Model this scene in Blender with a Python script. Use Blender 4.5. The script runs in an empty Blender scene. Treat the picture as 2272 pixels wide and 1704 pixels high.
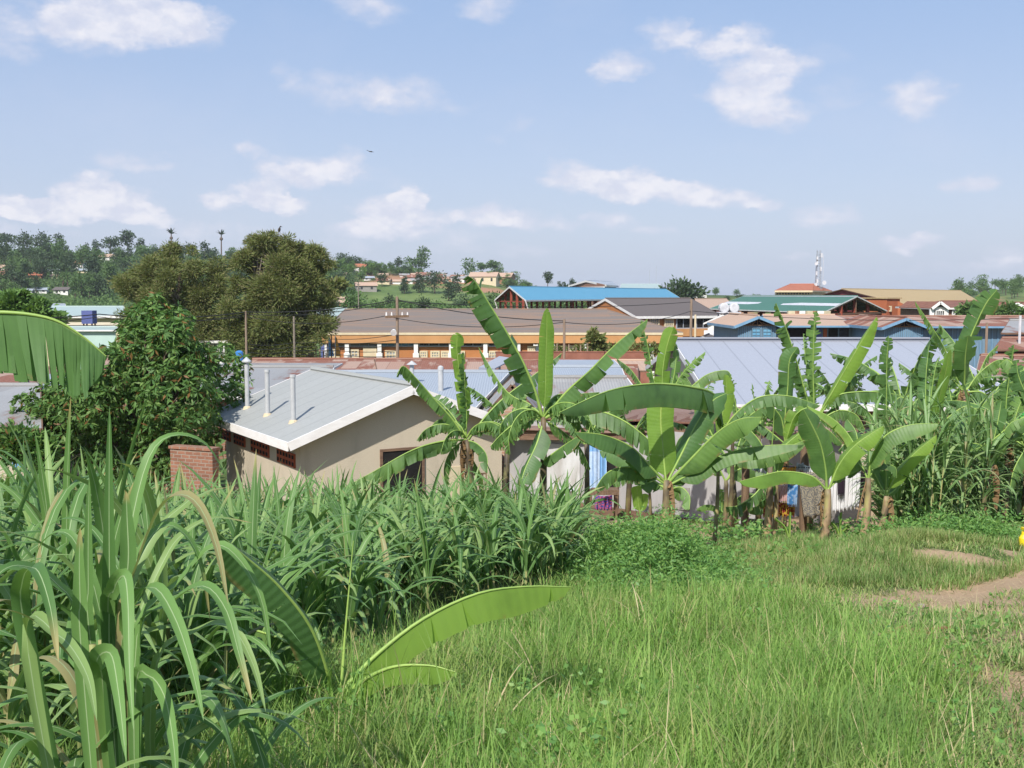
import bpy, bmesh, math, random
import numpy as np
from mathutils import Vector
R = math.radians
rng = np.random.RandomState(7); random.seed(7)
scene = bpy.context.scene
COL = scene.collection

# ------------------------------------------------------------------ camera
F_PX, CX, CY, HZ, EZ = 2450.0, 1136.0, 852.0, 655.0, 8.0
PITCH = math.atan((CY - HZ) / F_PX)
cam_d = bpy.data.cameras.new('camera'); cam = bpy.data.objects.new('camera', cam_d); COL.objects.link(cam)
cam_d.sensor_width = 36.0; cam_d.lens = 36.0 * F_PX / 2272.0
cam_d.clip_start = 0.05; cam_d.clip_end = 9000
cam.location = (0, 0, EZ); cam.rotation_euler = (math.pi / 2 - PITCH, 0, 0)
scene.camera = cam

# ------------------------------------------------------------------ light
SUN_EL, SUN_AZ = 44.0, -160.0        # azimuth of the sun measured from +Y (view direction), negative = left
sx, sy = math.sin(R(SUN_AZ)) * math.cos(R(SUN_EL)), math.cos(R(SUN_AZ)) * math.cos(R(SUN_EL))
sdir = Vector((sx, sy, math.sin(R(SUN_EL))))
ld = bpy.data.lights.new('sun', 'SUN'); ld.energy = 3.9; ld.angle = R(0.6); ld.color = (1.0, 0.955, 0.88)
sun = bpy.data.objects.new('sun', ld); COL.objects.link(sun)
sun.rotation_euler = sdir.to_track_quat('Z', 'Y').to_euler()
sun.location = (-20, -20, 60)
scene.view_settings.view_transform = 'Standard'; scene.view_settings.look = 'None'
scene.view_settings.exposure = 0.6; scene.view_settings.gamma = 1.0
scene.render.engine = 'CYCLES'
cy = scene.cycles
cy.use_denoising = True; cy.max_bounces = 6; cy.diffuse_bounces = 3; cy.glossy_bounces = 2
cy.transmission_bounces = 3; cy.volume_bounces = 0; cy.transparent_max_bounces = 6
cy.caustics_reflective = False; cy.caustics_refractive = False
cy.sample_clamp_indirect = 6

class NT:
    """tiny node helper"""
    def __init__(s, tree): s.t = tree; s.n = tree.nodes; s.l = tree.links
    def node(s, typ, **kw):
        n = s.n.new(typ)
        for k, v in kw.items(): setattr(n, k, v)
        return n
    def put(s, sock, val):
        if hasattr(val, 'is_linked') or isinstance(val, bpy.types.NodeSocket): s.l.new(val, sock)
        else:
            if isinstance(val, (tuple, list)) and len(val) == 3 and sock.type == 'RGBA': val = (*val, 1)
            sock.default_value = val
    def math(s, op, a, b=None, c=None, clamp=False):
        n = s.node('ShaderNodeMath', operation=op); n.use_clamp = clamp
        s.put(n.inputs[0], a)
        if b is not None: s.put(n.inputs[1], b)
        if c is not None: s.put(n.inputs[2], c)
        return n.outputs[0]
    def vmath(s, op, a, b=None):
        n = s.node('ShaderNodeVectorMath', operation=op); s.put(n.inputs[0], a)
        if b is not None: s.put(n.inputs[1], b)
        return n.outputs[0]
    def mix(s, f, a, b):
        n = s.node('ShaderNodeMix', data_type='RGBA'); s.put(n.inputs[0], f); s.put(n.inputs[6], a); s.put(n.inputs[7], b)
        return n.outputs[2]
    def noise(s, vec, scale, detail=3, rough=.5, out=0):
        n = s.node('ShaderNodeTexNoise'); n.inputs['Scale'].default_value = scale; n.inputs['Detail'].default_value = detail
        n.inputs['Roughness'].default_value = rough
        if vec is not None: s.put(n.inputs['Vector'], vec)
        return n.outputs[out]
    def ramp(s, f, lo, hi):
        n = s.node('ShaderNodeMapRange'); n.interpolation_type = 'SMOOTHSTEP'
        s.put(n.inputs[0], f); s.put(n.inputs[1], lo); s.put(n.inputs[2], hi); return n.outputs[0]
    def sep(s, v):
        n = s.node('ShaderNodeSeparateXYZ'); s.put(n.inputs[0], v); return n.outputs
    def comb(s, x, y, z=0.0):
        n = s.node('ShaderNodeCombineXYZ'); s.put(n.inputs[0], x); s.put(n.inputs[1], y); s.put(n.inputs[2], z); return n.outputs[0]
    def white(s, v):
        n = s.node('ShaderNodeTexWhiteNoise', noise_dimensions='2D'); s.put(n.inputs['Vector'], v); return n.outputs[0]
    def bump(s, h, strength=.3, dist=.02):
        n = s.node('ShaderNodeBump'); n.inputs['Strength'].default_value = strength; n.inputs['Distance'].default_value = dist
        s.put(n.inputs['Height'], h); return n.outputs[0]

# ------------------------------------------------------------------ sky with clouds (directions in the world)
world = bpy.data.worlds.new('World'); scene.world = world; world.use_nodes = True
w = NT(world.node_tree); w.n.clear()
sky = w.node('ShaderNodeTexSky', sky_type='NISHITA'); sky.sun_disc = False
sky.sun_elevation = R(SUN_EL); sky.sun_rotation = R(SUN_AZ); sky.air_density = 1.0; sky.dust_density = 1.6; sky.ozone_density = 1.0
tc = w.node('ShaderNodeTexCoord').outputs['Generated']
X, Y, Z = w.sep(tc)
az = w.math('ARCTAN2', X, Y); el = w.math('ARCSINE', Z)
CLOUDS = [  # photo px, py, half width, half height, strength
 (30,60,110,55,1.0),(200,45,90,60,1.35),(310,40,110,52,1.5),(430,65,75,42,1.0),
 (820,10,90,38,.75),(1085,8,70,30,.7),
 (620,165,40,28,.45),(760,200,120,42,.75),(900,215,95,38,.95),(1010,245,60,20,.45),
 (1480,75,60,34,.95),(1570,100,70,30,.8),(1650,120,80,48,1.15),(1740,150,60,40,.9),(1380,140,60,32,.8),(1360,165,50,22,.5),
 (1660,215,90,50,1.2),(1750,260,60,30,.7),(1860,210,60,40,.55),(2030,215,75,42,1.05),(1830,120,50,25,.3),
 (1160,278,36,20,.5),(1105,303,28,14,.35),
 (270,355,75,28,.95),(360,372,45,15,.4),(540,333,42,20,1.0),(650,375,85,32,1.05),(770,362,45,30,1.15),(700,390,110,20,.7),(425,335,20,12,.25),
 (205,425,70,32,1.5),(280,440,70,26,1.2),(30,458,70,22,1.3),(130,470,110,20,1.3),(300,475,80,20,1.3),
 (480,445,40,20,1.0),(580,432,60,26,1.35),(630,450,60,20,1.2),
 (870,462,80,30,1.35),(905,440,45,24,1.3),(980,480,50,18,.9),(850,505,120,20,.95),(1000,520,90,18,.7),
 (1080,475,60,24,1.2),(1160,490,60,18,.9),(1250,492,40,18,.7),(1350,490,60,20,.85),(1440,515,50,12,.5),
 (1280,390,80,26,1.15),(1400,410,90,30,1.35),(1500,425,90,28,1.25),(1600,445,80,20,.95),(1690,457,50,12,.8),
 (1830,478,70,24,.7),(2150,407,55,20,.75),(2030,535,58,18,1.05),(1760,567,30,9,.6),(2100,595,110,14,.45),(2250,560,40,20,.6),
 (480,515,130,26,.7),(760,545,80,22,.5),(1150,555,80,12,.45),(1000,550,70,14,.5),(0,510,40,14,.5),(150,518,40,12,.35),
 (2240,590,60,20,.45),(1650,330,70,18,.25),(860,398,50,16,.3)]
aspect = w.comb(w.math('MULTIPLY', az, 1.0), w.math('MULTIPLY', el, 1.7))
n1 = w.noise(aspect, 16, 7, .62); n2 = w.noise(aspect, 60, 4, .6)
wob = w.noise(aspect, 26, 4, .6, out=1)
wv = w.sep(w.vmath('SUBTRACT', wob, (.5, .5, .5)))
azw = w.math('ADD', az, w.math('MULTIPLY', wv[0], .055)); elw = w.math('ADD', el, w.math('MULTIPLY', wv[1], .028))
field = None; lit = None
for (px, py, rx, ry, st) in CLOUDS:
    u, v = (px - CX) / F_PX, (CY - py) / F_PX
    ca, sa = math.cos(PITCH), math.sin(PITCH)
    d = Vector((u, ca + v * sa, v * ca - sa)).normalized()
    a0, e0 = math.atan2(d.x, d.y), math.asin(d.z)
    ra, re = rx * 1.25 / F_PX, ry * 1.35 / F_PX
    dx = w.math('MULTIPLY', w.math('SUBTRACT', azw, a0), 1 / ra)
    dy = w.math('MULTIPLY', w.math('SUBTRACT', elw, e0), 1 / re)
    dd = w.math('ADD', w.math('MULTIPLY', dx, dx), w.math('MULTIPLY', dy, dy))
    f = w.math('MULTIPLY', w.math('SUBTRACT', 1.0, dd, clamp=True), st * (1.4 if 380 < py < 560 else 1.12))
    field = f if field is None else w.math('ADD', field, f)
fld = w.math('ADD', field, w.math('MULTIPLY', w.math('SUBTRACT', n1, .5), w.math('MULTIPLY', w.math('MINIMUM', field, 1.0), 3.0)))
fld = w.math('ADD', fld, w.math('MULTIPLY', w.math('SUBTRACT', n2, .5), w.math('MULTIPLY', w.math('MINIMUM', field, 1.0), .9)))
dens = w.math('MULTIPLY', w.math('MULTIPLY', w.ramp(fld, .05, 1.45), .84), w.math('ADD', .72, w.math('MULTIPLY', n2, .5)), clamp=True)
# high thin veils everywhere, and scattered clouds for the rest of the dome
veil = w.math('MULTIPLY', w.ramp(w.noise(aspect, 3.2, 5, .6), .45, .8), .22)
back = w.math('MULTIPLY', w.ramp(w.noise(aspect, 4.5, 6, .6), .56, .72), w.ramp(Y, .55, .2))
dens = w.math('MAXIMUM', dens, w.math('MAXIMUM', veil, w.math('MULTIPLY', back, .8)))
hor = w.ramp(el, .16, -.02)
air = w.mix(w.ramp(el, .02, .36), (3.65, 4.15, 5.5), (2.15, 3.25, 5.35))
skyc = w.mix(.75, sky.outputs[0], air)
cl = w.mix(w.math('MULTIPLY', w.ramp(fld, .4, 2.0), w.ramp(w.noise(aspect, 34, 4, .6), .35, .6)), (4.75, 4.9, 5.75), (6.1, 6.0, 6.35))
skyc = w.mix(dens, skyc, cl)
bg = w.node('ShaderNodeBackground'); w.put(bg.inputs[0], skyc); bg.inputs[1].default_value = 0.1
wo = w.node('ShaderNodeOutputWorld'); w.l.new(bg.outputs[0], wo.inputs[0])
world.cycles.sampling_method = 'MANUAL'; world.cycles.sample_map_resolution = 512

# ------------------------------------------------------------------ geometry helpers
CA, SA = math.cos(PITCH), math.sin(PITCH)
def P(px, py, Yd):
    """the point that stands at world distance Yd ahead, seen at photo pixel (px, py)"""
    u, v = (px - CX) / F_PX, (CY - py) / F_PX
    k = Yd / (CA + v * SA)
    return Vector((u * k, Yd, EZ + (v * CA - SA) * k))
def smooth(t): t = np.clip(t, 0, 1); return t * t * (3 - 2 * t)
CR_X = [-3000, -600, 0, 250, 480, 560, 700, 800, 950, 1100, 1180, 1300, 1800, 2100, 2180, 2272, 2700, 5000]
CR_Y = [560, 560, 563, 568, 572, 572, 588, 602, 612, 622, 650, 660, 662, 662, 650, 640, 600, 590]
def G(x, y):
    """height of the land"""
    x = np.asarray(x, float); y = np.asarray(y, float)
    rel = np.interp(y, [-60, -8, 0, 3, 27, 45, 70, 110, 200, 330, 3000], [-.6, -1.2, -1.4, -1.6, -5.56, -6.2, -7, -8, -8.2, -9, -9])
    ys = np.maximum(y, 1.0); px = CX + F_PX * x / ys
    hz = (HZ - np.interp(px, CR_X, CR_Y)) / F_PX * 650 + 9
    t = smooth((y - 330) / 330.) - .55 * smooth((y - 700) / 1500.)
    rel = rel + np.maximum(hz, 0) * t
    rel = rel + .24 * smooth((x - .2 * y + .3) / 2.5) * smooth((y - 10.5) / 2.5) * (1 - smooth((y - 15) / 4))
    near = np.clip((60 - y) / 30, 0, 1) * np.clip((y - 1) / 3, 0, 1)
    rel = rel + near * (.05 * np.sin(x * 1.1 + y * .7) + .04 * np.sin(x * 2.3 - y * 1.7) + .02 * np.sin(x * 5.1 + 1.3) * np.sin(y * 4.3))
    far = np.clip((y - 330) / 60, 0, 1)
    rel = rel + far * (1.2 * np.sin(x * .031 + y * .017) + .8 * np.sin(x * .07 - y * .05))
    return EZ + rel
def g(x, y): return float(G(x, y))
def on_ground(px, Yd):
    """ground point at distance Yd under pixel column px"""
    x = (px - CX) / F_PX * Yd
    return Vector((x, Yd, g(x, Yd)))

ORIGIN = {}
def tag(o, label=None, cat=None, group=None, kind=None):
    if label: o['label'] = label
    if cat: o['category'] = cat
    if group: o['group'] = group
    if kind: o['kind'] = kind
    return o
def thing(name, label, cat, loc, group=None):
    o = bpy.data.objects.new(name, None); COL.objects.link(o); o.location = loc; o.empty_display_size = .3
    ORIGIN[o.name] = Vector(loc); tag(o, label, cat, group); return o
def link(o, parent, org):
    COL.objects.link(o)
    if parent is not None: o.parent = parent
    else: o.location = org
    ORIGIN[o.name] = org

class MB:
    def __init__(s): s.v = []; s.f = []; s.uv = []; s.mi = []
    def poly(s, pts, mi=0, uvs=None):
        i = len(s.v); s.v += [tuple(p) for p in pts]; s.f.append(tuple(range(i, i + len(pts)))); s.mi.append(mi)
        if uvs is None:
            a = Vector(pts[0]); e = (Vector(pts[1]) - a)
            if e.length < 1e-6: e = Vector((1, 0, 0))
            e.normalize(); nrm = Vector((0, 0, 0))
            for k in range(1, len(pts) - 1): nrm += (Vector(pts[k]) - a).cross(Vector(pts[k + 1]) - a)
            if nrm.length < 1e-9: nrm = Vector((0, 0, 1))
            nrm.normalize(); fv = nrm.cross(e)
            uvs = [((Vector(p) - a).dot(e), (Vector(p) - a).dot(fv)) for p in pts]
        s.uv += uvs
    def slab(s, pts, th, mi=0, d=None, mside=None):
        """a panel of thickness th below pts"""
        off = Vector((0, 0, -th)) if d is None else Vector(d) * th
        lo = [Vector(p) + off for p in pts]; s.poly(pts, mi); ms = mi if mside is None else mside
        s.poly(list(reversed(lo)), ms); n = len(pts)
        for i in range(n):
            j = (i + 1) % n; s.poly([pts[i], lo[i], lo[j], pts[j]], ms)
    def box(s, c, size, yaw=0, mi=0):
        cx, cyy, cz = c; hx, hy, hz = size[0] / 2, size[1] / 2, size[2] / 2; co, si = math.cos(yaw), math.sin(yaw)
        def q(x, y, z): return Vector((cx + x * co - y * si, cyy + x * si + y * co, cz + z))
        for fc in (((-1,-1,-1),(1,-1,-1),(1,-1,1),(-1,-1,1)), ((1,1,-1),(-1,1,-1),(-1,1,1),(1,1,1)), ((-1,1,-1),(-1,-1,-1),(-1,-1,1),(-1,1,1)),
                   ((1,-1,-1),(1,1,-1),(1,1,1),(1,-1,1)), ((-1,-1,1),(1,-1,1),(1,1,1),(-1,1,1)), ((-1,1,-1),(1,1,-1),(1,-1,-1),(-1,-1,-1))):
            s.poly([q(a * hx, b * hy, c2 * hz) for a, b, c2 in fc], mi)
    def beam(s, a, b, wd, ht, mi=0, up=(0, 0, 1)):
        a, b = Vector(a), Vector(b); t = (b - a).normalized(); sd = t.cross(Vector(up))
        if sd.length < 1e-3: sd = t.cross(Vector((0, 1, 0)))
        sd.normalize(); u = sd.cross(t); A = [a + sd * wd / 2 * i + u * ht / 2 * j for i, j in ((-1,-1),(1,-1),(1,1),(-1,1))]
        B = [p + (b - a) for p in A]
        for i in range(4):
            j = (i + 1) % 4; s.poly([A[i], A[j], B[j], B[i]], mi)
        s.poly(list(reversed(A)), mi); s.poly(B, mi)
    def tube(s, pts, rad, n=8, mi=0, cap=True):
        pts = [Vector(p) for p in pts]
        if not isinstance(rad, (list, tuple)): rad = [rad] * len(pts)
        rings = []; ref = Vector((0, 0, 1)); L = 0
        for k, p in enumerate(pts):
            t = (pts[min(k + 1, len(pts) - 1)] - pts[max(k - 1, 0)]).normalized()
            a = t.cross(ref)
            if a.length < .15: a = t.cross(Vector((0, 1, 0)))
            a.normalize(); b = t.cross(a)
            if k: L += (p - pts[k - 1]).length
            rings.append([(p + (a * math.cos(2 * math.pi * i / n) + b * math.sin(2 * math.pi * i / n)) * rad[k], i, L) for i in range(n)])
        for k in range(len(rings) - 1):
            for i in range(n):
                j = (i + 1) % n; q = [rings[k][i], rings[k][j], rings[k + 1][j], rings[k + 1][i]]
                s.poly([x[0] for x in q], mi, [(i / n * 2, q[0][2]), ((i + 1) / n * 2, q[0][2]), ((i + 1) / n * 2, q[2][2]), (i / n * 2, q[2][2])])
        if cap:
            s.poly([x[0] for x in reversed(rings[0])], mi); s.poly([x[0] for x in rings[-1]], mi)
    def build(s, name, mats, parent=None, smooth=False, org=None):
        if not isinstance(mats, (list, tuple)): mats = [mats]
        if parent is not None: org = ORIGIN[parent.name]
        elif org is None:
            a = np.array(s.v); org = Vector(((a[:, 0].min() + a[:, 0].max()) / 2, (a[:, 1].min() + a[:, 1].max()) / 2, a[:, 2].min()))
        me = bpy.data.meshes.new(name)
        vv = [(x - org[0], y - org[1], z - org[2]) for x, y, z in s.v]
        me.from_pydata(vv, [], s.f); ul = me.uv_layers.new(name='UVMap')
        ul.data.foreach_set('uv', np.array(s.uv, dtype=np.float32).ravel())
        for m in mats: me.materials.append(m)
        me.polygons.foreach_set('material_index', s.mi)
        if smooth: me.polygons.foreach_set('use_smooth', [True] * len(me.polygons))
        if smooth:
            bm = bmesh.new(); bm.from_mesh(me); bmesh.ops.remove_doubles(bm, verts=bm.verts, dist=1e-4); bm.to_mesh(me); bm.free()
        me.update(); o = bpy.data.objects.new(name, me); link(o, parent, Vector(org)); return o

def np_mesh(name, V, Q, UV, mats, parent=None, org=None, smooth=False, mi=None):
    """V (n,3), Q (m,4) quads, UV (m*4,2)"""
    if parent is not None: org = ORIGIN[parent.name]
    elif org is None: org = Vector(((V[:, 0].min() + V[:, 0].max()) / 2, (V[:, 1].min() + V[:, 1].max()) / 2, V[:, 2].min()))
    V = V - np.array(org)[None]
    me = bpy.data.meshes.new(name); n, m = len(V), len(Q)
    me.vertices.add(n); me.vertices.foreach_set('co', V.astype(np.float32).ravel())
    me.loops.add(m * 4); me.loops.foreach_set('vertex_index', Q.astype(np.int32).ravel())
    me.polygons.add(m); me.polygons.foreach_set('loop_start', np.arange(0, m * 4, 4, dtype=np.int32))
    try: me.polygons.foreach_set('loop_total', np.full(m, 4, dtype=np.int32))
    except Exception: pass
    ul = me.uv_layers.new(name='UVMap'); ul.data.foreach_set('uv', UV.astype(np.float32).ravel())
    if not isinstance(mats, (list, tuple)): mats = [mats]
    for k in mats: me.materials.append(k)
    if mi is not None: me.polygons.foreach_set('material_index', mi.astype(np.int32))
    if smooth: me.polygons.foreach_set('use_smooth', np.ones(m, dtype=bool))
    me.update(); me.validate(); o = bpy.data.objects.new(name, me); link(o, parent, Vector(org)); return o

def strips(base, az, th0, bend, L, W, nseg=6, fold=.25, taper=1.4, side=None, power=1.6, rise=.25, across=2):
    """many blades at once. base (n,3); az heading; th0 angle from vertical at the root; bend added by the tip"""
    n = len(base); t = np.linspace(0, 1, nseg + 1)
    th = th0[:, None] + bend[:, None] * t[None] ** power
    seg = (L / nseg)[:, None]
    hx = np.concatenate([np.zeros((n, 1)), np.cumsum(np.sin((th[:, 1:] + th[:, :-1]) / 2) * seg, 1)], 1)
    hz = np.concatenate([np.zeros((n, 1)), np.cumsum(np.cos((th[:, 1:] + th[:, :-1]) / 2) * seg, 1)], 1)
    dx, dy = np.cos(az)[:, None], np.sin(az)[:, None]
    C = np.stack([base[:, 0:1] + hx * dx, base[:, 1:2] + hx * dy, base[:, 2:3] + hz], -1)
    prof = np.minimum(1, (t + .02) / rise) ** .7 * (1 - t ** (taper * 2)) + 1e-4
    wd = W[:, None] * prof[None] / 2
    if side is None: side = az + math.pi / 2
    S = np.stack([np.cos(side), np.sin(side), np.zeros(n)], -1)[:, None, :]
    T = np.stack([np.sin(th) * dx, np.sin(th) * dy, np.cos(th)], -1)
    S = S - (S * T).sum(-1, keepdims=True) * T; S /= np.linalg.norm(S, axis=-1, keepdims=True) + 1e-9
    N = np.cross(S, T)
    offs = [-1, 1] if across == 2 else [-1, 0, 1]
    cols = []
    for o in offs:
        cols.append(C + S * (wd * o)[..., None] + N * (wd * abs(o) * fold)[..., None])
    V = np.stack(cols, 2)                                       # n, nseg+1, k, 3
    k = len(offs); idx = np.arange(n * (nseg + 1) * k).reshape(n, nseg + 1, k)
    Q = np.stack([idx[:, :-1, :-1], idx[:, :-1, 1:], idx[:, 1:, 1:], idx[:, 1:, :-1]], -1).reshape(-1, 4)
    ids = np.arange(n)[:, None, None]
    U = (np.array(offs) + 1) / 2
    uu = np.broadcast_to(U[None, None, :], (n, nseg + 1, k)); vv = np.broadcast_to(ids + .02 + t[None, :, None] * .96, (n, nseg + 1, k))
    uvv = np.stack([uu, vv], -1).reshape(-1, 2)
    return V.reshape(-1, 3), Q, uvv[Q.ravel()]
def merge(parts):
    V, Q, U, o, io = [], [], [], 0, 0
    for v, q, u in parts:
        V.append(v); Q.append(q + o); uu = u.copy(); uu[:, 1] += io; U.append(uu); o += len(v); io += math.ceil(u[:, 1].max()) + 1
    return np.concatenate(V), np.concatenate(Q), np.concatenate(U)
def leafcloud(C, D, L, W, fold=.3):
    """diamond leaves at C (n,3) pointing along D (n,3)"""
    n = len(C); D = D / (np.linalg.norm(D, axis=1, keepdims=True) + 1e-9)
    r = rng.normal(size=(n, 3)); S = np.cross(D, r); S /= np.linalg.norm(S, axis=1, keepdims=True) + 1e-9
    N = np.cross(D, S); L = np.broadcast_to(L, (n,))[:, None]; W = np.broadcast_to(W, (n,))[:, None]
    mid = C + D * L * .45 - N * W * fold
    V = np.stack([C, mid + S * W / 2 + N * W * fold * .5, C + D * L, mid - S * W / 2 + N * W * fold * .5], 1)
    Q = np.arange(n * 4).reshape(n, 4); ids = np.arange(n)
    U = np.stack([np.tile([.5, 1, .5, 0], (n, 1)), ids[:, None] + np.array([.05, .45, .95, .45])[None]], -1).reshape(-1, 2)
    return V.reshape(-1, 3), Q, U

# ------------------------------------------------------------------ materials
M = {}
def newmat(name):
    m = bpy.data.materials.new(name); m.use_nodes = True; t = NT(m.node_tree); t.n.clear()
    b = t.node('ShaderNodeBsdfPrincipled'); o = t.node('ShaderNodeOutputMaterial'); t.l.new(b.outputs[0], o.inputs[0]); M[name] = m
    return t, b, o
def plain(name, c, c2=None, scale=2.5, rough=.8, spec=.3, metal=0, bs=0, bscale=25, bd=.01, streak=None, detail=5, lo=.3, hi=.7):
    t, b, o = newmat(name); co = t.node('ShaderNodeTexCoord').outputs['Object']
    if streak: co2 = t.vmath('MULTIPLY', co, streak)
    else: co2 = co
    c2 = c2 or tuple(x * .72 for x in c)
    f = t.ramp(t.noise(co2, scale, detail, .6), lo, hi); t.put(b.inputs['Base Color'], t.mix(f, c, c2))
    b.inputs['Roughness'].default_value = rough; b.inputs['Specular IOR Level'].default_value = spec; b.inputs['Metallic'].default_value = metal
    if bs: t.put(b.inputs['Normal'], t.bump(t.noise(co, bscale, 4), bs, bd))
    return M[name]
def roofmat(name, c, c2, rust=(.19, .07, .035), rust_lo=.6, rust_hi=.75, sheet=.35, pitch=.09, sw=.8, sl=2.4, rough=.5, bs=.6, metal=.0, rib='wave', vline=0, streaky=0, spec=.3):
    t, b, o = newmat(name); uv = t.node('ShaderNodeUVMap').outputs[0]; u, v, _ = t.sep(uv)
    cell = t.comb(t.math('FLOOR', t.math('DIVIDE', u, sw)), t.math('FLOOR', t.math('DIVIDE', v, sl)))
    wn = t.white(cell); base = t.mix(t.math('MULTIPLY', wn, sheet * 1.6), c, c2)
    n = t.noise(t.comb(t.math('MULTIPLY', u, .1 if streaky else 1.3), t.math('MULTIPLY', v, 1.5 if streaky else .45)), 1.2, 6, .65)
    fr = t.ramp(t.math('ADD', n, t.math('MULTIPLY', t.math('SUBTRACT', wn, .5), sheet)), rust_lo, rust_hi)
    fine = t.ramp(t.noise(uv, 9, 4, .7), .35, .75)
    rc = t.mix(fine, rust, tuple(x * 1.5 for x in rust)); col = t.mix(fr, base, rc)
    col = t.mix(t.math('MULTIPLY', fine, .22), col, tuple(x * .6 for x in c2))
    if vline:   # thin seam lines between long sheets
        fu = t.math('FRACT', t.math('DIVIDE', u, vline)); ln = t.math('LESS_THAN', fu, .05); col = t.mix(t.math('MULTIPLY', ln, .45), col, tuple(x * .45 for x in c))
    t.put(b.inputs['Base Color'], col); b.inputs['Roughness'].default_value = rough; b.inputs['Metallic'].default_value = metal
    b.inputs['Specular IOR Level'].default_value = spec
    h = t.math('SINE', t.math('MULTIPLY', u, 2 * math.pi / pitch))
    if rib == 'box': h = t.math('GREATER_THAN', h, .8)
    t.put(b.inputs['Normal'], t.bump(h, bs, pitch * .12)); return M[name]
def brickmat(name, c1, c2, mortar, w_=.24, h_=.09, bs=.5):
    t, b, o = newmat(name); uv = t.node('ShaderNodeUVMap').outputs[0]
    br = t.node('ShaderNodeTexBrick'); br.inputs['Scale'].default_value = 1; br.inputs['Brick Width'].default_value = w_; br.inputs['Row Height'].default_value = h_
    br.inputs['Mortar Size'].default_value = .012; br.inputs['Color1'].default_value = (*c1, 1); br.inputs['Color2'].default_value = (*c2, 1); br.inputs['Mortar'].default_value = (*mortar, 1)
    t.l.new(t.vmath('ADD', uv, t.vmath('MULTIPLY', t.noise(uv, 8, 3, .5, out=1), (.03, .03, 0))), br.inputs['Vector'])
    n = t.noise(uv, 3, 6, .7); t.put(b.inputs['Base Color'], t.mix(t.math('MULTIPLY', t.ramp(n, .35, .8), .5), br.outputs[0], tuple(x * .45 for x in c1)))
    b.inputs['Roughness'].default_value = .9; t.put(b.inputs['Normal'], t.bump(t.math('ADD', t.math('MULTIPLY', br.outputs[1], -1.0), n), bs, .03)); return M[name]
def leafmat(name, c, c2, c3=None, rib=None, ribw=.05, trans=.35, rough=.45, dry=None, dry_p=0, vein=0, spec=.4, objrand=.0, patch=0):
    t, b, o = newmat(name); uv = t.node('ShaderNodeUVMap').outputs[0]; u, v, _ = t.sep(uv)
    idv = t.comb(t.math('FLOOR', v), 3.7); wn = t.white(idv)
    oi = t.node('ShaderNodeObjectInfo').outputs['Random']
    if objrand: wn = t.math('FRACT', t.math('ADD', t.math('MULTIPLY', wn, 1 - objrand), t.math('MULTIPLY', oi, objrand)))
    col = t.mix(wn, c, c2)
    w2 = t.white(t.comb(t.math('FLOOR', v), 9.1))
    if c3: col = t.mix(t.math('MULTIPLY', t.math('GREATER_THAN', w2, .72), .8), col, c3)
    if dry: col = t.mix(t.math('GREATER_THAN', w2, 1 - dry_p), col, dry)
    co = t.node('ShaderNodeTexCoord').outputs['Object']
    if patch: col = t.mix(t.ramp(t.noise(co, patch, 4, .6), .4, .75), col, tuple(x * .62 for x in c))
    if patch and dry: col = t.mix(t.math('MULTIPLY', t.ramp(t.noise(t.vmath('ADD', co, (31, 7, 3)), patch * .6, 5, .65), .46, .7), .42), col, (.42, .40, .14))
    if rib:
        d = t.math('ABSOLUTE', t.math('SUBTRACT', u, .5)); col = t.mix(t.ramp(d, ribw, ribw * .5), col, rib)
    if name == 'elephant_leaf':
        tp = t.math('MULTIPLY', t.ramp(t.math('FRACT', v), .80, .95), t.math('GREATER_THAN', t.white(t.comb(t.math('FLOOR', v), 21.3)), .78)); col = t.mix(t.math('MULTIPLY', tp, .85), col, (.42, .33, .14))
        col = t.mix(t.math('MULTIPLY', t.ramp(t.noise(t.comb(t.math('MULTIPLY', u, 9), v), 5, 4, .7), .66, .74), .4), col, (.33, .30, .12))
    if vein:
        ed_ = t.math('MULTIPLY', t.ramp(t.math('ABSOLUTE', t.math('SUBTRACT', u, .5)), .40, .5), t.ramp(t.noise(co, 5, 4, .7), .5, .62)); col = t.mix(t.math('MULTIPLY', ed_, .8), col, (.30, .20, .08))
    t.put(b.inputs['Base Color'], col); b.inputs['Roughness'].default_value = rough; b.inputs['Specular IOR Level'].default_value = spec
    if vein:
        h = t.math('SINE', t.math('MULTIPLY', v, vein)); t.put(b.inputs['Normal'], t.bump(h, .10, .01))
    tr = t.node('ShaderNodeBsdfTranslucent'); t.put(tr.inputs[0], t.mix(.5, col, tuple(min(1, x * y) for x, y in zip(c2, (1.6, 1.5, .5)))))
    mx = t.node('ShaderNodeMixShader'); mx.inputs[0].default_value = trans
    t.l.new(b.outputs[0], mx.inputs[1]); t.l.new(tr.outputs[0], mx.inputs[2]); t.l.new(mx.outputs[0], o.inputs[0]); return M[name]

plain('plaster_beige', (.53, .455, .35), (.37, .315, .24), 1.3, .95, bs=.6, bscale=45, bd=.015, streak=(1.2, 1.2, .35), lo=.42, hi=.85)
plain('white_paint', (.72, .71, .69), (.6, .58, .56), 3, .6)
plain('white_wall', (.78, .77, .75), (.68, .66, .62), .6, .8)
plain('white_old', (.56, .56, .56), (.38, .36, .34), 1.6, .8, streak=(2, 2, .6))
plain('fascia_white', (.82, .79, .77), (.74, .70, .67), 2.5, .6, streak=(1, 1, 4))
plain('orange_wall', (.44, .185, .07), (.37, .15, .055), .4, .85)
plain('orange_light', (.50, .26, .11), (.43, .215, .085), .5, .8)
plain('cream', (.62, .53, .36), (.55, .45, .3), 2, .7)
plain('rust_red', (.26, .06, .035), (.19, .045, .03), 1.2, .8)
plain('warehouse_orange', (.42, .14, .06), (.34, .10, .045), .3, .85, bs=.3, bscale=8)
plain('wall_rust', (.30, .13, .09), (.22, .09, .06), 1.2, .85)
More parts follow.
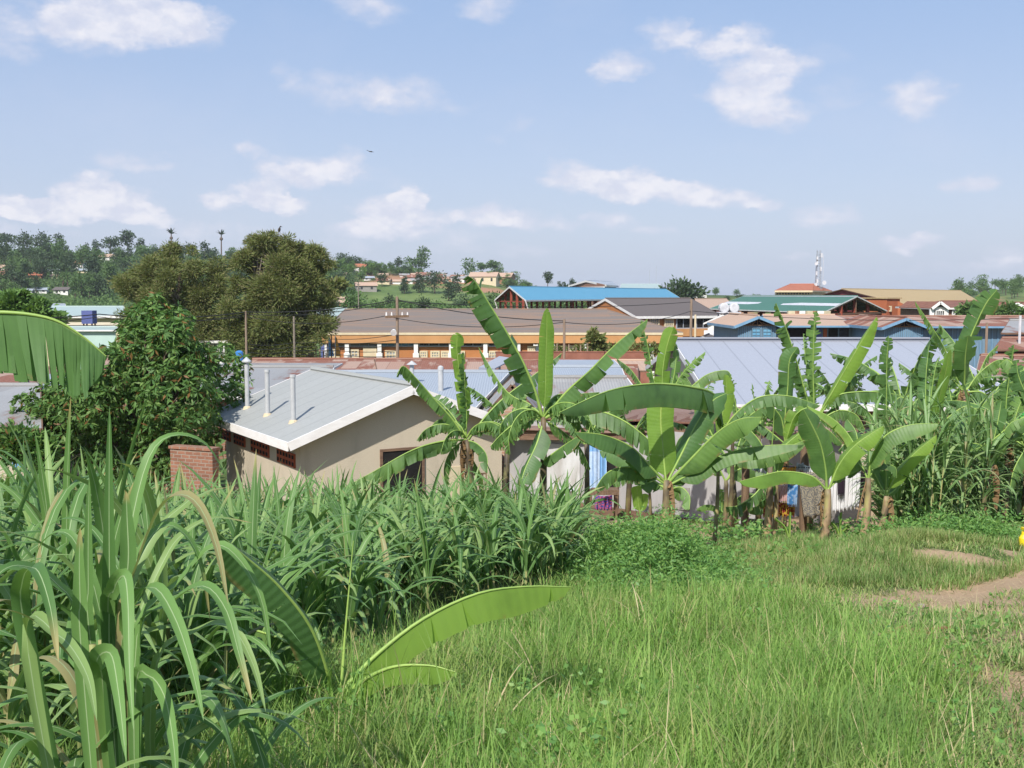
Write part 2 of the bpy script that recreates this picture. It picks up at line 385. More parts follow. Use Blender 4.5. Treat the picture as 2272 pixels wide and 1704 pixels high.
plain('maroon', (.22, .045, .05), (.18, .035, .04), .6, .8)
plain('blue_wood', (.15, .235, .31), (.10, .17, .235), 1.2, .75, streak=(6, 6, .6))
plain('blue_trim', (.17, .31, .45), (.13, .25, .38), 2, .6)
plain('blue_panel', (.14, .33, .48), (.10, .27, .42), .8, .5)
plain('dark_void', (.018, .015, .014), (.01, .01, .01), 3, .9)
plain('dark_glass', (.03, .032, .038), (.05, .05, .05), 1.5, .15, spec=.6)
plain('pane_pale', (.42, .44, .45), (.2, .22, .25), 2.5, .3)
plain('grey_metal', (.42, .45, .50), (.36, .39, .44), 1.2, .45, metal=.2)
plain('pipe_grey', (.47, .475, .48), (.38, .385, .39), 4, .7)
plain('concrete', (.33, .31, .28), (.24, .22, .2), 2.5, .9, bs=.3)
plain('wood_old', (.20, .13, .08), (.11, .07, .045), 3, .9, bs=.4, streak=(8, 8, 1))
plain('wood_pole', (.30, .22, .16), (.2, .15, .11), 3, .9, streak=(6, 6, .5))
plain('board_brown', (.21, .13, .085), (.12, .07, .05), 2, .9, bs=.3, streak=(.8, .8, 8))
plain('shed_sheet', (.40, .385, .385), (.29, .275, .27), .8, .6, streak=(3, 3, .8), lo=.25, hi=.8)
plain('bark', (.16, .12, .09), (.09, .065, .05), 3, .95, bs=.6, bscale=12, bd=.03, streak=(3, 3, .7))
plain('bark_pale', (.27, .23, .19), (.17, .14, .11), 1, .95)
plain('soil', (.33, .17, .09), (.25, .12, .065), 1.2, .95, bs=.5)
plain('green_wall', (.05, .30, .07), (.04, .24, .06), .8, .7)
plain('pale_green_wall', (.42, .55, .50), (.37, .49, .45), .5, .7)
plain('blue_plastic', (.05, .20, .48), (.04, .16, .4), 2, .4)
plain('container_blue', (.10, .12, .30), (.08, .10, .25), 1.2, .7)
plain('terracotta', (.36, .09, .04), (.28, .07, .035), 2.5, .85)
plain('tile_tan', (.40, .20, .13), (.32, .15, .09), .5, .85)
plain('ridge_cap', (.40, .41, .40), (.33, .33, .32), 2, .5)
plain('rock', (.35, .3, .26), (.25, .2, .17), 6, .9, bs=.5)
plain('wire', (.03, .03, .03), (.02, .02, .02), 3, .6)
plain('steel_white', (.6, .6, .62), (.45, .45, .47), 2, .5)
plain('bird_dark', (.03, .025, .02), (.05, .04, .03), 3, .8)
plain('yellow_plastic', (.75, .6, .02), (.7, .5, .02), 2, .4)
roofmat('roof_beige_house', (.345, .35, .335), (.31, .315, .30), rust_lo=.9, rust_hi=1.1, sheet=.25, pitch=.19, sw=.76, sl=9, rib='box', bs=.5, vline=.76, spec=.15)
roofmat('roof_big_grey', (.34, .355, .40), (.31, .325, .37), rust_lo=.95, rust_hi=1.2, sheet=.12, pitch=.19, sw=.9, sl=20, rib='box', bs=.4, vline=.9)
roofmat('roof_silver', (.35, .385, .43), (.30, .335, .38), rust_lo=.85, rust_hi=1.05, sheet=.3, pitch=.09, sw=.8, sl=2.6, bs=.6)
roofmat('roof_grey_old', (.34, .335, .325), (.25, .24, .23), rust_lo=.62, rust_hi=.78, sheet=.35, pitch=.09, sw=.8, sl=2.6, bs=.6)
roofmat('roof_rust', (.33, .185, .13), (.42, .31, .25), rust=(.20, .08, .05), rust_lo=.36, rust_hi=.60, sheet=1.1, pitch=.12, sw=.9, sl=2.6, rough=.8, bs=.5, vline=.9)
roofmat('roof_rust_dark', (.22, .13, .10), (.28, .19, .15), rust=(.13, .06, .04), rust_lo=.42, rust_hi=.62, sheet=.4, pitch=.12, sw=.9, sl=2.4, rough=.85, bs=.5)
roofmat('roof_brown_shed', (.24, .15, .12), (.30, .22, .18), rust=(.15, .08, .06), rust_lo=.45, rust_hi=.7, sheet=.4, pitch=.12, sw=.9, sl=2.4, rough=.85, bs=.6)
roofmat('roof_grey_shingle', (.185, .155, .135), (.16, .15, .145), rust=(.235, .15, .10), rust_lo=.42, rust_hi=.66, sheet=.12, pitch=.35, sw=7, sl=1.4, rough=.9, bs=.05, streaky=1)
roofmat('roof_charcoal', (.125, .105, .098), (.105, .095, .092), rust=(.15, .115, .10), rust_lo=.55, rust_hi=.9, sheet=.06, pitch=.35, sw=7, sl=1.4, rough=.9, bs=.05, streaky=1)
roofmat('roof_blue', (.105, .29, .42), (.09, .26, .385), rust=(.16, .38, .52), rust_lo=.6, rust_hi=.9, sheet=.2, pitch=.5, sw=1, sl=30, rough=.6, bs=.3)
roofmat('roof_green', (.065, .165, .12), (.055, .145, .105), rust=(.09, .19, .14), rust_lo=.7, rust_hi=1, sheet=.2, pitch=.5, sw=1, sl=30, rough=.6, bs=.3)
roofmat('roof_tan', (.42, .31, .16), (.37, .27, .14), rust=(.33, .22, .12), rust_lo=.6, rust_hi=.9, sheet=.25, pitch=.5, sw=1, sl=5, rough=.75, bs=.3)
roofmat('roof_tan_pink', (.46, .32, .235), (.42, .285, .205), rust=(.4, .26, .18), rust_lo=.6, rust_hi=.9, sheet=.15, pitch=.3, sw=1, sl=8, rough=.8, bs=.3)
roofmat('roof_tile_red', (.42, .15, .085), (.34, .12, .07), rust=(.27, .1, .06), rust_lo=.55, rust_hi=.8, sheet=.3, pitch=.3, sw=1, sl=.5, rough=.85, bs=.4)
roofmat('roof_tile_brown', (.22, .10, .07), (.18, .085, .06), rust=(.14, .07, .05), rust_lo=.55, rust_hi=.8, sheet=.3, pitch=.3, sw=1, sl=.5, rough=.85, bs=.4)
roofmat('roof_pale_green', (.36, .44, .42), (.32, .40, .38), rust_lo=.95, rust_hi=1.2, sheet=.2, pitch=.4, sw=1, sl=9, rough=.6, bs=.3)
roofmat('curtain_blue', (.22, .42, .70), (.12, .30, .58), rust=(.42, .52, .66), rust_lo=.45, rust_hi=.65, sheet=.4, pitch=.11, sw=.3, sl=1, rough=.6, bs=.8)
brickmat('brick_red', (.31, .14, .085), (.21, .09, .055), (.30, .24, .19))
brickmat('brick_pale', (.50, .30, .20), (.42, .24, .16), (.5, .42, .34))
leafmat('banana_leaf', (.085, .185, .055), (.185, .32, .08), rib=(.42, .52, .17), ribw=.03, trans=.38, rough=.5, vein=190, objrand=1.0, spec=.5, patch=2.0)
leafmat('banana_leaf_dark', (.075, .17, .055), (.11, .22, .06), rib=(.3, .42, .15), ribw=.03, trans=.3, rough=.45, vein=190, objrand=1.0, patch=2.5)
leafmat('banana_young', (.22, .38, .07), (.28, .44, .08), rib=(.5, .6, .15), ribw=.035, trans=.5, rough=.4, vein=190, objrand=1.0, patch=2.5)
leafmat('banana_dry', (.30, .19, .09), (.22, .13, .06), trans=.2, rough=.8, vein=150, objrand=1.0)
leafmat('elephant_leaf', (.085, .18, .05), (.155, .285, .08), c3=(.25, .36, .12), rib=(.36, .47, .24), ribw=.045, trans=.3, rough=.5, dry=(.3, .27, .12), dry_p=.015, spec=.3)
leafmat('elephant_pale', (.12, .225, .07), (.19, .33, .10), c3=(.28, .38, .14), rib=(.42, .5, .3), ribw=.06, trans=.3, rough=.5, dry=(.34, .3, .14), dry_p=.05)
leafmat('grass_blade', (.145, .285, .055), (.26, .43, .09), c3=(.35, .48, .13), trans=.4, rough=.6, dry=(.52, .44, .22), dry_p=.10, patch=1.6)
leafmat('turf_blade', (.16, .29, .07), (.24, .36, .10), c3=(.33, .37, .14), trans=.35, rough=.6, dry=(.50, .40, .22), dry_p=.2, patch=2.2)
leafmat('dry_blade', (.45, .36, .2), (.5, .42, .25), trans=.2, rough=.7)
leafmat('weed_leaf', (.11, .245, .065), (.17, .33, .08), c3=(.25, .40, .1), trans=.35, rough=.5)
leafmat('mango_leaf', (.06, .14, .035), (.115, .215, .05), c3=(.17, .27, .07), trans=.25, rough=.55, dry=(.20, .10, .035), dry_p=.06, spec=.3)
leafmat('casuarina', (.12, .155, .045), (.185, .215, .065), c3=(.22, .195, .085), trans=.25, rough=.8)
leafmat('hill_leaf', (.065, .125, .035), (.10, .18, .048), c3=(.13, .21, .06), trans=.2, rough=.7, objrand=.6)
leafmat('hill_dark', (.04, .075, .03), (.06, .10, .037), trans=.15, rough=.7, objrand=.6)
leafmat('hill_bright', (.11, .21, .05), (.15, .26, .06), trans=.25, rough=.7, objrand=.6)
leafmat('flower_red', (.45, .07, .03), (.5, .12, .05), trans=.3, rough=.7)
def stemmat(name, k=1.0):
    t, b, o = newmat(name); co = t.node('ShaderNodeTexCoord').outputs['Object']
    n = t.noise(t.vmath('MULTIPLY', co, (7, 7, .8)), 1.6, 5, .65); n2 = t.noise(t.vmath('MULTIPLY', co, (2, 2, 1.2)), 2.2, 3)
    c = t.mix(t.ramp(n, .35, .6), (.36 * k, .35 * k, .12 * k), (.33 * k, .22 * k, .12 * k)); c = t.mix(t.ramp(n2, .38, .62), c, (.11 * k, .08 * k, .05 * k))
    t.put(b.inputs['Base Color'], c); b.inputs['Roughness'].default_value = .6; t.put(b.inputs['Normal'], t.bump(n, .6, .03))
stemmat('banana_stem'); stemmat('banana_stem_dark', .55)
plain('petiole', (.30, .42, .10), (.22, .34, .08), 5, .45)
plain('cane', (.25, .30, .10), (.3, .27, .12), 5, .6)
def clothmat(name, c, c2, scale=6, sharp=True, rough=.9):
    t, b, o = newmat(name); uv = t.node('ShaderNodeUVMap').outputs[0]; n = t.noise(uv, scale, 2, .5)
    t.put(b.inputs['Base Color'], t.mix(t.ramp(n, .47 if sharp else .2, .53 if sharp else .8), c, c2)); b.inputs['Roughness'].default_value = rough
    tr = t.node('ShaderNodeBsdfTranslucent'); t.put(tr.inputs[0], c); mx = t.node('ShaderNodeMixShader'); mx.inputs[0].default_value = .25
    t.l.new(b.outputs[0], mx.inputs[1]); t.l.new(tr.outputs[0], mx.inputs[2]); t.l.new(mx.outputs[0], o.inputs[0])
clothmat('cloth_white', (.80, .79, .80), (.74, .74, .76), 3, False)
clothmat('cloth_dark', (.035, .02, .035), (.05, .03, .05), 3, False)
clothmat('cloth_speckle', (.38, .33, .24), (.12, .12, .13), 42)
clothmat('cloth_pink', (.72, .48, .46), (.66, .42, .40), 4, False)
clothmat('cloth_redgold', (.30, .03, .03), (.62, .40, .05), 22)
clothmat('cloth_blue', (.08, .26, .55), (.35, .5, .7), 12)
clothmat('cloth_teal', (.12, .55, .42), (.16, .6, .48), 4, False)
clothmat('cloth_print', (.05, .07, .3), (.5, .1, .2), 25)
clothmat('cloth_grey', (.5, .52, .54), (.42, .44, .46), 6, False)
clothmat('cloth_orange', (.72, .30, .05), (.6, .42, .1), 18)
# ------------------------------------------------------------------ the land
def path_dist(x, y, pts):
    d = np.full(np.shape(x), 1e9)
    for (ax, ay, aw), (bx, by, bw) in zip(pts[:-1], pts[1:]):
        vx, vy = bx - ax, by - ay; t = np.clip(((x - ax) * vx + (y - ay) * vy) / (vx * vx + vy * vy), 0, 1)
        d = np.minimum(d, np.hypot(x - ax - t * vx, y - ay - t * vy) / (aw + t * (bw - aw)))
    return d
PATH = [(3.15, 8.6, .08), (3.6, 9.5, .2), (4.2, 10.2, .3), (5.3, 10.9, .34), (9.5, 12.8, .5)]
def lownoise(x, y, s, k=0.0):
    return (np.sin(x * s + 1.7 * np.sin(y * s * .7 + k)) * np.sin(y * s * 1.1 + 1.3 * np.sin(x * s * .9 + 2 + k)) + .5 * np.sin(x * s * 2.7 + k) * np.sin(y * s * 2.3 + x * s)) / 1.5
def soil_at(x, y):
    """0 grass .. 1 bare earth, in the near field"""
    s = 1 - smooth((path_dist(x, y, PATH) + .75 * lownoise(x, y, 3.7, 2) + .45 * lownoise(x, y, 9, 1) - .6) / .7)
    s = np.maximum(s, smooth((lownoise(x, y, 1.3) + .05) / .45) * smooth((y - 10.5) / 2) * .95)
    yard = smooth((y - 15.5) / 3) * smooth((x - .5) / 1.5)
    s = np.maximum(s, yard * (.55 + .45 * np.clip(lownoise(x, y, .9, 3) + .4, 0, 1)))
    dry = smooth((x - .16 * y - .6) / 1.2) * .5 * (1 + 1.0 * lownoise(x, y, 2.4, 5))
    return np.clip(np.maximum(s, dry * (y < 12)), 0, 1)
ys = np.concatenate([np.linspace(-60, -2, 12), np.arange(-1.5, 32, .22), np.geomspace(32.5, 3600, 130)])
us = np.concatenate([np.linspace(-1, -.36, 18), np.linspace(-.35, .42, 190), np.linspace(.45, 1, 18)])
hw = np.maximum(36.0, np.abs(ys) * 1.5 + 20)
gx = us[None] * hw[:, None]; gy = np.broadcast_to(ys[:, None], gx.shape)
near = smooth((34 - gy) / 4)
gxn = us[None] * 36.0; gx = gx * (1 - near) + gxn * near
gz = G(gx, gy)
V = np.stack([gx, gy, gz], -1).reshape(-1, 3); idx = np.arange(len(V)).reshape(gx.shape)
Q = np.stack([idx[:-1, :-1], idx[:-1, 1:], idx[1:, 1:], idx[1:, :-1]], -1).reshape(-1, 4)
t, b, o = newmat('ground'); co = t.node('ShaderNodeTexCoord').outputs['Object']
at = t.node('ShaderNodeAttribute'); at.attribute_name = 'soil'; sf = at.outputs['Fac']
at2 = t.node('ShaderNodeAttribute'); at2.attribute_name = 'far'; ff = at2.outputs['Fac']
n_ = t.noise(co, 3.5, 6, .65); nb = t.noise(co, 22, 5, .7); nf = t.noise(co, .035, 6, .6); nf2 = t.noise(co, .012, 4, .6)
soilc = t.mix(n_, (.46, .335, .215), (.33, .22, .135)); soilc = t.mix(t.ramp(nb, .55, .75), soilc, (.20, .17, .07))
grs = t.mix(n_, (.10, .15, .045), (.055, .085, .028)); grs = t.mix(t.ramp(nb, .5, .7), grs, (.2, .17, .08))
nearc = t.mix(t.ramp(t.math('ADD', sf, t.math('MULTIPLY', t.math('SUBTRACT', nb, .5), .5)), .35, .6), grs, soilc)
farc = t.mix(t.ramp(nf, .35, .65), (.15, .20, .065), (.08, .13, .04)); farc = t.mix(t.ramp(nf2, .52, .62), farc, (.36, .19, .11))
at3 = t.node('ShaderNodeAttribute'); at3.attribute_name = 'wood'; farc = t.mix(at3.outputs['Fac'], farc, t.mix(nf, (.075, .12, .035), (.04, .07, .025)))
t.put(b.inputs['Base Color'], t.mix(ff, nearc, farc)); b.inputs['Roughness'].default_value = .95; b.inputs['Specular IOR Level'].default_value = .1
t.put(b.inputs['Normal'], t.bump(t.math('ADD', nb, n_), .6, .04))
ground = np_mesh('ground', V, Q, np.zeros((len(Q) * 4, 2)), M['ground'], org=Vector((0, 0, 0)), smooth=True)
a1 = ground.data.attributes.new('soil', 'FLOAT', 'POINT'); a1.data.foreach_set('value', soil_at(V[:, 0], V[:, 1]).astype(np.float32))
a2 = ground.data.attributes.new('far', 'FLOAT', 'POINT'); a2.data.foreach_set('value', smooth((V[:, 1] - 60) / 60).astype(np.float32))
pxv = CX + F_PX * V[:, 0] / np.maximum(V[:, 1], 1); wv_ = np.clip(1 - smooth((pxv - 780) / 60) * (1 - smooth((V[:, 1] - 560) / 60)), 0, 1) * (V[:, 1] > 250)
a3 = ground.data.attributes.new('wood', 'FLOAT', 'POINT'); a3.data.foreach_set('value', wv_.astype(np.float32))
tag(ground, 'grassy slope with red earth path running down to the valley and up the wooded hill', 'ground', kind='structure')

# ------------------------------------------------------------------ buildings
def hit_line(px, py, A, B):
    """point above line A-B seen at photo pixel"""
    u, v = (px - CX) / F_PX, (CY - py) / F_PX; dx, dy, dz = u, CA + v * SA, v * CA - SA
    ex, ey = B.x - A.x, B.y - A.y
    k = (A.x * ey - A.y * ex) / (dx * ey - dy * ex)
    return Vector((dx * k, dy * k, EZ + dz * k))
def hit_plane(px, py, p0, nrm):
    u, v = (px - CX) / F_PX, (CY - py) / F_PX; d = Vector((u, CA + v * SA, v * CA - SA)); c = Vector((0, 0, EZ))
    return c + d * ((Vector(p0) - c).dot(nrm) / d.dot(nrm))

def house(name, label, cat, E0, E1, R0, R1, zg=None, hip=(0, 0), over=.5, roof='roof_silver', wall='cream', fascia='fascia_white', fw=.18,
          thick=.06, group=None, open_sides=False, end_over=None, rake=(1, 1), eave_board=True, soffit='dark_void'):
    end_over = over if end_over is None else end_over
    E0, E1, R0, R1 = [Vector(p) for p in (E0, E1, R0, R1)]
    ze, zr = (E0.z + E1.z) / 2, (R0.z + R1.z) / 2; E0.z = E1.z = ze; R0.z = R1.z = zr
    d = (E1 - E0).normalized(); n = Vector((-d.y, d.x, 0))
    if (R0 - E0).dot(n) < 0: n = -n
    wA = ((R0 - E0).dot(n) + (R1 - E1).dot(n)) / 2
    F0 = E0 + 2 * (R0 - E0) if not hip[0] else E0 + n * 2 * wA
    F1 = E1 + 2 * (R1 - E1) if not hip[1] else E1 + n * 2 * wA
    F0.z = F1.z = ze
    c = (E0 + E1 + F0 + F1) / 4
    zg = g(c.x, c.y) if zg is None else zg
    root = thing(name, label, cat, (c.x, c.y, zg), group)
    m = MB(); th = thick
    def pan(p): m.slab(p, th, 0, mside=0)
    pan([E0, E1, R1, R0]); pan([F1, F0, R0, R1])
    if hip[0]: pan([F0, E0, R0])
    if hip[1]: pan([E1, F1, R1])
    m.build('roof', M[roof], root)
    rc = MB(); rc.tube([R0 + Vector((0, 0, .015)), R1 + Vector((0, 0, .015))], .07 + wA * .004, 6)
    if hip[0]: rc.tube([E0, R0], .05, 5); rc.tube([F0, R0], .05, 5)
    if hip[1]: rc.tube([E1, R1], .05, 5); rc.tube([F1, R1], .05, 5)
    rc.build('ridge_cap', M[roof], root)
    sl = (zr - ze) / wA
    # walls
    dd = (E1 - E0).normalized(); L = (E1 - E0).length
    e0 = end_over if not hip[0] else over; e1 = end_over if not hip[1] else over
    c0 = E0 + dd * e0 + n * over; c1 = E1 - dd * e1 + n * over; k1 = F1 - dd * e1 - n * over; k0 = F0 + dd * e0 - n * over
    zt = ze + sl * over - th - .01
    def at(p, z): return Vector((p.x, p.y, z))
    g0 = R0 + dd * e0; g1 = R1 - dd * e1; zrt = zr - th - .02
    wl = MB()
    if not open_sides:
        wl.poly([at(c0, zg - .3), at(c1, zg - .3), at(c1, zt), at(c0, zt)]); wl.poly([at(k1, zg - .3), at(k0, zg - .3), at(k0, zt), at(k1, zt)])
        if hip[0]: wl.poly([at(k0, zg - .3), at(c0, zg - .3), at(c0, zt), at(k0, zt)])
        else: wl.poly([at(k0, zg - .3), at(c0, zg - .3), at(c0, zt), at(g0, zrt), at(k0, zt)])
        if hip[1]: wl.poly([at(c1, zg - .3), at(k1, zg - .3), at(k1, zt), at(c1, zt)])
        else: wl.poly([at(c1, zg - .3), at(k1, zg - .3), at(k1, zt), at(g1, zrt), at(c1, zt)])
        wl.build('wall', M[wall], root)
    if fw:
        fb = MB(); up = Vector((0, 0, -fw / 2 - .0)); o_ = n * .025
        if eave_board: fb.beam(E0 + up - n * .02, E1 + up - n * .02, .035, fw)
        fb.beam(F0 + up + n * .02, F1 + up + n * .02, .035, fw)
        for hp, e, r, f, sg in ((hip[0], E0, R0, F0, -1), (hip[1], E1, R1, F1, 1)):
            if hp: fb.beam(e + up + dd * .02 * sg, f + up + dd * .02 * sg, .035, fw)
            elif rake[0 if sg < 0 else 1]:
                fb.beam(e + up + dd * .02 * sg, r + up + dd * .02 * sg, .035, fw); fb.beam(f + up + dd * .02 * sg, r + up + dd * .02 * sg, .035, fw)
        fb.build('fascia_board', M[fascia], root)
    return dict(root=root, c0=at(c0, zg), c1=at(c1, zg), k0=at(k0, zg), k1=at(k1, zg), zt=zt, n=n, d=dd, zg=zg, E0=E0, E1=E1, R0=R0, R1=R1, F0=F0, F1=F1, sl=sl)

def wall_part(h, A, B, rect, name, mat, proud=.03, frame=None, fwid=.07, bars=(0, 0), lab=None, depth=None):
    """a window, door or panel on wall line A-B filling the photo rectangle (x0,y0,x1,y1)"""
    x0, y0, x1, y1 = rect; xm = (x0 + x1) / 2
    a = hit_line(x0, (y0 + y1) / 2, A, B); b_ = hit_line(x1, (y0 + y1) / 2, A, B)
    zt = hit_line(xm, y0, A, B).z; zb = hit_line(xm, y1, A, B).z
    dr = (B - A); dr.z = 0; dr.normalize(); nn = Vector((dr.y, -dr.x, 0))
    if nn.y > 0 and abs(nn.y) > .05: nn = -nn
    mid = Vector(((a.x + b_.x) / 2, (a.y + b_.y) / 2, (zt + zb) / 2)); W = Vector((b_.x - a.x, b_.y - a.y, 0)).length; H = zt - zb
    yaw = math.atan2(dr.y, dr.x)
    m = MB(); m.box(mid + nn * (proud * .25), (W, proud * 1.0, H), yaw); o_ = m.build(name, M[mat], h['root'] if isinstance(h, dict) else h)
    if lab: o_['label'] = lab
    if frame:
        f = MB(); q = mid + nn * (proud * .8)
        for sx_ in (-1, 1): f.box(q + dr * (W / 2) * sx_, (fwid, proud * 1.2, H + fwid), yaw)
        for sz in (-1, 1): f.box(q + Vector((0, 0, H / 2 * sz)), (W - fwid - .004, proud * 1.15, fwid), yaw)
        for i in range(bars[0]): f.box(q + dr * (-W / 2 + W * (i + 1) / (bars[0] + 1)), (fwid * .55, proud, H - fwid - .004), yaw)
        for i in range(bars[1]): f.box(q + Vector((0, 0, -H / 2 + H * (i + 1) / (bars[1] + 1))), (W - fwid - .008, proud * .9, fwid * .55), yaw)
        f.build('frame', M[frame], o_)
    return o_

# --- beige house with the vent pipes
A = P(640, 981, 25.0); z_e = A.z
ab = Vector((-.512, .859, 0)); ac = Vector((.859, .512, 0)); Lr = 6.8
apx = P(917, 855, 26.6); hwid = (Vector((apx.x, apx.y, 0)) - Vector((A.x, A.y, 0))).dot(ac)
rdz = apx.z - z_e
E0 = A + ab * Lr; E1 = A.copy(); R0 = E0 + ac * hwid + Vector((0, 0, rdz)); R1 = E1 + ac * hwid + Vector((0, 0, rdz))
bh = house('beige_house', 'beige plastered house with grey sheet roof and three vent pipes, behind the elephant grass', 'house', E0, E1, R0, R1,
           over=.42, end_over=.42, roof='roof_beige_house', wall='plaster_beige', fascia='fascia_white', fw=.21)
root = bh['root']; pn = (R1 - E1).cross(E0 - E1).normalized()
for k, (bx, by, ty, capk) in enumerate([(549, 905, 805, 1), (594, 921, 822, 0), (651, 936, 833, 0)]):
    p = hit_plane(bx, by, A, pn); q = P(bx - 1, ty, p.y)
    m = MB(); m.tube([p - Vector((0, 0, .1)), Vector((p.x, p.y, q.z))], .062, 12)
    vp = m.build('vent_pipe', M['pipe_grey'], root)
    m = MB(); m.tube([p + Vector((0, 0, -.05)), p + Vector((0, 0, .035)), p + Vector((0, 0, .05))], [.13, .1, .07], 10); m.build('pipe_collar', M['cream'], vp)
    m = MB(); z = q.z
    if capk: m.tube([(p.x, p.y, z + .02), (p.x, p.y, z + .05), (p.x, p.y, z + .16)], [.13, .13, .01], 12)
    else: m.tube([(p.x, p.y, z - .05), (p.x, p.y, z + .02)], [.075, .072], 12)
    m.build('pipe_cap', M['pipe_grey'], vp)
# brick vent grilles under the eave of the left wall, and the door openings
Al, Bl = bh['c1'], bh['c0']
for i, (x0, y0, x1, y1) in enumerate([(617, 1001, 656, 1031), (559, 980, 598, 1008), (521, 966, 545, 988), (486, 955, 512, 975)]):
    v = wall_part(bh, Bl, Al, (x0, y0, x1, y1), 'vent_grille', 'terracotta', .05)
    a = hit_line(x0, (y0 + y1) / 2, Al, Bl); b_ = hit_line(x1, (y0 + y1) / 2, Al, Bl); zt = hit_line((x0 + x1) / 2, y0, Al, Bl).z; zb = hit_line((x0 + x1) / 2, y1, Al, Bl).z
    dr = Vector((b_.x - a.x, b_.y - a.y, 0)); W = dr.length; dr.normalize(); nn = Vector((-.859, -.512, 0)); m = MB(); nc = 6 if i < 2 else 4
    for r_ in range(2):
        for c_ in range(nc):
            q = a + dr * W * (c_ + .5) / nc; q.z = zb + (zt - zb) * (r_ + .5) / 2
            m.box(q + nn * .035, (W / nc * .58, .02, (zt - zb) * .27), math.atan2(dr.y, dr.x))
    m.build('hole', M['dark_void'], v)
Ag, Bg = bh['c1'], bh['k1']
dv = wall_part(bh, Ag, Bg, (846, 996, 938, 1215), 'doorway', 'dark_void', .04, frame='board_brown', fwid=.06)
wall_part(bh, Ag, Bg, (992, 1035, 1022, 1200), 'door', 'cream', .06, lab='cream painted door leaf standing open')
m = MB(); a = hit_line(1024, 1040, Ag, Bg); b_ = hit_line(1062, 1040, Ag, Bg); dr = (b_ - a); dr.z = 0
for i in range(6):
    q = a + dr * i / 5 + Vector((.2, -.3, 0)); q.z = hit_line(1040, 1048, Ag, Bg).z; m.beam(q, q - Vector((0, 0, 1.3)), .03, .03)
m.beam(a + Vector((.2, -.3, 0)) + Vector((0, 0, hit_line(1040, 1048, Ag, Bg).z - a.z)), b_ + Vector((.2, -.3, hit_line(1040, 1048, Ag, Bg).z - b_.z)), .04, .04)
m.build('railing', M['wood_old'], root)
# porch timber at the far left corner
m = MB(); q = P(468, 960, 29.5); m.beam(q, Vector((q.x, q.y, bh['zg'])), .12, .12); m.beam(P(448, 957, 29.3), P(482, 955, 29.6), .08, .14); m.build('porch_frame', M['cream'], root)

# --- brick garden wall beside it
def wallbox(name, label, cat, A, B, z0, z1, th, mat, org=None, group=None):
    m = MB(); d = (B - A); d.z = 0; yaw = math.atan2(d.y, d.x); c = (A + B) / 2; m.box((c.x, c.y, (z0 + z1) / 2), (d.length, th, z1 - z0), yaw)
    m.box((c.x, c.y, z1 + .04), (d.length + .06, th + .06, .07), yaw)
    return tag(m.build(name, M[mat]), label, cat, group)
a, b_ = P(385, 1000, 27.5), P(478, 1000, 27.0); zt = P(430, 1000, 27).z
wallbox('brick_wall', 'rough red brick wall abutting the left corner of the beige house', 'wall', a, b_, g(a.x, a.y) - .4, zt, .25, 'brick_red')
a, b_ = P(322, 980, 29.5), P(374, 980, 29.5)
wallbox('brick_wall', 'short brick wall end glimpsed through the mango tree', 'wall', a, b_, g(a.x, a.y) - .4, P(350, 965, 29.5).z, .25, 'brick_pale')

# --- left shack
h = house('tin_roof_house', 'low house under a patched corrugated roof at the left edge', 'house', P(-90, 948, 27), P(92, 952, 27), P(-90, 856, 34), P(88, 856, 34), over=.4, roof='roof_grey_old', wall='plaster_beige', fascia='board_brown', fw=.1)
wall_part(h, h['c0'], h['c1'], (28, 985, 58, 1040), 'door', 'blue_panel', .05)
# roofs behind it
def cottage(name, label, x0, x1, ye, yr, De, Dr, roof, wall='brick_red', dx0=0, dx1=0, **kw):
    return house(name, label, 'house', P(x0, ye, De), P(x1, ye, De), P(x0 + dx0, yr, Dr), P(x1 + dx1, yr, Dr), roof=roof, wall=wall, fascia=kw.pop('fascia', 'board_brown'), fw=kw.pop('fw', .1), over=kw.pop('over', .35), **kw)
cottage('tin_roof_house', 'house with a faded pinkish tin roof behind the patched roof at the left edge', -60, 40, 850, 812, 38, 44, 'roof_rust')
cottage('tin_roof_house', 'small brick house with brown tin roof under the torn banana leaf', 56, 165, 862, 818, 41, 47, 'roof_rust_dark', 'plaster_beige')
cottage('tin_roof_house', 'pale tin roof showing between the banana leaf and the mango tree', 95, 165, 868, 846, 36, 40, 'roof_silver')
cottage('tin_roof_house', 'rusty roofed shack left of the mango crown', 190, 290, 828, 786, 50, 58, 'roof_rust')
cottage('tin_roof_house', 'shack with one white roof sheet left of the mango crown', 200, 250, 800, 780, 62, 66, 'roof_grey_old', 'white_wall')

# --- row of tin roofs in the middle
h = cottage('tin_roof_house', 'grey corrugated roof with rust patches behind the three vent pipes', 432, 712, 880, 815, 40, 50, 'roof_grey_old', dx0=38, dx1=28, fascia='white_paint')
def row(lab, x0, x1, ye, yr, De, Dr, roof='roof_rust', **k): return cottage('tin_roof_house', lab, x0, x1, ye, yr, De, Dr, roof, 'brick_red', **k)
row('long rusty tin roof in front of the orange hall, left part above the vent pipes', 555, 846, 835, 797, 60, 66, dx0=5, dx1=-8)
row('rusty tin roof with a pale sheet in front of the orange hall, centre part', 842, 1105, 840, 797, 59, 65, dx0=-10)
row('rusty tin roof left of the tall upright banana leaf', 1088, 1270, 842, 800, 60, 67, 'roof_rust')
row('rust brown tin roof right of the tall upright banana leaf', 1225, 1415, 850, 812, 52, 58, 'roof_rust')
row('weathered tin roof with tan sheets left of the big grey gable', 1330, 1432, 822, 800, 60, 65, 'roof_tan_pink')
wallbox('boundary_wall', 'long low rust red wall in front of the orange hall', 'wall', P(1100, 800, 76), P(1440, 800, 76), g(10, 76) - .3, P(1270, 782, 76).z, .2, 'wall_rust')
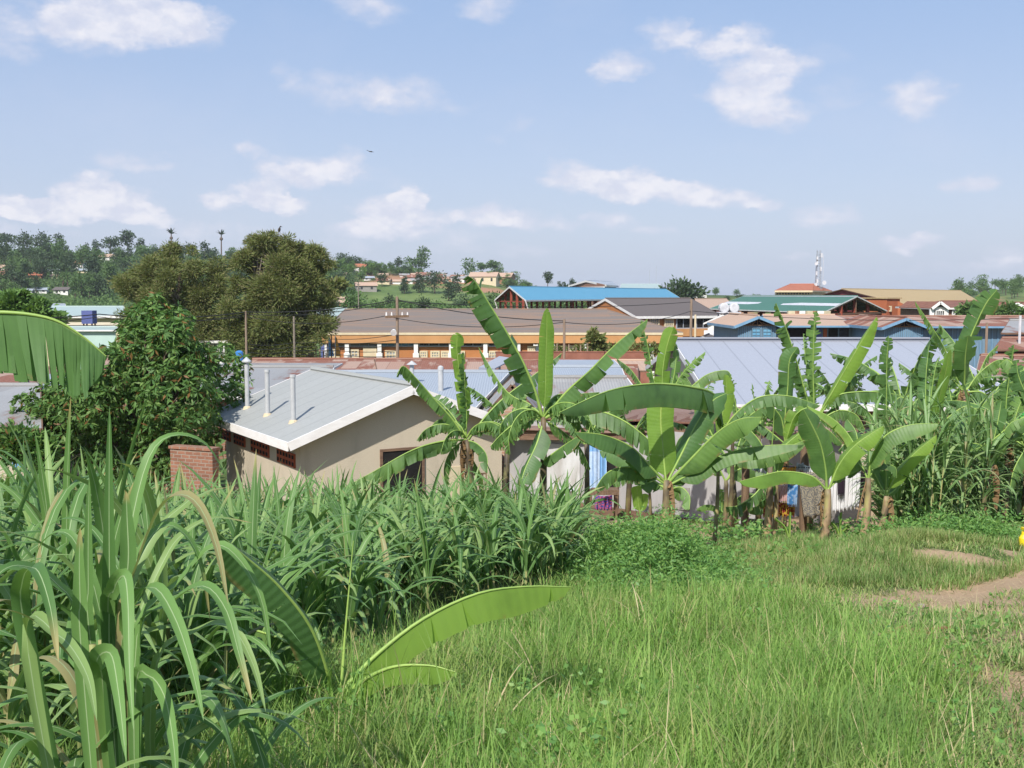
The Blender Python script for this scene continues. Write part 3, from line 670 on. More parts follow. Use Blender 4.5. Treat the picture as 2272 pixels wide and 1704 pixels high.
L1 = house('tin_roof_house', 'wide pale silver roof right behind the beige house ridge', 'house', P(640, 905, 34), P(1052, 908, 34), P(742, 829, 43), P(1128, 824, 43), roof='roof_silver', wall='plaster_beige', fascia='white_paint', fw=.1, over=.3)
p = P(978, 872, 38); q = P(978, 822, 38)
m = MB(); m.tube([(p.x, p.y, p.z - .6), (p.x, p.y, q.z)], .095, 12); vp = m.build('vent_pipe', M['pipe_grey'], L1['root'])
m = MB(); m.tube([(p.x, p.y, q.z), (p.x, p.y, q.z + .12), (p.x, p.y, q.z + .17)], [.105, .1, .03], 12); m.build('pipe_cap', M['pipe_grey'], vp)
p = P(914, 840, 40); q = P(914, 810, 40); m = MB(); m.tube([(p.x, p.y, p.z - .8), (p.x, p.y, q.z), (p.x, p.y, q.z + .02), (p.x, p.y, q.z + .16)], [.08, .08, .2, .01], 12); m.build('vent_pipe', M['pipe_grey'], L1['root'])
L2 = house('brick_gable_house', 'brick gabled house with weathered bargeboard between the two tallest bananas', 'house', P(1218, 925, 31), P(1240, 905, 38), P(1137, 836, 31), P(1160, 826, 38), roof='roof_grey_old', wall='brick_pale', fascia='board_brown', fw=.14, over=.22, end_over=.12)
L3 = house('tin_roof_house', 'light silver roofs behind the arching banana leaf', 'house', P(1190, 885, 36), P(1405, 885, 36), P(1222, 815, 47), P(1378, 815, 47), roof='roof_silver', wall='plaster_beige', fascia='white_paint', fw=.1, over=.3)
house('tin_roof_house', 'lower silver lean-to roof with ribbed ridge left of the big grey roof', 'house', P(1205, 905, 32), P(1440, 905, 32), P(1228, 838, 35), P(1390, 838, 35), roof='roof_grey_old', wall='plaster_beige', fascia='white_paint', fw=.08, over=.25)
m = MB(); m.slab([P(1062, 815, 50), P(1098, 817, 48), P(1140, 795, 51), P(1108, 790, 53)], .05); m.poly([P(1062, 815, 50), P(1098, 817, 48), P(1098, 850, 48), P(1062, 850, 50)])
tag(m.build('lean_to_roof', [M['roof_big_grey']]), 'small tilted grey sheet roof poking up left of the tall banana leaf', 'roof')

# --- the big grey roof
K = house('big_grey_roof_house', 'wide house under the big plain blue-grey metal roof right of centre', 'house', P(1586, 897, 32), P(2292, 897, 32), P(1495, 756, 40.5), P(2060, 756, 40.5),
          roof='roof_big_grey', wall='plaster_beige', fascia='white_paint', fw=.2, over=.55, end_over=.35)
for i, x in enumerate((1660, 1790, 1900, 1990)):
    wall_part(K, K['c0'], K['c1'], (x, 915, x + 34, 985), 'window' if i % 2 else 'door', 'dark_glass', .04, frame='board_brown', bars=(1, 0))
m = MB(); r0 = K['R0'] + Vector((0, 0, .1)); r1 = K['R1'] + Vector((0, 0, .1)); m.beam(r0, r1, .3, .05); m.build('ridge_flashing', M['roof_big_grey'], K['root'])

# --- orange hall
OH = house('orange_hall', 'long orange hall under a grey-brown hipped roof with white columns', 'hall', P(712, 737, 104), P(1515, 739, 104), P(765, 684, 117), P(1347, 690, 117),
           hip=(1, 1), over=.7, roof='roof_grey_shingle', wall='orange_wall', fascia='cream', fw=.22, thick=.1)
rt = OH['root']; E0, E1, n = OH['E0'], OH['E1'], OH['n']; dd = OH['d']
m = MB(); m.beam(E0 + Vector((0, 0, -.62)) + n * .1, E1 + Vector((0, 0, -.62)) + n * .1, .15, .75); m.beam(E0 + Vector((0, 0, -.62)) + n * .1 + dd * .1, OH['F0'] + Vector((0, 0, -.62)) + dd * .1, .15, .75); m.build('orange_band', M['orange_light'], rt)
CA0, CA1 = E0 + n * .35, E1 + n * .35
for x in (723, 770, 842, 923, 1001, 1077, 1150, 1226, 1300, 1372, 1445, 1505):
    p = hit_line(x, 760, CA0, CA1); m = MB(); zt_ = E0.z - 1.0
    m.box((p.x, p.y, (zt_ + OH['zg']) / 2), (.38 if x > 760 else .2, .38, zt_ - OH['zg']))
    if x > 740: m.box((p.x, p.y, (zt_ - .9 + OH['zg']) / 2), (.56, .56, zt_ - 1.0 - OH['zg']))
    m.build('column', M['white_wall'], rt)
c0, c1 = OH['c0'], OH['c1']
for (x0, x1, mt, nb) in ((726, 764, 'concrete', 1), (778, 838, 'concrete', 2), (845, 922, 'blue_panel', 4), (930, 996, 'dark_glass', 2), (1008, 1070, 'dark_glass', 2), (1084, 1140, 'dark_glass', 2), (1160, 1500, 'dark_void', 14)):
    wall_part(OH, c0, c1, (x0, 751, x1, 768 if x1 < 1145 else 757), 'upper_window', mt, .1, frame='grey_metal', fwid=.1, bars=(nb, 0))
for (x0, y0, x1, y1) in ((726, 776, 752, 792), (772, 777, 795, 793), (857, 779, 878, 796), (932, 780, 947, 793), (957, 780, 974, 793), (980, 780, 995, 793), (1012, 780, 1030, 793), (1086, 780, 1102, 795), (1112, 780, 1128, 795), (1172, 769, 1186, 779), (1242, 768, 1256, 780), (1262, 768, 1274, 780), (1335, 768, 1350, 780)):
    wall_part(OH, c0, c1, (x0, y0, x1, y1), 'window', 'pane_pale', .12, frame='cream', fwid=.16, bars=(2, 1))
wall_part(OH, c0, c1, (1188, 764, 1200, 790), 'door', 'grey_metal', .1)
wall_part(OH, c0, c1, (1222, 764, 1236, 790), 'door', 'pane_pale', .1)
wall_part(OH, c0, c1, (806, 769, 836, 792), 'scaffold_panel', 'cream', .2)
for x in (1188, 1207):
    p = hit_line(x, 760, c0, c1); q = p - n * .35; m = MB(); m.box((q.x, q.y, hit_line(x, 762, c0, c1).z), (.42, .4, .42)); a = m.build('air_conditioner', M['white_paint'], rt)
    m = MB(); m.tube([q - n * .21, q - n * .24], .15, 12); m.build('fan_grille', M['dark_void'], a)
# --- two-storey orange block
OB = house('orange_block', 'two-storey orange building with white-edged gable and charcoal roof', 'building', P(1411, 700, 122), P(1600, 702, 126), P(1343, 660, 131), P(1532, 664, 135),
           hip=(0, 1), over=.6, end_over=.12, roof='roof_charcoal', wall='orange_wall', fascia='white_paint', fw=.28, thick=.1)
c0, c1 = OB['c0'], OB['c1']
for (x0, y0, x1, y1) in ((1441, 705, 1460, 728), (1474, 709, 1492, 728)): wall_part(OB, c0, c1, (x0, y0, x1, y1), 'window', 'pane_pale', .15, frame='cream', fwid=.16, bars=(3, 1))
wall_part(OB, c0, c1, (1500, 706, 1588, 728), 'open_veranda', 'dark_void', .12, frame='grey_metal', fwid=.12, bars=(5, 0))
wall_part(OB, c0, c1, (1452, 729, 1594, 746), 'balcony_wall', 'orange_light', .4)
m = MB(); m.slab([P(1270, 741, 112), P(1508, 741, 112), P(1490, 729, 117), P(1290, 729, 117)], .15); m.build('canopy_roof', M['roof_charcoal'], OB['root'])
m = MB(); m.beam(P(1270, 744, 112), P(1508, 744, 112), .1, .25); m.build('canopy_fascia', M['orange_light'], OB['root'])
# ---- blue market hall
BP = house('blue_market_hall', 'open market hall with bright blue roof on red posts', 'market hall', P(1166, 663, 142), P(1512, 664, 205), P(1130, 632, 150), P(1478, 644, 215),
           roof='roof_blue', fascia='white_paint', fw=.2, over=.6, open_sides=True, thick=.12)
def posts(h, nr, nc, mat, sz=.3, name='post'):
    A, B, Cc, Dd = h['c0'], h['c1'], h['k0'], h['k1']
    for i in range(nr):
        for j in range(nc):
            a = A.lerp(B, i / (nr - 1)); c = Cc.lerp(Dd, i / (nr - 1)); p = a.lerp(c, j / (nc - 1)); t_ = j / (nc - 1); zt_ = h['zt'] + (h['R0'].z - h['E0'].z) * (1 - abs(2 * t_ - 1)) * .9
            m = MB(); m.box((p.x, p.y, (zt_ + h['zg']) / 2), (sz, sz, zt_ - h['zg'])); m.build(name, M[mat], h['root'])
def trusses(h, nr, mat='dark_void'):
    m = MB()
    for i in range(nr):
        t_ = i / (nr - 1) * .985 + .0075; a = h['E0'].lerp(h['E1'], t_); f = h['F0'].lerp(h['F1'], t_); r_ = h['R0'].lerp(h['R1'], t_); dz = Vector((0, 0, -.25))
        m.beam(a + dz, f + dz, .1, .16); m.beam(a + dz, r_ + dz, .1, .14); m.beam(f + dz, r_ + dz, .1, .14); mm = (a + f) / 2; m.beam(mm + dz, r_ + dz, .1, .1)
    for k in range(1, 9):
        t_ = k / 9
        for s_ in ('E', 'F'):
            a = h[s_ + '0'].lerp(h['R0'], t_) + Vector((0, 0, -.2)); b2 = h[s_ + '1'].lerp(h['R1'], t_) + Vector((0, 0, -.2)); m.beam(a, b2, .07, .1)
    m.build('roof_truss', M[mat], h['root'])
posts(BP, 9, 5, 'rust_red', .32); trusses(BP, 9, 'rust_red')
m = MB(); 
for k in range(2):
    e = BP['E0'] if k else BP['F0']; q = e + Vector((.3, .3, -1.1)); m.tube([e + Vector((0, 0, -.1)), q, q + Vector((.1, .2, -3))], .09, 6)
m.build('downpipe', M['white_paint'], BP['root'])
# low stores inside the market
for i in range(3):
    x = (1245, 1285, 1330)[i]; D = 188 + 6 * i; p = P(x, 690, D); m = MB(); zb = g(p.x, p.y); m.box((p.x, p.y, (p.z + zb) / 2), (2.5, 2, p.z - zb)); m.box((p.x, p.y, p.z + .1), (2.9, 2.4, .15), mi=1)
    tag(m.build('kiosk', [M['tile_tan'] if i else M['white_wall'], M['rust_red']]), ('white kiosk seen under the blue market roof', 'tan kiosk under the blue market roof, middle one', 'tan kiosk under the blue market roof, right one')[i], 'kiosk')
# ---- white gabled house
WG = house('white_gable_house', 'plain white gabled house left of the blue stalls', 'house', P(1645, 717, 100), P(1662, 712, 112), P(1603, 697, 101), P(1621, 694, 113), roof='roof_charcoal', wall='white_wall', fascia='white_paint', fw=.14, over=.35)
m = MB(); m.slab([P(1562, 742, 96), P(1645, 742, 96), P(1645, 733, 99), P(1562, 733, 99)], .08); m.build('porch_roof', M['white_paint'], WG['root'])
h = house('small_grey_gable', 'little grey gabled roof below the white house', 'shed', P(1587, 756, 88), P(1600, 752, 94), P(1560, 745, 88), P(1573, 742, 94), roof='roof_charcoal', wall='concrete', fascia='white_paint', fw=.1, over=.2)
# water tanks on a stand
def tank_stand(label, px, py, D, r_, n_t, mat):
    p = P(px, py, D); zb = g(p.x, p.y); root = thing('water_tank', label, 'water tank', (p.x, p.y, zb)); m = MB()
    for sx_ in (-1, 1):
        for sy_ in (-1, 1): m.beam((p.x + sx_ * r_ * n_t, p.y + sy_ * r_, zb), (p.x + sx_ * r_ * n_t, p.y + sy_ * r_, p.z - r_), .12, .12)
    m.box((p.x, p.y, p.z - r_), (r_ * 2 * n_t + .3, r_ * 2 + .3, .12)); m.build('stand', M['steel_white'], root)
    for i in range(n_t):
        q = Vector((p.x + (i - (n_t - 1) / 2) * r_ * 2.05, p.y, p.z)); m = MB()
        m.tube([q - Vector((0, r_, 0)), q - Vector((0, r_ * .9, 0)), q + Vector((0, r_ * .9, 0)), q + Vector((0, r_, 0))], [r_ * .8, r_, r_, r_ * .8], 14); m.build('tank', M[mat], root, smooth=False)
tank_stand('pair of round silver water tanks on a stand before the green market roof', 1617, 683, 108, .47, 2, 'steel_white')
# ---- green market hall
GP = house('green_market_hall', 'open market hall with green roof and one white skylight stripe', 'market hall', P(1573, 687, 152), P(1826, 690, 118), P(1650, 657, 160), P(1902, 656, 125),
           roof='roof_green', fascia='white_paint', fw=.12, over=.6, open_sides=True, thick=.12)
posts(GP, 7, 5, 'rust_red', .35); trusses(GP, 7, 'board_brown')
m = MB()
for (t0, t1) in ((.36, .52), (.95, 1.0)):
    up = Vector((0, 0, .03)); m.poly([GP['E0'].lerp(GP['R0'], t0) + up, GP['E1'].lerp(GP['R1'], t0) + up, GP['E1'].lerp(GP['R1'], t1) + up, GP['E0'].lerp(GP['R0'], t1) + up])
m.build('skylight_strip', M['steel_white'], GP['root'])
q0, q1 = GP['k1'], GP['c1']; m = MB(); m.beam(Vector((q1.x, q1.y, GP['zt'] - .45)), Vector((q0.x, q0.y, GP['zt'] - .45)), .15, .6); m.build('gable_beam', M['rust_red'], GP['root'])
m = MB(); a, b_ = GP['c0'] + n * 1.5, GP['c1'] + n * 1.5; m.beam(Vector((a.x, a.y, GP['zt'] - 2.4)), Vector((b_.x, b_.y, GP['zt'] - 2.4)), .2, 1.5); m.build('half_wall', M['orange_light'], GP['root'])
for i in range(7):
    p = P(1850 + i * 13 - 95, 693, 116); zb = g(p.x, p.y); m = MB(); m.box((p.x, p.y, zb + 2.2), (.5, .5, 4.4)); m.box((p.x, p.y, p.z), (.7, .6, .3), i * .6, 1)
    tag(m.build('goods_stack', [M['board_brown'], M[('cream', 'tile_tan', 'white_paint')[i % 3]]]), 'stack of pale market goods under the green market roof', 'goods', 'goods stacked under the green roof')
h = house('tin_roof_house', 'pinkish tan tin roof left of the green market roof', 'building', P(1545, 690, 170), P(1640, 690, 185), P(1542, 663, 190), P(1612, 663, 205), roof='roof_tan_pink', wall='rust_red', fascia='rust_red', fw=.3, over=.5)
# ---- tan warehouse
TW = house('tan_roof_warehouse', 'large warehouse with mustard tan roof and maroon gable', 'warehouse', P(2045, 691, 150), P(2186, 672, 215), P(1868, 638, 170), P(2132, 647, 235),
           hip=(0, 0), roof='roof_tan', wall='maroon', fascia='board_brown', fw=.12, over=.5, thick=.12)
c, k = TW['c0'], TW['k0']
a, b_ = P(1922, 692, 156), P(1990, 692, 152); m = MB(); zb = g(45, 150); mid = (a + b_) / 2; dr = b_ - a; dr.z = 0
zt_ = P(1950, 663, 154).z; m.box((mid.x, mid.y + 1.5, (zt_ + zb) / 2), (dr.length, 3, zt_ - zb), math.atan2(dr.y, dr.x)); m.build('annex', M['warehouse_orange'], TW['root'])
m = MB(); m.box((mid.x, mid.y + 1.5, zt_ + .1), (dr.length + .4, 3.4, .14), math.atan2(dr.y, dr.x)); m.build('annex_roof', M['roof_tan'], TW['root'])
m = MB(); nn = Vector((-(dr.y), dr.x, 0)).normalized(); aa = P(1992, 700, 151.5); bb = P(2040, 700, 149.5)
m.poly([Vector((aa.x, aa.y, zb)), Vector((bb.x, bb.y, zb)), P(2040, 692, 149.5), P(1992, 668, 151.5)]); m.build('orange_gable_panel', M['warehouse_orange'], TW['root'])
wall_part(TW, a, b_, (1966, 680, 1978, 690), 'vent_panel', 'tile_tan', .1, frame='cream', fwid=.15)
# ---- red tiled building with mast
RT = house('red_tiled_building', 'office block with red tiled hipped roof below the radio mast', 'building', P(1719, 645, 225), P(1803, 644, 222), P(1752, 631, 238), P(1806, 630, 236), hip=(1, 1),
           roof='roof_tile_red', wall='white_wall', fascia='cream', fw=.35, over=1.2, thick=.2)
wall_part(RT, RT['c0'], RT['c1'], (1722, 648, 1798, 655), 'window_band', 'dark_glass', .3, frame='cream', fwid=.3, bars=(11, 0))
m = MB(); p = P(1815, 640, 236); 
for sx_, sy_ in ((-1, -1), (1, -1), (1, 1), (-1, 1)): m.beam((p.x + sx_ * .55, p.y + sy_ * .55, p.z - 1), (p.x + sx_ * .3, p.y + sy_ * .3, P(1815, 555, 236).z), .1, .1)
for i in range(14):
    z0 = p.z + i * .58; s_ = .55 - .25 * i / 14
    for (x0, y0, x1, y1) in ((-1,-1,1,-1), (1,-1,1,1), (1,1,-1,1), (-1,1,-1,-1)):
        m.beam((p.x + x0 * s_, p.y + y0 * s_, z0), (p.x + x1 * s_, p.y + y1 * s_, z0 + .5), .06, .06); m.beam((p.x + x0 * s_, p.y + y0 * s_, z0), (p.x + x1 * s_, p.y + y1 * s_, z0), .06, .06)
mast = thing('radio_mast', 'grey lattice radio mast rising above the red tiled roof', 'mast', (p.x, p.y, p.z - 1)); m.build('lattice', M['grey_metal'], mast)
m = MB()
for i, (z0, s_) in enumerate(((7.0, .5), (5.6, -.5), (4.1, .4), (3.2, -.6), (1.6, -.4), (6.3, -.5))): m.box((p.x + s_ * .9, p.y - .6, p.z + z0), (.3, .25, .9))
m.beam((p.x + 1.0, p.y, p.z), (p.x + 1.0, p.y, p.z + 7.2), .06, .06); m.build('antenna_panel', M['steel_white'], mast)
for i, (z0, s_, r_) in enumerate(((5.2, -.7, .35), (1.2, 1.1, .45), (.8, -.7, .35))):
    m = MB(); m.tube([(p.x + s_, p.y - .5, p.z + z0), (p.x + s_, p.y - .8, p.z + z0)], [r_ * .6, r_], 10); m.build('dish', M['steel_white'], mast)
# thin far antenna
for px_, top in ((1456, 590), (1441, 600)):
    p = P(px_, 660, 400); m = MB(); m.beam(p - Vector((0, 0, 4)), P(px_, top, 400), .12, .12); tag(m.build('antenna', M['grey_metal']), 'faint thin antenna above the blue roof, %s of two' % ('taller' if px_ == 1456 else 'shorter'), 'antenna')
# far blocks on the skyline
h = house('school_block', 'red and white banded block on the skyline left of the orange gable', 'building', P(1345, 636, 300), P(1372, 630, 330), P(1300, 622, 315), P(1358, 625, 345), roof='roof_silver', wall='brick_red', fascia='white_paint', fw=.5, over=.6)
A_, B_ = h['k0'], h['c0']
m = MB()
for k in range(3): m.beam(Vector((A_.x, A_.y - .1, h['zt'] - .8 - k * 1.2)), Vector((B_.x, B_.y - .1, h['zt'] - .8 - k * 1.2)), .3, .5)
m.build('white_band', M['white_wall'], h['root'])
house('green_roof_building', 'pale green low roof on the skyline beyond the blue roof', 'building', P(1375, 640, 320), P(1470, 640, 320), P(1378, 630, 335), P(1462, 631, 335), roof='roof_pale_green', wall='white_wall', over=.5)
h = house('concrete_block', 'small tan concrete block on the skyline right of the blue roof', 'building', P(1532, 652, 300), P(1568, 652, 300), P(1532, 649, 312), P(1568, 649, 312), roof='roof_pale_green', wall='tile_tan', fascia='white_paint', fw=.4, over=.3)
wall_part(h, h['c0'], h['c1'], (1534, 656, 1566, 660), 'window_band', 'pane_pale', .3, frame='white_paint', fwid=.3, bars=(5, 0))
# ---- blue stalls
zS = g(25, 84)
ST = house('blue_stall_row', 'long row of blue timber stalls under tan tin roofing', 'stalls', P(1700, 722, 84), P(1912, 723, 84), P(1692, 699, 92), P(1852, 699, 92), roof='roof_tan_pink', wall='blue_wood', fascia='blue_trim', fw=.14, over=1.0, end_over=.1)
c0, c1 = ST['c0'], ST['c1']
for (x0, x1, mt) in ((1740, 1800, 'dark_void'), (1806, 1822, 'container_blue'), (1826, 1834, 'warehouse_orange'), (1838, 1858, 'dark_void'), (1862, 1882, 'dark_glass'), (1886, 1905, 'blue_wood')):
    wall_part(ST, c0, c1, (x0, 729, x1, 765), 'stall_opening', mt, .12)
S2 = house('blue_stall_row', 'long row of blue timber stalls under streaked rusty roofing', 'stalls', P(1914, 724, 84), P(2420, 724, 84), P(1848, 698, 93), P(2420, 706, 93), roof='roof_rust', wall='blue_wood', fascia='blue_trim', fw=.14, over=.8, end_over=.1)
m = MB()
for i in range(40): 
    t_ = i / 39; p = S2['c0'].lerp(S2['c1'], t_); m.box((p.x, p.y - .03, (S2['zt'] + S2['zg']) / 2), (.05, .06, S2['zt'] - S2['zg'] - .1))
m.build('batten', M['blue_trim'], S2['root'])
def gable_stall(label, xl, xa, xr, ya, ye, D, roof):
    h = house('blue_gable_stall', label, 'stall', P(xr, ye, D), P(xr + (xr - CX) * -.12, ye, D * 1.13), P(xa, ya, D), P(xa + (xa - CX) * -.12, ya, D * 1.13), roof=roof, wall='blue_wood', fascia='blue_trim', fw=.2, over=.4, end_over=.55)
    a, b_ = h['k0'], h['c0']; d_ = Vector((b_.x - a.x, b_.y - a.y, 0)); m = MB(); zt_ = h['zt'] - .05; nn_ = Vector((0, -.06, 0))
    m.poly([Vector((a.x, a.y, zt_)) + nn_, Vector((b_.x, b_.y, zt_)) + nn_, Vector(((a.x + b_.x) / 2, (a.y + b_.y) / 2, h['R0'].z - .2)) + nn_]); m.build('gable_opening', M['dark_void'], h['root'])
    m = MB(); m.beam(Vector((a.x, a.y - .12, zt_)), Vector((b_.x, b_.y - .12, zt_)), .06, .08); mid = Vector(((a.x + b_.x) / 2, a.y - .12, h['R0'].z - .3))
    for t0 in (.2, .35, .5, .65, .8): m.beam(Vector((a.x, a.y - .12, zt_)) + d_ * t0, mid + d_ * (t0 - .5) * .35 + Vector((0, 0, -.2 * abs(t0 - .5) * 3)), .04, .05)
    m.build('roof_truss', M['wood_old'], h['root'])
    m = MB(); nb = 18
    for i in range(nb + 1):
        q = a.lerp(b_, i / nb); m.box((q.x, q.y - .02, (zt_ + h['zg']) / 2), (.035, .05, zt_ - h['zg'] - .1))
    m.build('batten', M['blue_trim'], h['root'])
    return h
h = gable_stall('small blue gabled stall with double shutters, left end of the blue stalls', 1630, 1684, 1738, 698, 719, 79, 'roof_tan_pink')
for x in (1668, 1692): wall_part(h, h['k0'], h['c0'], (x, 728, x + 18, 752), 'shutter', 'blue_panel', .1, frame='blue_wood', fwid=.05, bars=(1, 2))
gable_stall('wide blue gabled stall in the middle of the blue stalls', 1950, 2012, 2066, 702, 722, 77, 'roof_rust')
# ---- bungalows upper right
def bungalow(label, xs, D, mats, gx):
    x0, x1, yr, ye = xs
    h = house('tiled_bungalow', label, 'house', P(x0, ye, D), P(x1, ye, D), P(x0 + 12, yr, D + 7), P(x1 - 12, yr, D + 7), hip=(1, 1), roof='roof_tile_brown', wall='brick_red', fascia='white_paint', fw=.2, over=.5)
    gl, ga, gr = gx
    m = MB(); pl, pa, pr = P(gl, ye, D - 3), P(ga, yr + 1, D - 3), P(gr, ye, D - 3); bk = Vector((-1.5, 7, 0))
    m.slab([pl, pa, pa + bk, pl + bk], .1); m.slab([pa, pr, pr + bk, pa + bk], .1); m.build('gable_roof', M['roof_tile_brown'], h['root'])
    m = MB(); zg_ = h['zg']; pl2 = pl.lerp(pr, .08) + Vector((0, .6, 0)); pr2 = pl.lerp(pr, .92) + Vector((0, .6, 0)); m.poly([Vector((pl2.x, pl2.y, zg_)), Vector((pr2.x, pr2.y, zg_)), pr2, pa + Vector((0, .6, -.2)), pl2]); m.build('gable_wall', M['brick_red'], h['root'])
    m = MB(); m.beam(pl + Vector((0, -.03, -.1)), pa + Vector((0, -.03, -.1)), .06, .32); m.beam(pr + Vector((0, -.03, -.1)), pa + Vector((0, -.03, -.1)), .06, .32); m.beam(pl2 + Vector((0, -.1, -.1)), pr2 + Vector((0, -.1, -.1)), .06, .4)
    for q_ in (pl2, pr2): m.box((q_.x, q_.y - .1, (zg_ + q_.z) / 2), (.5, .3, q_.z - zg_))
    m.build('white_trim', M['white_wall'], h['root'])
    wall_part(h, pl2, pr2, (gl + 7, ye + 6, gr - 8, ye + 17), 'window', 'dark_glass', .2, frame='white_paint', fwid=.12, bars=(4, 0))
    wall_part(h, h['c0'], h['c1'], (gr + 6, ye + 6, min(x1 - 12, gr + 26), ye + 15), 'window', 'dark_glass', .2, frame='white_paint', fwid=.12, bars=(3, 0))
bungalow('brown tiled bungalow with white-trimmed gable in front of the tan warehouse', (2075, 2215, 668, 683), 135, 0, (2068, 2087, 2106))
bungalow('brown tiled bungalow with a broad white gable at the right edge', (2190, 2330, 671, 686), 145, 0, (2232, 2258, 2286))
# ---- right edge shacks
cottage('rust_roof_shack', 'shack with half grey half rusty roof beside a white post at the right edge', 2222, 2400, 738, 711, 62, 67, 'roof_grey_old', 'blue_wood', dx0=18)
cottage('rust_roof_shack', 'low shack with tan rusty roof below the half grey one', 2205, 2400, 775, 750, 56, 60, 'roof_rust', 'wood_old', dx0=18)
h = cottage('green_shop', 'bright green walled shop with rusty roof behind the right bananas', 2165, 2420, 832, 790, 42, 50, 'roof_rust', 'green_wall', dx0=10, fascia='concrete', fw=.2)
for px_, y0 in ((2264, 700), (2190, 716)):
    p = P(px_, y0, 58); m = MB(); m.tube([(p.x, p.y, g(p.x, p.y)), p], .07, 6); tag(m.build('post', M['steel_white' if px_ > 2200 else 'wood_pole']), 'thin white post beside the half grey shack roof' if px_ > 2200 else 'thin wooden post in front of the blue stalls near the right edge', 'post')
# ---- left background: pale green warehouse
GW = house('pale_green_warehouse', 'long pale green roofed warehouse on the left beyond the banana leaf', 'warehouse', P(60, 700, 118), P(275, 701, 118), P(60, 680, 128), P(275, 681, 128), roof='roof_pale_green', wall='cream', fascia='white_paint', fw=.25, over=.8)
m = MB(); m.slab([P(130, 724, 112), P(280, 724, 112), P(280, 715, 116), P(130, 715, 116)], .15); m.build('veranda_roof', M['cream'], GW['root'])
p = P(198, 704, 108); zb = g(p.x, p.y); m = MB(); m.box((p.x, p.y, (P(198, 689, 108).z + P(198, 718, 108).z) / 2), (24 / 2450 * 108, 1.2, 29 / 2450 * 108)); tk = thing('blue_water_tower', 'square dark blue tank before the pale green warehouse', 'water tank', (p.x, p.y, zb)); m.build('tank', M['container_blue'], tk)
m = MB()
for sx_ in (-.4, .4):
    for sy_ in (-.4, .4): m.beam((p.x + sx_, p.y + sy_, zb), (p.x + sx_, p.y + sy_, P(198, 717, 108).z), .12, .12)
m.build('stand', M['rust_red'], tk)
house('pale_green_house', 'pale green walled house below the warehouse, half hidden by the mango tree', 'house', P(150, 732, 92), P(262, 732, 92), P(152, 726, 98), P(260, 726, 98), roof='roof_pale_green', wall='pale_green_wall', fascia='white_paint', fw=.12, over=.3)
house('white_long_building', 'white low roof line behind the pale green warehouse', 'building', P(62, 683, 140), P(145, 683, 140), P(62, 675, 150), P(145, 675, 150), roof='roof_silver', wall='white_wall', over=.5)
# teal roof behind the hall's left hip
house('teal_roof_building', 'dull teal roof behind the left end of the orange hall', 'building', P(700, 702, 135), P(790, 702, 135), P(705, 684, 145), P(770, 684, 145), roof='roof_pale_green', wall='container_blue', fascia='pale_green_wall', fw=.3, over=.5)
# shop front below casuarinas
h = house('white_shopfront', 'white framed shopfront glimpsed between the mango and casuarina trees', 'shop', P(440, 756, 96), P(505, 756, 96), P(442, 748, 101), P(503, 748, 101), roof='roof_charcoal', wall='white_wall', fascia='white_paint', fw=.2, over=.4)
for x in (456, 474, 488): wall_part(h, h['c0'], h['c1'], (x, 762, x + 10, 780), 'window', 'dark_glass', .15, frame='white_paint', fwid=.1)
for px_, py_, D_, col, lab in ((604, 765, 92, 'blue_plastic', 'upright light blue plastic water tank under the casuarina tree'), (531, 792, 60, 'blue_plastic', 'dark blue plastic tank partly behind the leaves beside the first vent pipe'), (128, 716, 104, 'blue_plastic', 'small blue tank top just above the torn banana leaf')):
    p = P(px_, py_, D_); r_ = 9 / 2450 * D_; zb = p.z - 1.6; m = MB(); m.tube([(p.x, p.y, zb), (p.x, p.y, p.z - .1), (p.x, p.y, p.z + r_ * 1.2), (p.x, p.y, p.z + r_ * 1.6)], [r_, r_, r_ * .97, r_ * .35], 14)
    m.box((p.x, p.y, (zb + g(p.x, p.y)) / 2), (r_ * 1.8, r_ * 1.8, zb - g(p.x, p.y)), 0, 1)
    tag(m.build('plastic_tank', [M[col], M['concrete']]), lab, 'water tank')
# ------------------------------------------------------------------ the shed
SA_, SB_ = P(1120, 955, 29.0), P(1690, 955, 25.0)
zroof = P(1400, 955, 27).z; d_ = (SB_ - SA_); d_.z = 0; sl_ = d_.length; d_.normalize(); sn = Vector((-d_.y, d_.x, 0))
zgs = g(3, 27)
shed = thing('sheet_metal_shed', 'long low shed of grey sheets with a brown rusty roof behind the front bananas', 'shed', ((SA_.x + SB_.x) / 2, 27.5, zgs))
def sp(s, off, z): q = SA_ + d_ * s - sn * off; return Vector((q.x, q.y, z))
m = MB()
m.poly([sp(0, 0, zgs + .25), sp(sl_, 0, zgs + .1), sp(sl_, 0, zroof + .05), sp(0, 0, zroof + .1)]); m.poly([sp(sl_, 0, zgs), sp(sl_, -3.2, zgs), sp(sl_, -3.2, zroof + .2), sp(sl_, 0, zroof + .05)]); m.poly([sp(0, -3.2, zgs), sp(0, 0, zgs), sp(0, 0, zroof + .1), sp(0, -3.2, zroof + .2)])
m.build('wall', M['shed_sheet'], shed)
def sx_of(px, py=1000): q = hit_line(px, py, SA_, SB_); return (Vector((q.x, q.y, 0)) - Vector((SA_.x, SA_.y, 0))).dot(d_)
def sz_of(px, py): return hit_line(px, py, SA_, SB_).z
m = MB(); m.beam(sp(sx_of(1290), .05, zgs + .22), sp(sl_, .05, zgs + .12), .05, .3); m.build('plinth_board', M['board_brown'], shed)
for px_ in (1325, 1372, 1488, 1660):
    s_ = sx_of(px_); m = MB(); m.beam(sp(s_, .06, zgs), sp(s_, .06, zroof + .05), .07, .07); m.build('post', M['wood_old'], shed)
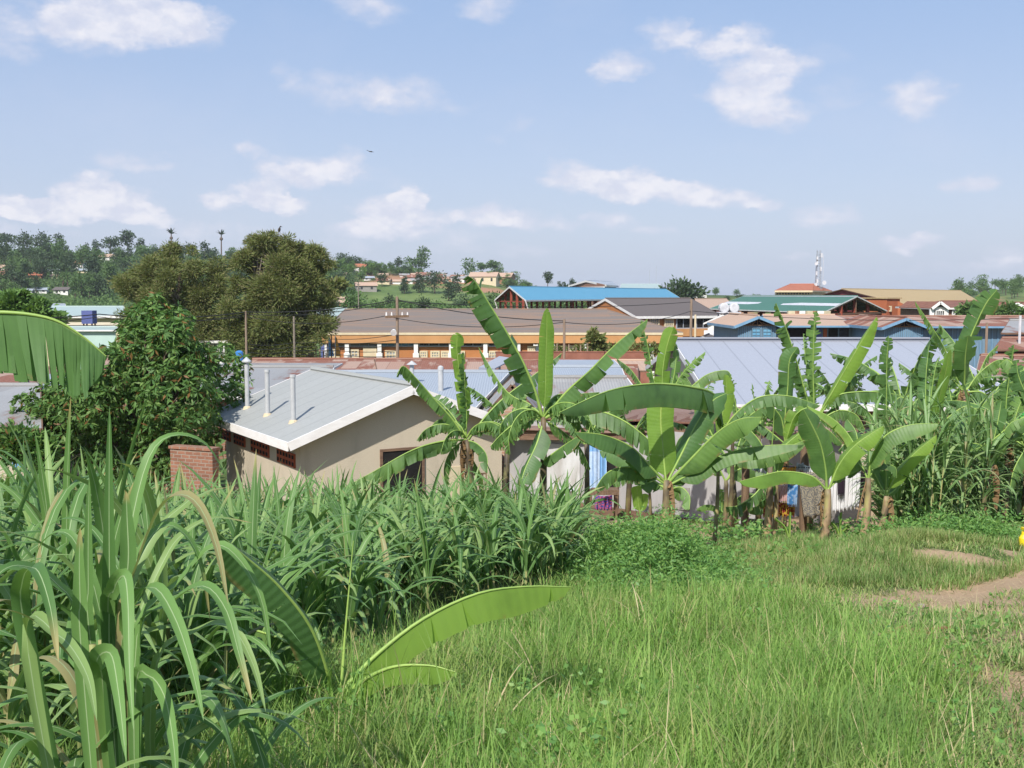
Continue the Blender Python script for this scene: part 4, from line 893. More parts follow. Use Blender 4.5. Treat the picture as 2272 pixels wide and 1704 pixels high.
for (x0, y0, x1, y1, mt, nm) in ((1190, 985, 1288, 1090, 'white_old', 'painted_panel'), (1300, 965, 1372, 1085, 'dark_void', 'doorway'), (1655, 1152, 1702, 1190, 'dark_void', 'gap')):
    wall_part(shed, SA_, SB_, (x0, y0, x1, y1), nm, mt, .05)
wall_part(shed, SA_, SB_, (1480, 1080, 1530, 1130), 'patched_sheet', 'concrete', .04)
def sheet_roof(pts, mat, name, th=.05, wave=0, lift=(0, 0, 0)):
    """thin sagging sheet roof panel from four corners"""
    a, b, c, d = [Vector(p) for p in pts]; n = 14; m = MB(); prev = None
    for i in range(n + 1):
        t = i / n; e = a.lerp(b, t); r_ = d.lerp(c, t); dz = math.sin(t * 9 + wave) * .03 + math.sin(t * 3.1 + wave) * .05
        e = e + Vector((0, 0, dz)); r_ = r_ + Vector((0, 0, dz * .4)); 
        if prev: m.slab([prev[0], e, r_, prev[1]], th)
        prev = (e, r_)
    return m.build(name, M[mat], shed)
sheet_roof([P(1140, 957, 28.2), P(1545, 958, 26), P(1545, 906, 31), P(1175, 903, 33)], 'roof_brown_shed', 'roof', wave=1)
sheet_roof([P(1160, 930, 28.6), P(1560, 930, 27), P(1560, 902, 32), P(1200, 898, 34)], 'roof_rust_dark', 'roof_sheet', wave=2)
sheet_roof([P(1530, 922, 27.2), P(1775, 962, 24.4), P(1800, 915, 28.5), P(1560, 896, 31)], 'roof_brown_shed', 'roof_sheet', wave=4)
m = MB(); m.beam(P(1150, 963, 28.3), P(1545, 962, 26.1), .06, .3); m.build('eave_board', M['board_brown'], shed)
for i in range(9):
    q = P(1350 + i * 22 + (i % 3) * 6, 905 + (i % 2) * 4, 31.5); m = MB(); m.box(q + Vector((0, 0, .08)), (.3, .25, .16), i)
    tag(m.build('roof_stone', [M['rock']]), 'rough stone weighing down the brown shed roof', 'stone', 'stones weighing down the shed roof')
m = MB()
a_, b__ = sp(sx_of(1312), .1, sz_of(1312, 968)), sp(sx_of(1352), .1, sz_of(1352, 968)); zb_ = sz_of(1335, 1086); prev = None
for i in range(25):
    t_ = i / 24; q = a_.lerp(b__, t_) - sn * (.03 * math.sin(t_ * 26)); r_ = q.copy(); r_.z = zb_ + .03 * math.sin(t_ * 7)
    if prev: m.poly([prev[1], r_, q, prev[0]], 0, [(prev[2], 0), (t_, 0), (t_, 1.4), (prev[2], 1.4)])
    prev = (q, r_, t_)
tag(m.build('door_curtain', M['curtain_blue']), 'faded blue corrugated sheet curtain in the shed doorway', 'curtain')
q = P(1338, 1092, 26.0); zb = g(q.x, q.y); tb = thing('rickety_table', 'rusty little table with a printed blue cloth beside the shed doorway', 'table', (q.x, q.y, zb))
m = MB(); m.box(q, (.72, .5, .05)); m.box(q + Vector((.05, 0, .05)), (.6, .4, .06), .1); m.build('table_top', M['wood_old'], tb)
for i, (a, b) in enumerate(((-.3, -.2), (.3, -.2), (.3, .2), (-.3, .2))): m = MB(); m.beam((q.x + a, q.y + b, zb), (q.x + a, q.y + b, q.z), .05, .05); m.build('leg', M['wood_old'], tb)
def cloth(name, label, x0, y0, x1, y1, D, mat, cat='laundry', folds=5, group=None, slant=0, top_slant=0, amp=.025, hem=None):
    a, b = P(x0, y0, D), P(x1, y0 + top_slant, D); c = P((x0 + x1) / 2, y1, D); H = a.z - c.z; nx, nz = 90, 12; m = MB(); W = (b - a).length; rows = []
    for j in range(nz + 1):
        v = j / nz; r_ = []
        for i in range(nx + 1):
            u = i / nx; p = a.lerp(b, u); y = math.sin(u * folds * 6.283 + v * 1.2) * amp * (.3 + .7 * v) + .3 * amp * math.sin(u * 17 + v * 5)
            xx = p.x + (u - .5) * W * .04 * math.sin(v * 3) + slant * v; zz = p.z - H * v + slant * .0 + (.02 * math.sin(u * folds * 6.283) if j == nz else 0) - .03 * math.sin(u * 3.1416) * (1 - v)
            r_.append(Vector((xx, p.y + y, zz)))
        rows.append(r_)
    for j in range(nz):
        for i in range(nx):
            uv = [(i / nx * W, j / nz * H), (i / nx * W, (j + 1) / nz * H), ((i + 1) / nx * W, (j + 1) / nz * H), ((i + 1) / nx * W, j / nz * H)]
            m.poly([rows[j][i], rows[j + 1][i], rows[j + 1][i + 1], rows[j][i + 1]], 1 if (hem and j >= nz * hem[1]) else 0, uv)
    o_ = m.build(name, [M[mat]] + ([M[hem[0]]] if hem else []), smooth=True); so = o_.modifiers.new('thickness', 'SOLIDIFY'); so.thickness = .006
    return tag(o_, label, cat, group)
DL = 18.9
cloth('printed_cloth', 'blue cloth with pink and white print hanging below the rickety table', 1320, 1098, 1358, 1131, 25.7, 'cloth_print', 'cloth')
cloth('towel', 'white towel with a teal patch, leftmost on the washing line', 1671, 1029, 1708, 1045, DL, 'cloth_white', top_slant=8)
cloth('towel', 'small teal cloth pinned over the leftmost white towel', 1673, 1028, 1686, 1040, DL - .06, 'cloth_teal', top_slant=3)
cloth('blouse', 'pink blouse left of the small banana trunk', 1687, 1076, 1704, 1112, DL - .1, 'cloth_pink', top_slant=3)
cloth('skirt', 'dark red and gold patterned skirt low behind the brown banana trunks', 1695, 1110, 1728, 1150, DL + .3, 'cloth_redgold')
cloth('skirt', 'red and gold patterned skirt hanging below the pink dress', 1725, 1112, 1764, 1146, DL + .15, 'cloth_redgold')
cloth('dress', 'pale pink dress between the banana trunks', 1725, 1073, 1748, 1114, DL - .05, 'cloth_pink')
cloth('shirt', 'blue and white shirt left of the speckled cloth', 1749, 1074, 1770, 1122, DL - .1, 'cloth_blue')
cloth('cloth', 'bright orange patterned cloth on the line above the pink dress', 1737, 1034, 1766, 1058, DL, 'cloth_orange')
cloth('towel', 'small light grey cloth on the line by the shed post', 1768, 1026, 1783, 1042, DL, 'cloth_grey')
cloth('towel', 'small white cloth right of the shed post', 1784, 1031, 1809, 1048, DL, 'cloth_white')
cloth('wrap_cloth', 'large grey and ochre speckled cloth on the washing line', 1772, 1047, 1828, 1150, DL - .15, 'cloth_speckle', top_slant=-6, folds=2, slant=.12)
cloth('bed_sheet', 'large white pleated sheet on the washing line', 1843, 1040, 1910, 1140, DL - .1, 'cloth_white', top_slant=-14, folds=8)
cloth('trousers', 'narrow dark purple garment over the white sheet', 1861, 1039, 1875, 1099, DL - .22, 'cloth_dark', top_slant=-2)
cloth('shirt', 'dark cloth behind the right edge of the white sheet', 1902, 1030, 1925, 1120, DL + .1, 'cloth_dark', top_slant=2)
def wire(pts, r_=.012, sag=.0, n=14):
    m = MB()
    for a, b in zip(pts[:-1], pts[1:]):
        a, b = Vector(a), Vector(b); q = [a.lerp(b, i / n) - Vector((0, 0, sag * 4 * (i / n) * (1 - i / n))) for i in range(n + 1)]; m.tube(q, r_, 4, cap=False)
    return m
tag(wire([P(1655, 1027, DL), P(1843, 1037, DL), P(1930, 1020, DL)], .008, .03).build('washing_line', M['wire']), 'thin washing line strung between shed and banana plants', 'washing line')
for px_, y0 in ((1786, 965), (1655, 1020)):
    p = P(px_, y0, 19.15); m = MB(); m.tube([(p.x, p.y, g(p.x, p.y)), p], .07, 8)
    tag(m.build('timber_post', M['wood_old']), 'weathered timber post holding the washing line %s' % ('beside the speckled cloth' if px_ > 1700 else 'at its left end'), 'post')
m = MB(); q = P(1253, 1088, 24.5); prof = [(.02, -.14), (.17, -.12), (.22, 0), (.24, .02)]
m.tube([q + Vector((0, 0, z)) for r_, z in prof], [r_ for r_, z in prof], 16); m.box((q.x, q.y, (q.z - .12 + g(q.x, q.y)) / 2), (.3, .3, q.z - .12 - g(q.x, q.y)), .2, 1)
tag(m.build('wash_basin', [M['white_paint'], M['wood_old']]), 'white wash basin on a wooden stand left of the shed doorway', 'basin')
# low side shed right of laundry, earth bank
m = MB(); pr_ = [P(1800, 950, 24.8), P(1880, 985, 23.2), P(1905, 962, 26.5), P(1830, 935, 28)]; m.slab(pr_, .05); a = P(1805, 955, 24.9); b = P(1878, 985, 23.4)
ls = thing('lean_to_shed', 'small lean-to with rusty corrugated roof right of the shed post', 'shed', (a.x, a.y, g(a.x, a.y))); m.build('roof', M['roof_rust'], ls)
m = MB(); m.poly([Vector((a.x, a.y + .3, g(a.x, a.y))), Vector((b.x, b.y + .4, g(b.x, b.y))), Vector((b.x, b.y + .4, b.z)), Vector((a.x, a.y + .3, a.z))]); m.build('wall', M['concrete'], ls)
m = MB(); p = P(1700, 975, 27); m.box((p.x + 1.2, 28.2, zroof - 1.3), (1.6, 1.5, 3.0)); tag(m.build('concrete_block_wall', M['concrete']), 'grey block wall corner at the right end of the shed', 'wall')

# ------------------------------------------------------------------ poles and wires
def pole(label, px, ytop, D, r_=.12, cross=None, mat='wood_pole'):
    p = P(px, ytop, D); zb = g(p.x, p.y); root = thing('utility_pole', label, 'utility pole', (p.x, p.y, zb)); m = MB(); m.tube([(p.x, p.y, zb - .5), (p.x, p.y, p.z)], [r_ * .8, r_ * .62], 8); m.build('pole', M[mat], root)
    if cross:
        m = MB(); zc = P(px, cross[0], D).z; hwd = cross[1] / 2450 * D; m.beam((p.x - hwd, p.y - .15, zc), (p.x + hwd, p.y - .15, zc + .05), .13, .16); cr = m.build('crossarm', M['wood_old'], root)
        for k in (-.9, -.45, .45, .9): m = MB(); m.tube([(p.x + hwd * k, p.y - .15, zc + .08), (p.x + hwd * k, p.y - .15, zc + .32)], [.07, .04], 6); m.build('insulator', M['white_paint'], cr)
    return p, root
p1, _ = pole('bare wooden pole left, in front of the casuarina trees', 545, 690, 78)
p2, _ = pole('greyer wooden pole second from the left, before the casuarina trees', 652, 702, 80, mat='bark_pale')
p3, r3 = pole('wooden pole with crossarm standing in front of the orange hall', 881, 658, 74, .15, (703, 26))
m = MB(); q = P(874, 735, 73.6); m.tube([q, q - Vector((0, .25, .1))], [.16, .22], 10); m.build('lamp_head', M['white_paint'], r3)
p4, _ = pole('short ochre wooden pole right of the upright banana leaf', 1252, 708, 70, .12, mat='wood_pole')
p5, _ = pole('brown wooden pole before the right end of the orange block', 1534, 664, 88, .16)
p6, _ = pole('pale leaning short pole beside the brown one at the orange block', 1543, 698, 84, .12, mat='cream')
p7, _ = pole('thin dark pole close to the casuarina trees on the hall side', 735, 742, 95, .08, mat='wood_old')
p8, _ = pole('grey thin pole on the hall roofline left of the far hillside field', 795, 626, 140, .1, mat='bark_pale')
p = P(694, 738, 96); m = MB(); zb = g(p.x, p.y); m.tube([(p.x, p.y, zb), (p.x, p.y, p.z - .5), (p.x - .3, p.y, p.z), (p.x - .9, p.y, p.z + .1)], .06, 6); m.box((p.x - 1.1, p.y, p.z + .1), (.5, .25, .14), 0, 1)
tag(m.build('street_lamp', [M['wood_pole'], M['white_paint']]), 'thin street lamp left of the flags at the orange hall', 'street lamp')
W = [
 ([P(-200, 693, 60), P(220, 697, 66), P(545, 692, 78), p3 + Vector((0, 0, -.2)), P(1252, 712, 70)], .03, .3),
 ([P(-200, 702, 60), P(220, 703, 66), P(545, 697, 78), P(881, 668, 74), P(1534, 670, 88)], .022, .4),
 ([P(-200, 707, 60), P(545, 702, 78), P(855, 701, 74), P(1250, 715, 70), P(1534, 690, 88), P(2400, 700, 70)], .022, .5)]
for k in range(5):
    W.append(([P(545, 763 + k * 9, 78), P(652, 760 + k * 9, 80), P(735, 752 + k * 8, 95), P(881, 742 + k * 12, 74)], .022, .15))
for k, (pts, r_, sg) in enumerate(W):
    tag(wire(pts, r_, sg).build('power_line', M['wire']), ('highest', 'second highest', 'third highest', 'fourth', 'fifth', 'sixth', 'seventh', 'lowest')[k] + ' of the sagging wires strung past the casuarina trees', 'power line')
for k, (px_, col, lab) in enumerate(((729, 'cloth_blue', 'limp blue and white flag at the left end of the orange hall'), (744, 'cloth_orange', 'limp red and orange flag at the left end of the orange hall'))):
    p = P(px_, 746, 98); zb = g(p.x, p.y); fl = thing('flag_pole', lab.replace('limp', 'pole with a limp'), 'flag', (p.x, p.y, zb)); m = MB(); m.tube([(p.x, p.y, zb), (p.x, p.y, p.z)], .05, 6); m.build('pole', M['white_paint'], fl)
    m = MB(); zt_ = p.z - .1
    for i in range(6):
        w_ = .15 + .35 * (i / 6); m.poly([Vector((p.x, p.y - .02, zt_ - i * .28)), Vector((p.x, p.y - .02, zt_ - (i + 1) * .28)), Vector((p.x + w_ + .05, p.y - .1 - .08 * (i % 2), zt_ - (i + 1) * .28)), Vector((p.x + w_, p.y - .1 - .08 * ((i + 1) % 2), zt_ - i * .28))])
    m.build('flag', M[col], fl)
# fence of thin poles in front of the casuarinas, hedge before the hall
m = MB()
for i in range(16):
    p = P(612 + i * 7.4 + (i % 3), 770, 92); m.beam((p.x, p.y, g(p.x, p.y)), (p.x, p.y, p.z - (i % 4) * .15), .09, .09)
for y_ in (778, 790): m.beam(P(610, y_, 92), P(728, y_, 92), .05, .05)
tag(m.build('pole_fence', M['wood_pole']), 'fence of thin upright poles left of the orange hall', 'fence')
m = MB()
for i in range(9):
    p = P(1210 + i * 13, 760 + (i * 7) % 12, 80); m.beam((p.x, p.y, g(p.x, p.y)), (p.x + .1 * (i % 2), p.y, p.z), .08, .08)
m.beam(P(1205, 782, 80), P(1330, 780, 80), .05, .05); tag(m.build('pole_fence', M['wood_pole']), 'uneven stick fence in front of the right part of the orange hall', 'fence')
# soaring kite and perched storks
def bird(label, px, py, D, span, perched=False):
    p = P(px, py, D); m = MB()
    if not perched:
        m.tube([p + Vector((-.12, 0, .02)) * span, p, p + Vector((.16, 0, -.05)) * span, p + Vector((.3, 0, -.09)) * span], [.02 * span, .055 * span, .04 * span, .015 * span], 6)
        for s_ in (-1, 1):
            a = p + Vector((-.03, 0, 0)) * span; b = p + Vector((.07, 0, 0)) * span; tip = p + Vector((s_ * .42 + .05, .12, .10 * s_ * -1 + .05)) * span; el_ = p + Vector((s_ * .2 - .03, 0, .1 - .05 * s_)) * span
            m.slab([a, b, (b + tip) / 2, el_], .02 * span); m.slab([el_, (b + tip) / 2, tip], .015 * span)
    else:
        m.tube([p, p + Vector((.01, 0, .15)), p + Vector((.06, 0, .3)), p + Vector((.08, 0, .38))], [.03, .12, .1, .04], 8); m.tube([p + Vector((.06, 0, .36)), p + Vector((.12, 0, .47)), p + Vector((.28, 0, .43))], [.04, .06, .015], 6)
        for s_ in (-.05, .08): m.tube([p + Vector((s_, 0, -.5)), p + Vector((s_, 0, .1))], .02, 4)
    return tag(m.build('bird', M['bird_dark']), label, 'bird')
bird('dark kite soaring alone in the open sky', 820, 336, 140, 1.1)
bird('dark stork perched on the very top of the tall casuarina', 619, 515, 93, 1, True)

# ------------------------------------------------------------------ trees
def crown(blobs, n, L, W, clump=.18, up=.3, sub=26):
    """blobs: (centre, radii); returns leaf clusters spread over the blobs"""
    C, D = [], []; vol = np.array([r_[0] * r_[2] for _, r_ in blobs]) ; vol = vol / vol.sum()
    for (c, r_), f in zip(blobs, vol):
        k = max(2, int(n * f / sub)); d = rng.normal(size=(k, 3)); d /= np.linalg.norm(d, axis=1, keepdims=True); rad = rng.uniform(.35, 1, k) ** .45
        cc = np.array(c) + d * np.array(r_) * rad[:, None]
        for q, dd in zip(cc, d):
            s_ = clump * min(r_) * rng.uniform(.6, 1.5); off = rng.normal(size=(sub, 3)) * s_ * np.array([1.2, 1.2, .7]); C.append(q + off); D.append(off / (s_ + 1e-6) * .8 + dd * .6 + np.array([0, 0, up]))
    C = np.concatenate(C); D = np.concatenate(D) + rng.normal(size=(len(C), 3)) * .35
    return leafcloud(C, D, L * rng.uniform(.6, 1.3, len(C)), W * rng.uniform(.7, 1.3, len(C)))
def trunk_mb(base, top, r0, limbs, bend=.3, mat=0):
    m = MB(); base, top = Vector(base), Vector(top); n = 6; pts = [base.lerp(top, i / n) + Vector((math.sin(i * 1.3) * bend * .3, math.cos(i * 1.7) * bend * .3, 0)) * (i / n) for i in range(n + 1)]
    m.tube(pts, [r0 * (1 - .75 * i / n) for i in range(n + 1)], 9)
    for e in limbs:
        e = Vector(e); s_ = pts[min(n, max(2, int(n * random.uniform(.35, .9))))]; mid = s_.lerp(e, .5) + Vector((0, 0, (e - s_).length * .12)); m.tube([s_, mid, e], [r0 * .38, r0 * .24, r0 * .06], 6)
    return m
def pblob(px, py, rpx, D, dz=0, fl=1.0): p = P(px, py, D + dz); r_ = rpx / 2450 * D; return ((p.x, p.y, p.z), (r_, r_ * .9, r_ * fl))
# mango tree
D = 29.0
mb_ = [pblob(*a) for a in ((345, 690, 40, D, 0), (318, 700, 34, D, .3), (392, 722, 44, D, -.2), (300, 755, 60, D, .6), (385, 765, 66, D, -.4), (455, 800, 44, D, .3), (330, 800, 95, D, 0), (430, 830, 60, D, .5), (250, 830, 70, D, -.5), (395, 880, 95, D, -.6), (280, 900, 95, D, .2),
       (170, 900, 80, D, -.2), (95, 895, 42, D, 0), (80, 955, 42, D, -.5), (150, 865, 45, D, -.3), (110, 940, 50, D, .3), (120, 985, 48, D, 0), (200, 970, 70, D, .4), (340, 960, 90, D, .6), (430, 950, 62, D, 0), (500, 880, 52, D, 2.0), (525, 815, 34, D, 3.0), (495, 780, 24, D, 3.0), (250, 1010, 70, D, .2), (60, 905, 34, D, .2), (200, 890, 70, D, -.8), (350, 1020, 60, D, -.2), (535, 850, 28, D, 3.0))]
base = on_ground(330, D + .3)
mt = thing('mango_tree', 'large dark green mango tree with reddish new leaves left of the beige house', 'tree', base)
V1, Q1, U1 = None, None, None
C, Dd = [], []
for (c, r_) in mb_:
    k = int(66 * (r_[0] / .6) ** 2); d = rng.normal(size=(k, 3)); d /= np.linalg.norm(d, axis=1, keepdims=True); rad = rng.uniform(.45, 1.05, k) ** .5
    cc = np.array(c) + d * np.array(r_) * rad[:, None]
    for q, dv in zip(cc, d):
        ax = dv * .7 + np.array([0, 0, .45]) + rng.normal(size=3) * .25; ax /= np.linalg.norm(ax); nl = 11
        a_ = rng.uniform(0, 6.28, nl); s1 = np.cross(ax, [0.3, .2, 1.]); s1 /= np.linalg.norm(s1); s2 = np.cross(ax, s1)
        dl = (s1[None] * np.cos(a_)[:, None] + s2[None] * np.sin(a_)[:, None]) + ax[None] * rng.uniform(-.3, .5, nl)[:, None] + np.array([0, 0, -.35]); C.append(np.repeat(q[None], nl, 0) + dl * .02); Dd.append(dl)
C = np.concatenate(C); Dd = np.concatenate(Dd); V_, Q_, U_ = leafcloud(C, Dd, .2 * rng.uniform(.7, 1.25, len(C)), .062 * rng.uniform(.8, 1.2, len(C)), .25)
np_mesh('crown', V_, Q_, U_, M['mango_leaf'], mt)
limbs = [c for c, r_ in mb_]
trunk_mb(base - Vector((0, 0, .2)), P(335, 850, D), .2, limbs).build('trunk', M['bark'], mt, smooth=True)
# casuarinas
def casuarina(label, blobs, D, trunks, n):
    bl = []
    for b in blobs:
        for _ in range(7 if b[2] > 20 else 2):
            k_ = b[2]; bl.append(pblob(b[0] + rng.uniform(-.75, .75) * k_, b[1] + 6 + rng.uniform(-.75, .75) * k_, k_ * rng.uniform(.22, .42) if k_ > 20 else k_ * .8, D, b[3] + rng.uniform(-1.5, 1.5)))
    base = on_ground(trunks[0][0], D); root = thing('casuarina_tree', label, 'tree', base)
    V_, Q_, U_ = crown(bl, int(n * 2.7), .34, .075, .36, .1, 36); np_mesh('crown', V_, Q_, U_, M['casuarina'], root)
    for k, (bx, tx, ty) in enumerate(trunks):
        b0 = on_ground(bx, D); nb_ = [c for c, r_ in bl if abs(c[0] - b0.x) < 5][:9]; trunk_mb(b0 - Vector((0, 0, .3)), P(tx, ty, D), .34, nb_, .8).build('trunk', M['bark_pale' if k else 'bark'], root, smooth=True)
casuarina('broad olive casuarina with rounded top, left one of the pair behind the mango', [(345, 580, 40, 0), (400, 575, 38, 1), (300, 620, 42, 0), (380, 630, 62, -1), (450, 620, 45, 1), (320, 690, 55, 0), (400, 700, 70, -1), (460, 680, 50, 0), (340, 750, 50, 0), (430, 740, 60, 1), (490, 640, 30, 1), (490, 720, 40, 0)], 98, [(395, 395, 600), (430, 440, 640), (350, 350, 620)], 34000)
casuarina('tallest olive casuarina with wispy top, right one of the pair, beside the hall', [(580, 545, 32, 0), (610, 560, 36, 1), (660, 575, 38, 0), (700, 570, 26, 1), (560, 590, 40, 0), (620, 620, 60, -1), (690, 620, 46, 0), (540, 650, 48, 0), (600, 680, 66, -1), (680, 680, 56, 0), (550, 730, 52, 0), (620, 745, 60, -1), (690, 730, 38, 0), (725, 650, 22, 1), (570, 775, 40, 0), (650, 780, 46, 0), (585, 520, 14, 0), (560, 528, 9, 0), (640, 535, 12, 0), (672, 545, 10, 1), (700, 540, 11, 0), (715, 560, 9, 0), (733, 575, 9, 0), (605, 517, 8, 0), (545, 560, 12, 0)], 92, [(620, 620, 560), (675, 680, 590), (560, 570, 590)], 44000)
# small bushes and dim trees between buildings
def bushy(name, label, blobs, D, n, L, mat='hill_leaf', cat='tree', tr=True, group=None, W=None):
    bl = [pblob(*b[:3], D, b[3] if len(b) > 3 else 0, .85) for b in blobs]; base = on_ground(sum(b[0] for b in blobs) / len(blobs), D); root = thing(name, label, cat, base, group)
    V_, Q_, U_ = crown(bl, n, L, W or L * .55, .32, .2, 20); np_mesh('crown', V_, Q_, U_, M[mat], root)
    if tr: trunk_mb(base - Vector((0, 0, .2)), Vector(bl[0][0]), .12 * D / 60, [b[0] for b in bl[1:6]]).build('trunk', M['bark'], root)
bushy('broadleaf_tree', 'loose olive tree behind the torn banana leaf at the left edge', [(30, 672, 26), (75, 690, 24), (15, 705, 32), (118, 708, 15), (138, 700, 8), (50, 655, 9), (95, 672, 9)], 75, 4200, .4, 'hill_bright')
bushy('shrub', 'green bush below the patched roof at the left edge', [(40, 985, 40), (85, 1000, 34), (0, 980, 30)], 22, 3000, .13, 'mango_leaf', 'shrub', False)
bushy('broadleaf_tree', 'dark tree top poking out behind the blue market roof', [(1505, 648, 26), (1535, 655, 22), (1478, 650, 14)], 290, 1600, 1.1, 'hill_dark')
bushy('small_tree', 'feathery small tree in front of the right part of the orange hall', [(1320, 752, 12), (1328, 770, 10), (1316, 738, 5)], 78, 700, .35, 'casuarina')
for i, (x, y, r_) in enumerate(((1230, 778, 14), (1290, 780, 16), (1400, 780, 22), (1440, 778, 18), (1350, 782, 18))): bushy('hedge_bush', 'clipped olive bush of the low hedge before the orange hall', [(x, y, r_), (x + 14, y + 2, r_ * .8)], 84, 700, .22, 'casuarina', 'hedge', False, 'hedge bushes before the orange hall')
bushy('small_tree', 'green tree between the two brown tiled bungalows', [(2150, 690, 16), (2165, 684, 14), (2140, 700, 12)], 120, 900, .5, 'hill_leaf')
bushy('small_tree', 'green tree in front of the right edge bungalow', [(2240, 692, 18), (2220, 700, 14), (2265, 700, 14)], 125, 900, .5, 'hill_leaf')
bushy('palm_bush', 'small green tree left of the teal roof', [(735, 640, 16), (750, 632, 10)], 150, 500, .9, 'casuarina')
# ------------------------------------------------------------------ the hill: trees, houses
def proto_tree(kind):
    n_ = {'round': 0, 'tall': 1, 'wide': 2, 'cone': 3, 'wisp': 4}[kind]; H = (8, 11, 8, 10, 10)[n_]
    if kind == 'round': bl = [((rng.uniform(-1.6, 1.6), rng.uniform(-1.6, 1.6), rng.uniform(3.5, 6.5)), (2.2, 2.2, 1.7)) for _ in range(6)]
    if kind == 'tall': bl = [((rng.uniform(-.9, .9), rng.uniform(-.9, .9), 4 + i * 1.3), (1.7, 1.7, 1.3)) for i in range(6)]
    if kind == 'wide': bl = [((rng.uniform(-3, 3), rng.uniform(-3, 3), rng.uniform(4.5, 6.5)), (2.0, 2.0, 1.1)) for _ in range(9)]
    if kind == 'cone': bl = [((0, 0, 2.0 + i * 1.25), (2.2 - i * .3, 2.2 - i * .3, .9)) for i in range(6)]
    if kind == 'wisp': bl = [((rng.uniform(-1.8, 1.8), rng.uniform(-1.5, 1.5), rng.uniform(5, 10)), (.9, .9, .8)) for _ in range(9)]
    v, q, u = crown(bl, 620, .95, .6, .45, .2, 14)
    m = MB(); m.tube([(0, 0, -1), (.2, 0, 3), (0, .1, 6)], [.3, .22, .12], 5)
    tv = np.array(m.v); tq = [f for f in m.f if len(f) == 4]; tq = np.array(tq) + len(v); V_ = np.concatenate([v, tv]); Q_ = np.concatenate([q, tq]); U_ = np.concatenate([u, np.zeros((len(tq) * 4, 2))])
    mi = np.concatenate([np.zeros(len(q)), np.ones(len(tq))]).astype(int)
    return V_, Q_, U_, mi
PROTO = {}
def tree_mesh(kind, var, mat):
    key = (kind, var, mat)
    if key not in PROTO:
        V_, Q_, U_, mi = proto_tree(kind); o_ = np_mesh('hillside_tree', V_, Q_, U_, [M[mat], M['bark']], org=Vector((0, 0, 0)), mi=mi); PROTO[key] = o_.data; COL.objects.unlink(o_); bpy.data.objects.remove(o_)
    return PROTO[key]
count = {}
def put_tree(name, label, x, y, kind, mat, s, group, cat='tree', z=None, sz=1.0):
    o_ = bpy.data.objects.new(name, tree_mesh(kind, random.randint(0, 2), mat)); COL.objects.link(o_); o_.location = (x, y, g(x, y) if z is None else z); o_.rotation_euler = (0, 0, random.uniform(0, 6.28)); o_.scale = (s, s, s * sz)
    tag(o_, label, cat, group); count[name] = count.get(name, 0) + 1; return o_
def hill_xy(px, py):
    """where the line of sight through a photo pixel meets the hill"""
    u, v = (px - CX) / F_PX, (CY - py) / F_PX; d = np.array([u, CA + v * SA, v * CA - SA]); ts = np.linspace(250, 760, 500); zs = EZ + d[2] * ts; gz_ = G(d[0] * ts, d[1] * ts); k = np.argmax(zs < gz_)
    if zs[k] >= gz_[k]: return None
    return d[0] * ts[k], d[1] * ts[k]
random.seed(11)
HOUSES = [  # px, py of the base, width m, roof, wall, distinguishing text
 (12, 603, 9, 'roof_tan_pink', 'white_wall', 'white gable house high at the far left of the hill'), (10, 612, 8, 'roof_rust', 'cream', 'cream walled cottage just below the white gable at the far left'),
 (75, 620, 9, 'roof_tile_red', 'tile_tan', 'orange roofed house half sunk in trees on the left hillside'), (122, 606, 6, 'roof_silver', 'white_wall', 'small bright white cube house on the left hillside'), (128, 618, 6, 'roof_tan_pink', 'cream', 'pale cottage below the white cube house'),
 (170, 594, 10, 'roof_tile_red', 'white_wall', 'red roofed white house below the crest on the left'), (187, 606, 6, 'roof_silver', 'cream', 'little cream house right below the red roofed one on the left'),
 (245, 580, 11, 'roof_tan_pink', 'white_wall', 'long low pinkish building near the crest before the casuarina'), (62, 650, 5, 'roof_silver', 'white_wall', 'tiny white house low on the left hillside, leftmost of the low three'), (92, 650, 6, 'roof_silver', 'white_wall', 'tiny white house in the middle of the low three on the left hillside'),
 (142, 652, 8, 'roof_charcoal', 'white_wall', 'white windowed house, rightmost of the low three on the left hillside'), (275, 634, 4, 'roof_silver', 'white_wall', 'tiny white hut right of the low three on the left hillside'),
 (440, 560, 10, 'roof_pale_green', 'white_wall', 'low white building on the crest left of the tall thin palm'), (495, 563, 17, 'roof_tan_pink', 'white_wall', 'long white building on the crest at the tall thin palm'), (530, 566, 14, 'white_wall', 'white_wall', 'blocky white building on the crest beside the tall casuarina'),
 (793, 604, 13, 'roof_tile_red', 'white_wall', 'white house with a broad bright red roof on the middle hill'), (765, 616, 7, 'roof_tan_pink', 'cream', 'pale house below and left of the broad red roof'), (745, 626, 8, 'roof_tan_pink', 'cream', 'pale roofed house at the right edge of the tall casuarina'), (712, 612, 4, 'roof_tile_red', 'white_wall', 'tiny red roofed house in the edge of the tall casuarina'), (818, 622, 6, 'roof_silver', 'white_wall', 'white house below the broad red roof on its right'),
 (812, 645, 11, 'roof_tan_pink', 'concrete', 'grey walled house with pink roof alone at the left end of the hill field'), (755, 668, 6, 'roof_tan_pink', 'cream', 'pale boxy house above the teal roof'), (752, 680, 8, 'roof_tan_pink', 'tile_tan', 'tan house directly above the teal roof'),
 (1043, 602, 12, 'roof_charcoal', 'white_wall', 'dark pyramid roofed villa near the crest by the tall banana leaf tip'),
 (1075, 629, 17, 'roof_tan_pink', 'cream', 'long cream terrace with pink tin roof right of the tall banana leaf tip, left half'), (1110, 629, 17, 'roof_tan_pink', 'tile_tan', 'long cream terrace with pink tin roof, right half'), (1150, 632, 10, 'roof_rust', 'brick_red', 'rusty roofed house just left of the blue market roof')]
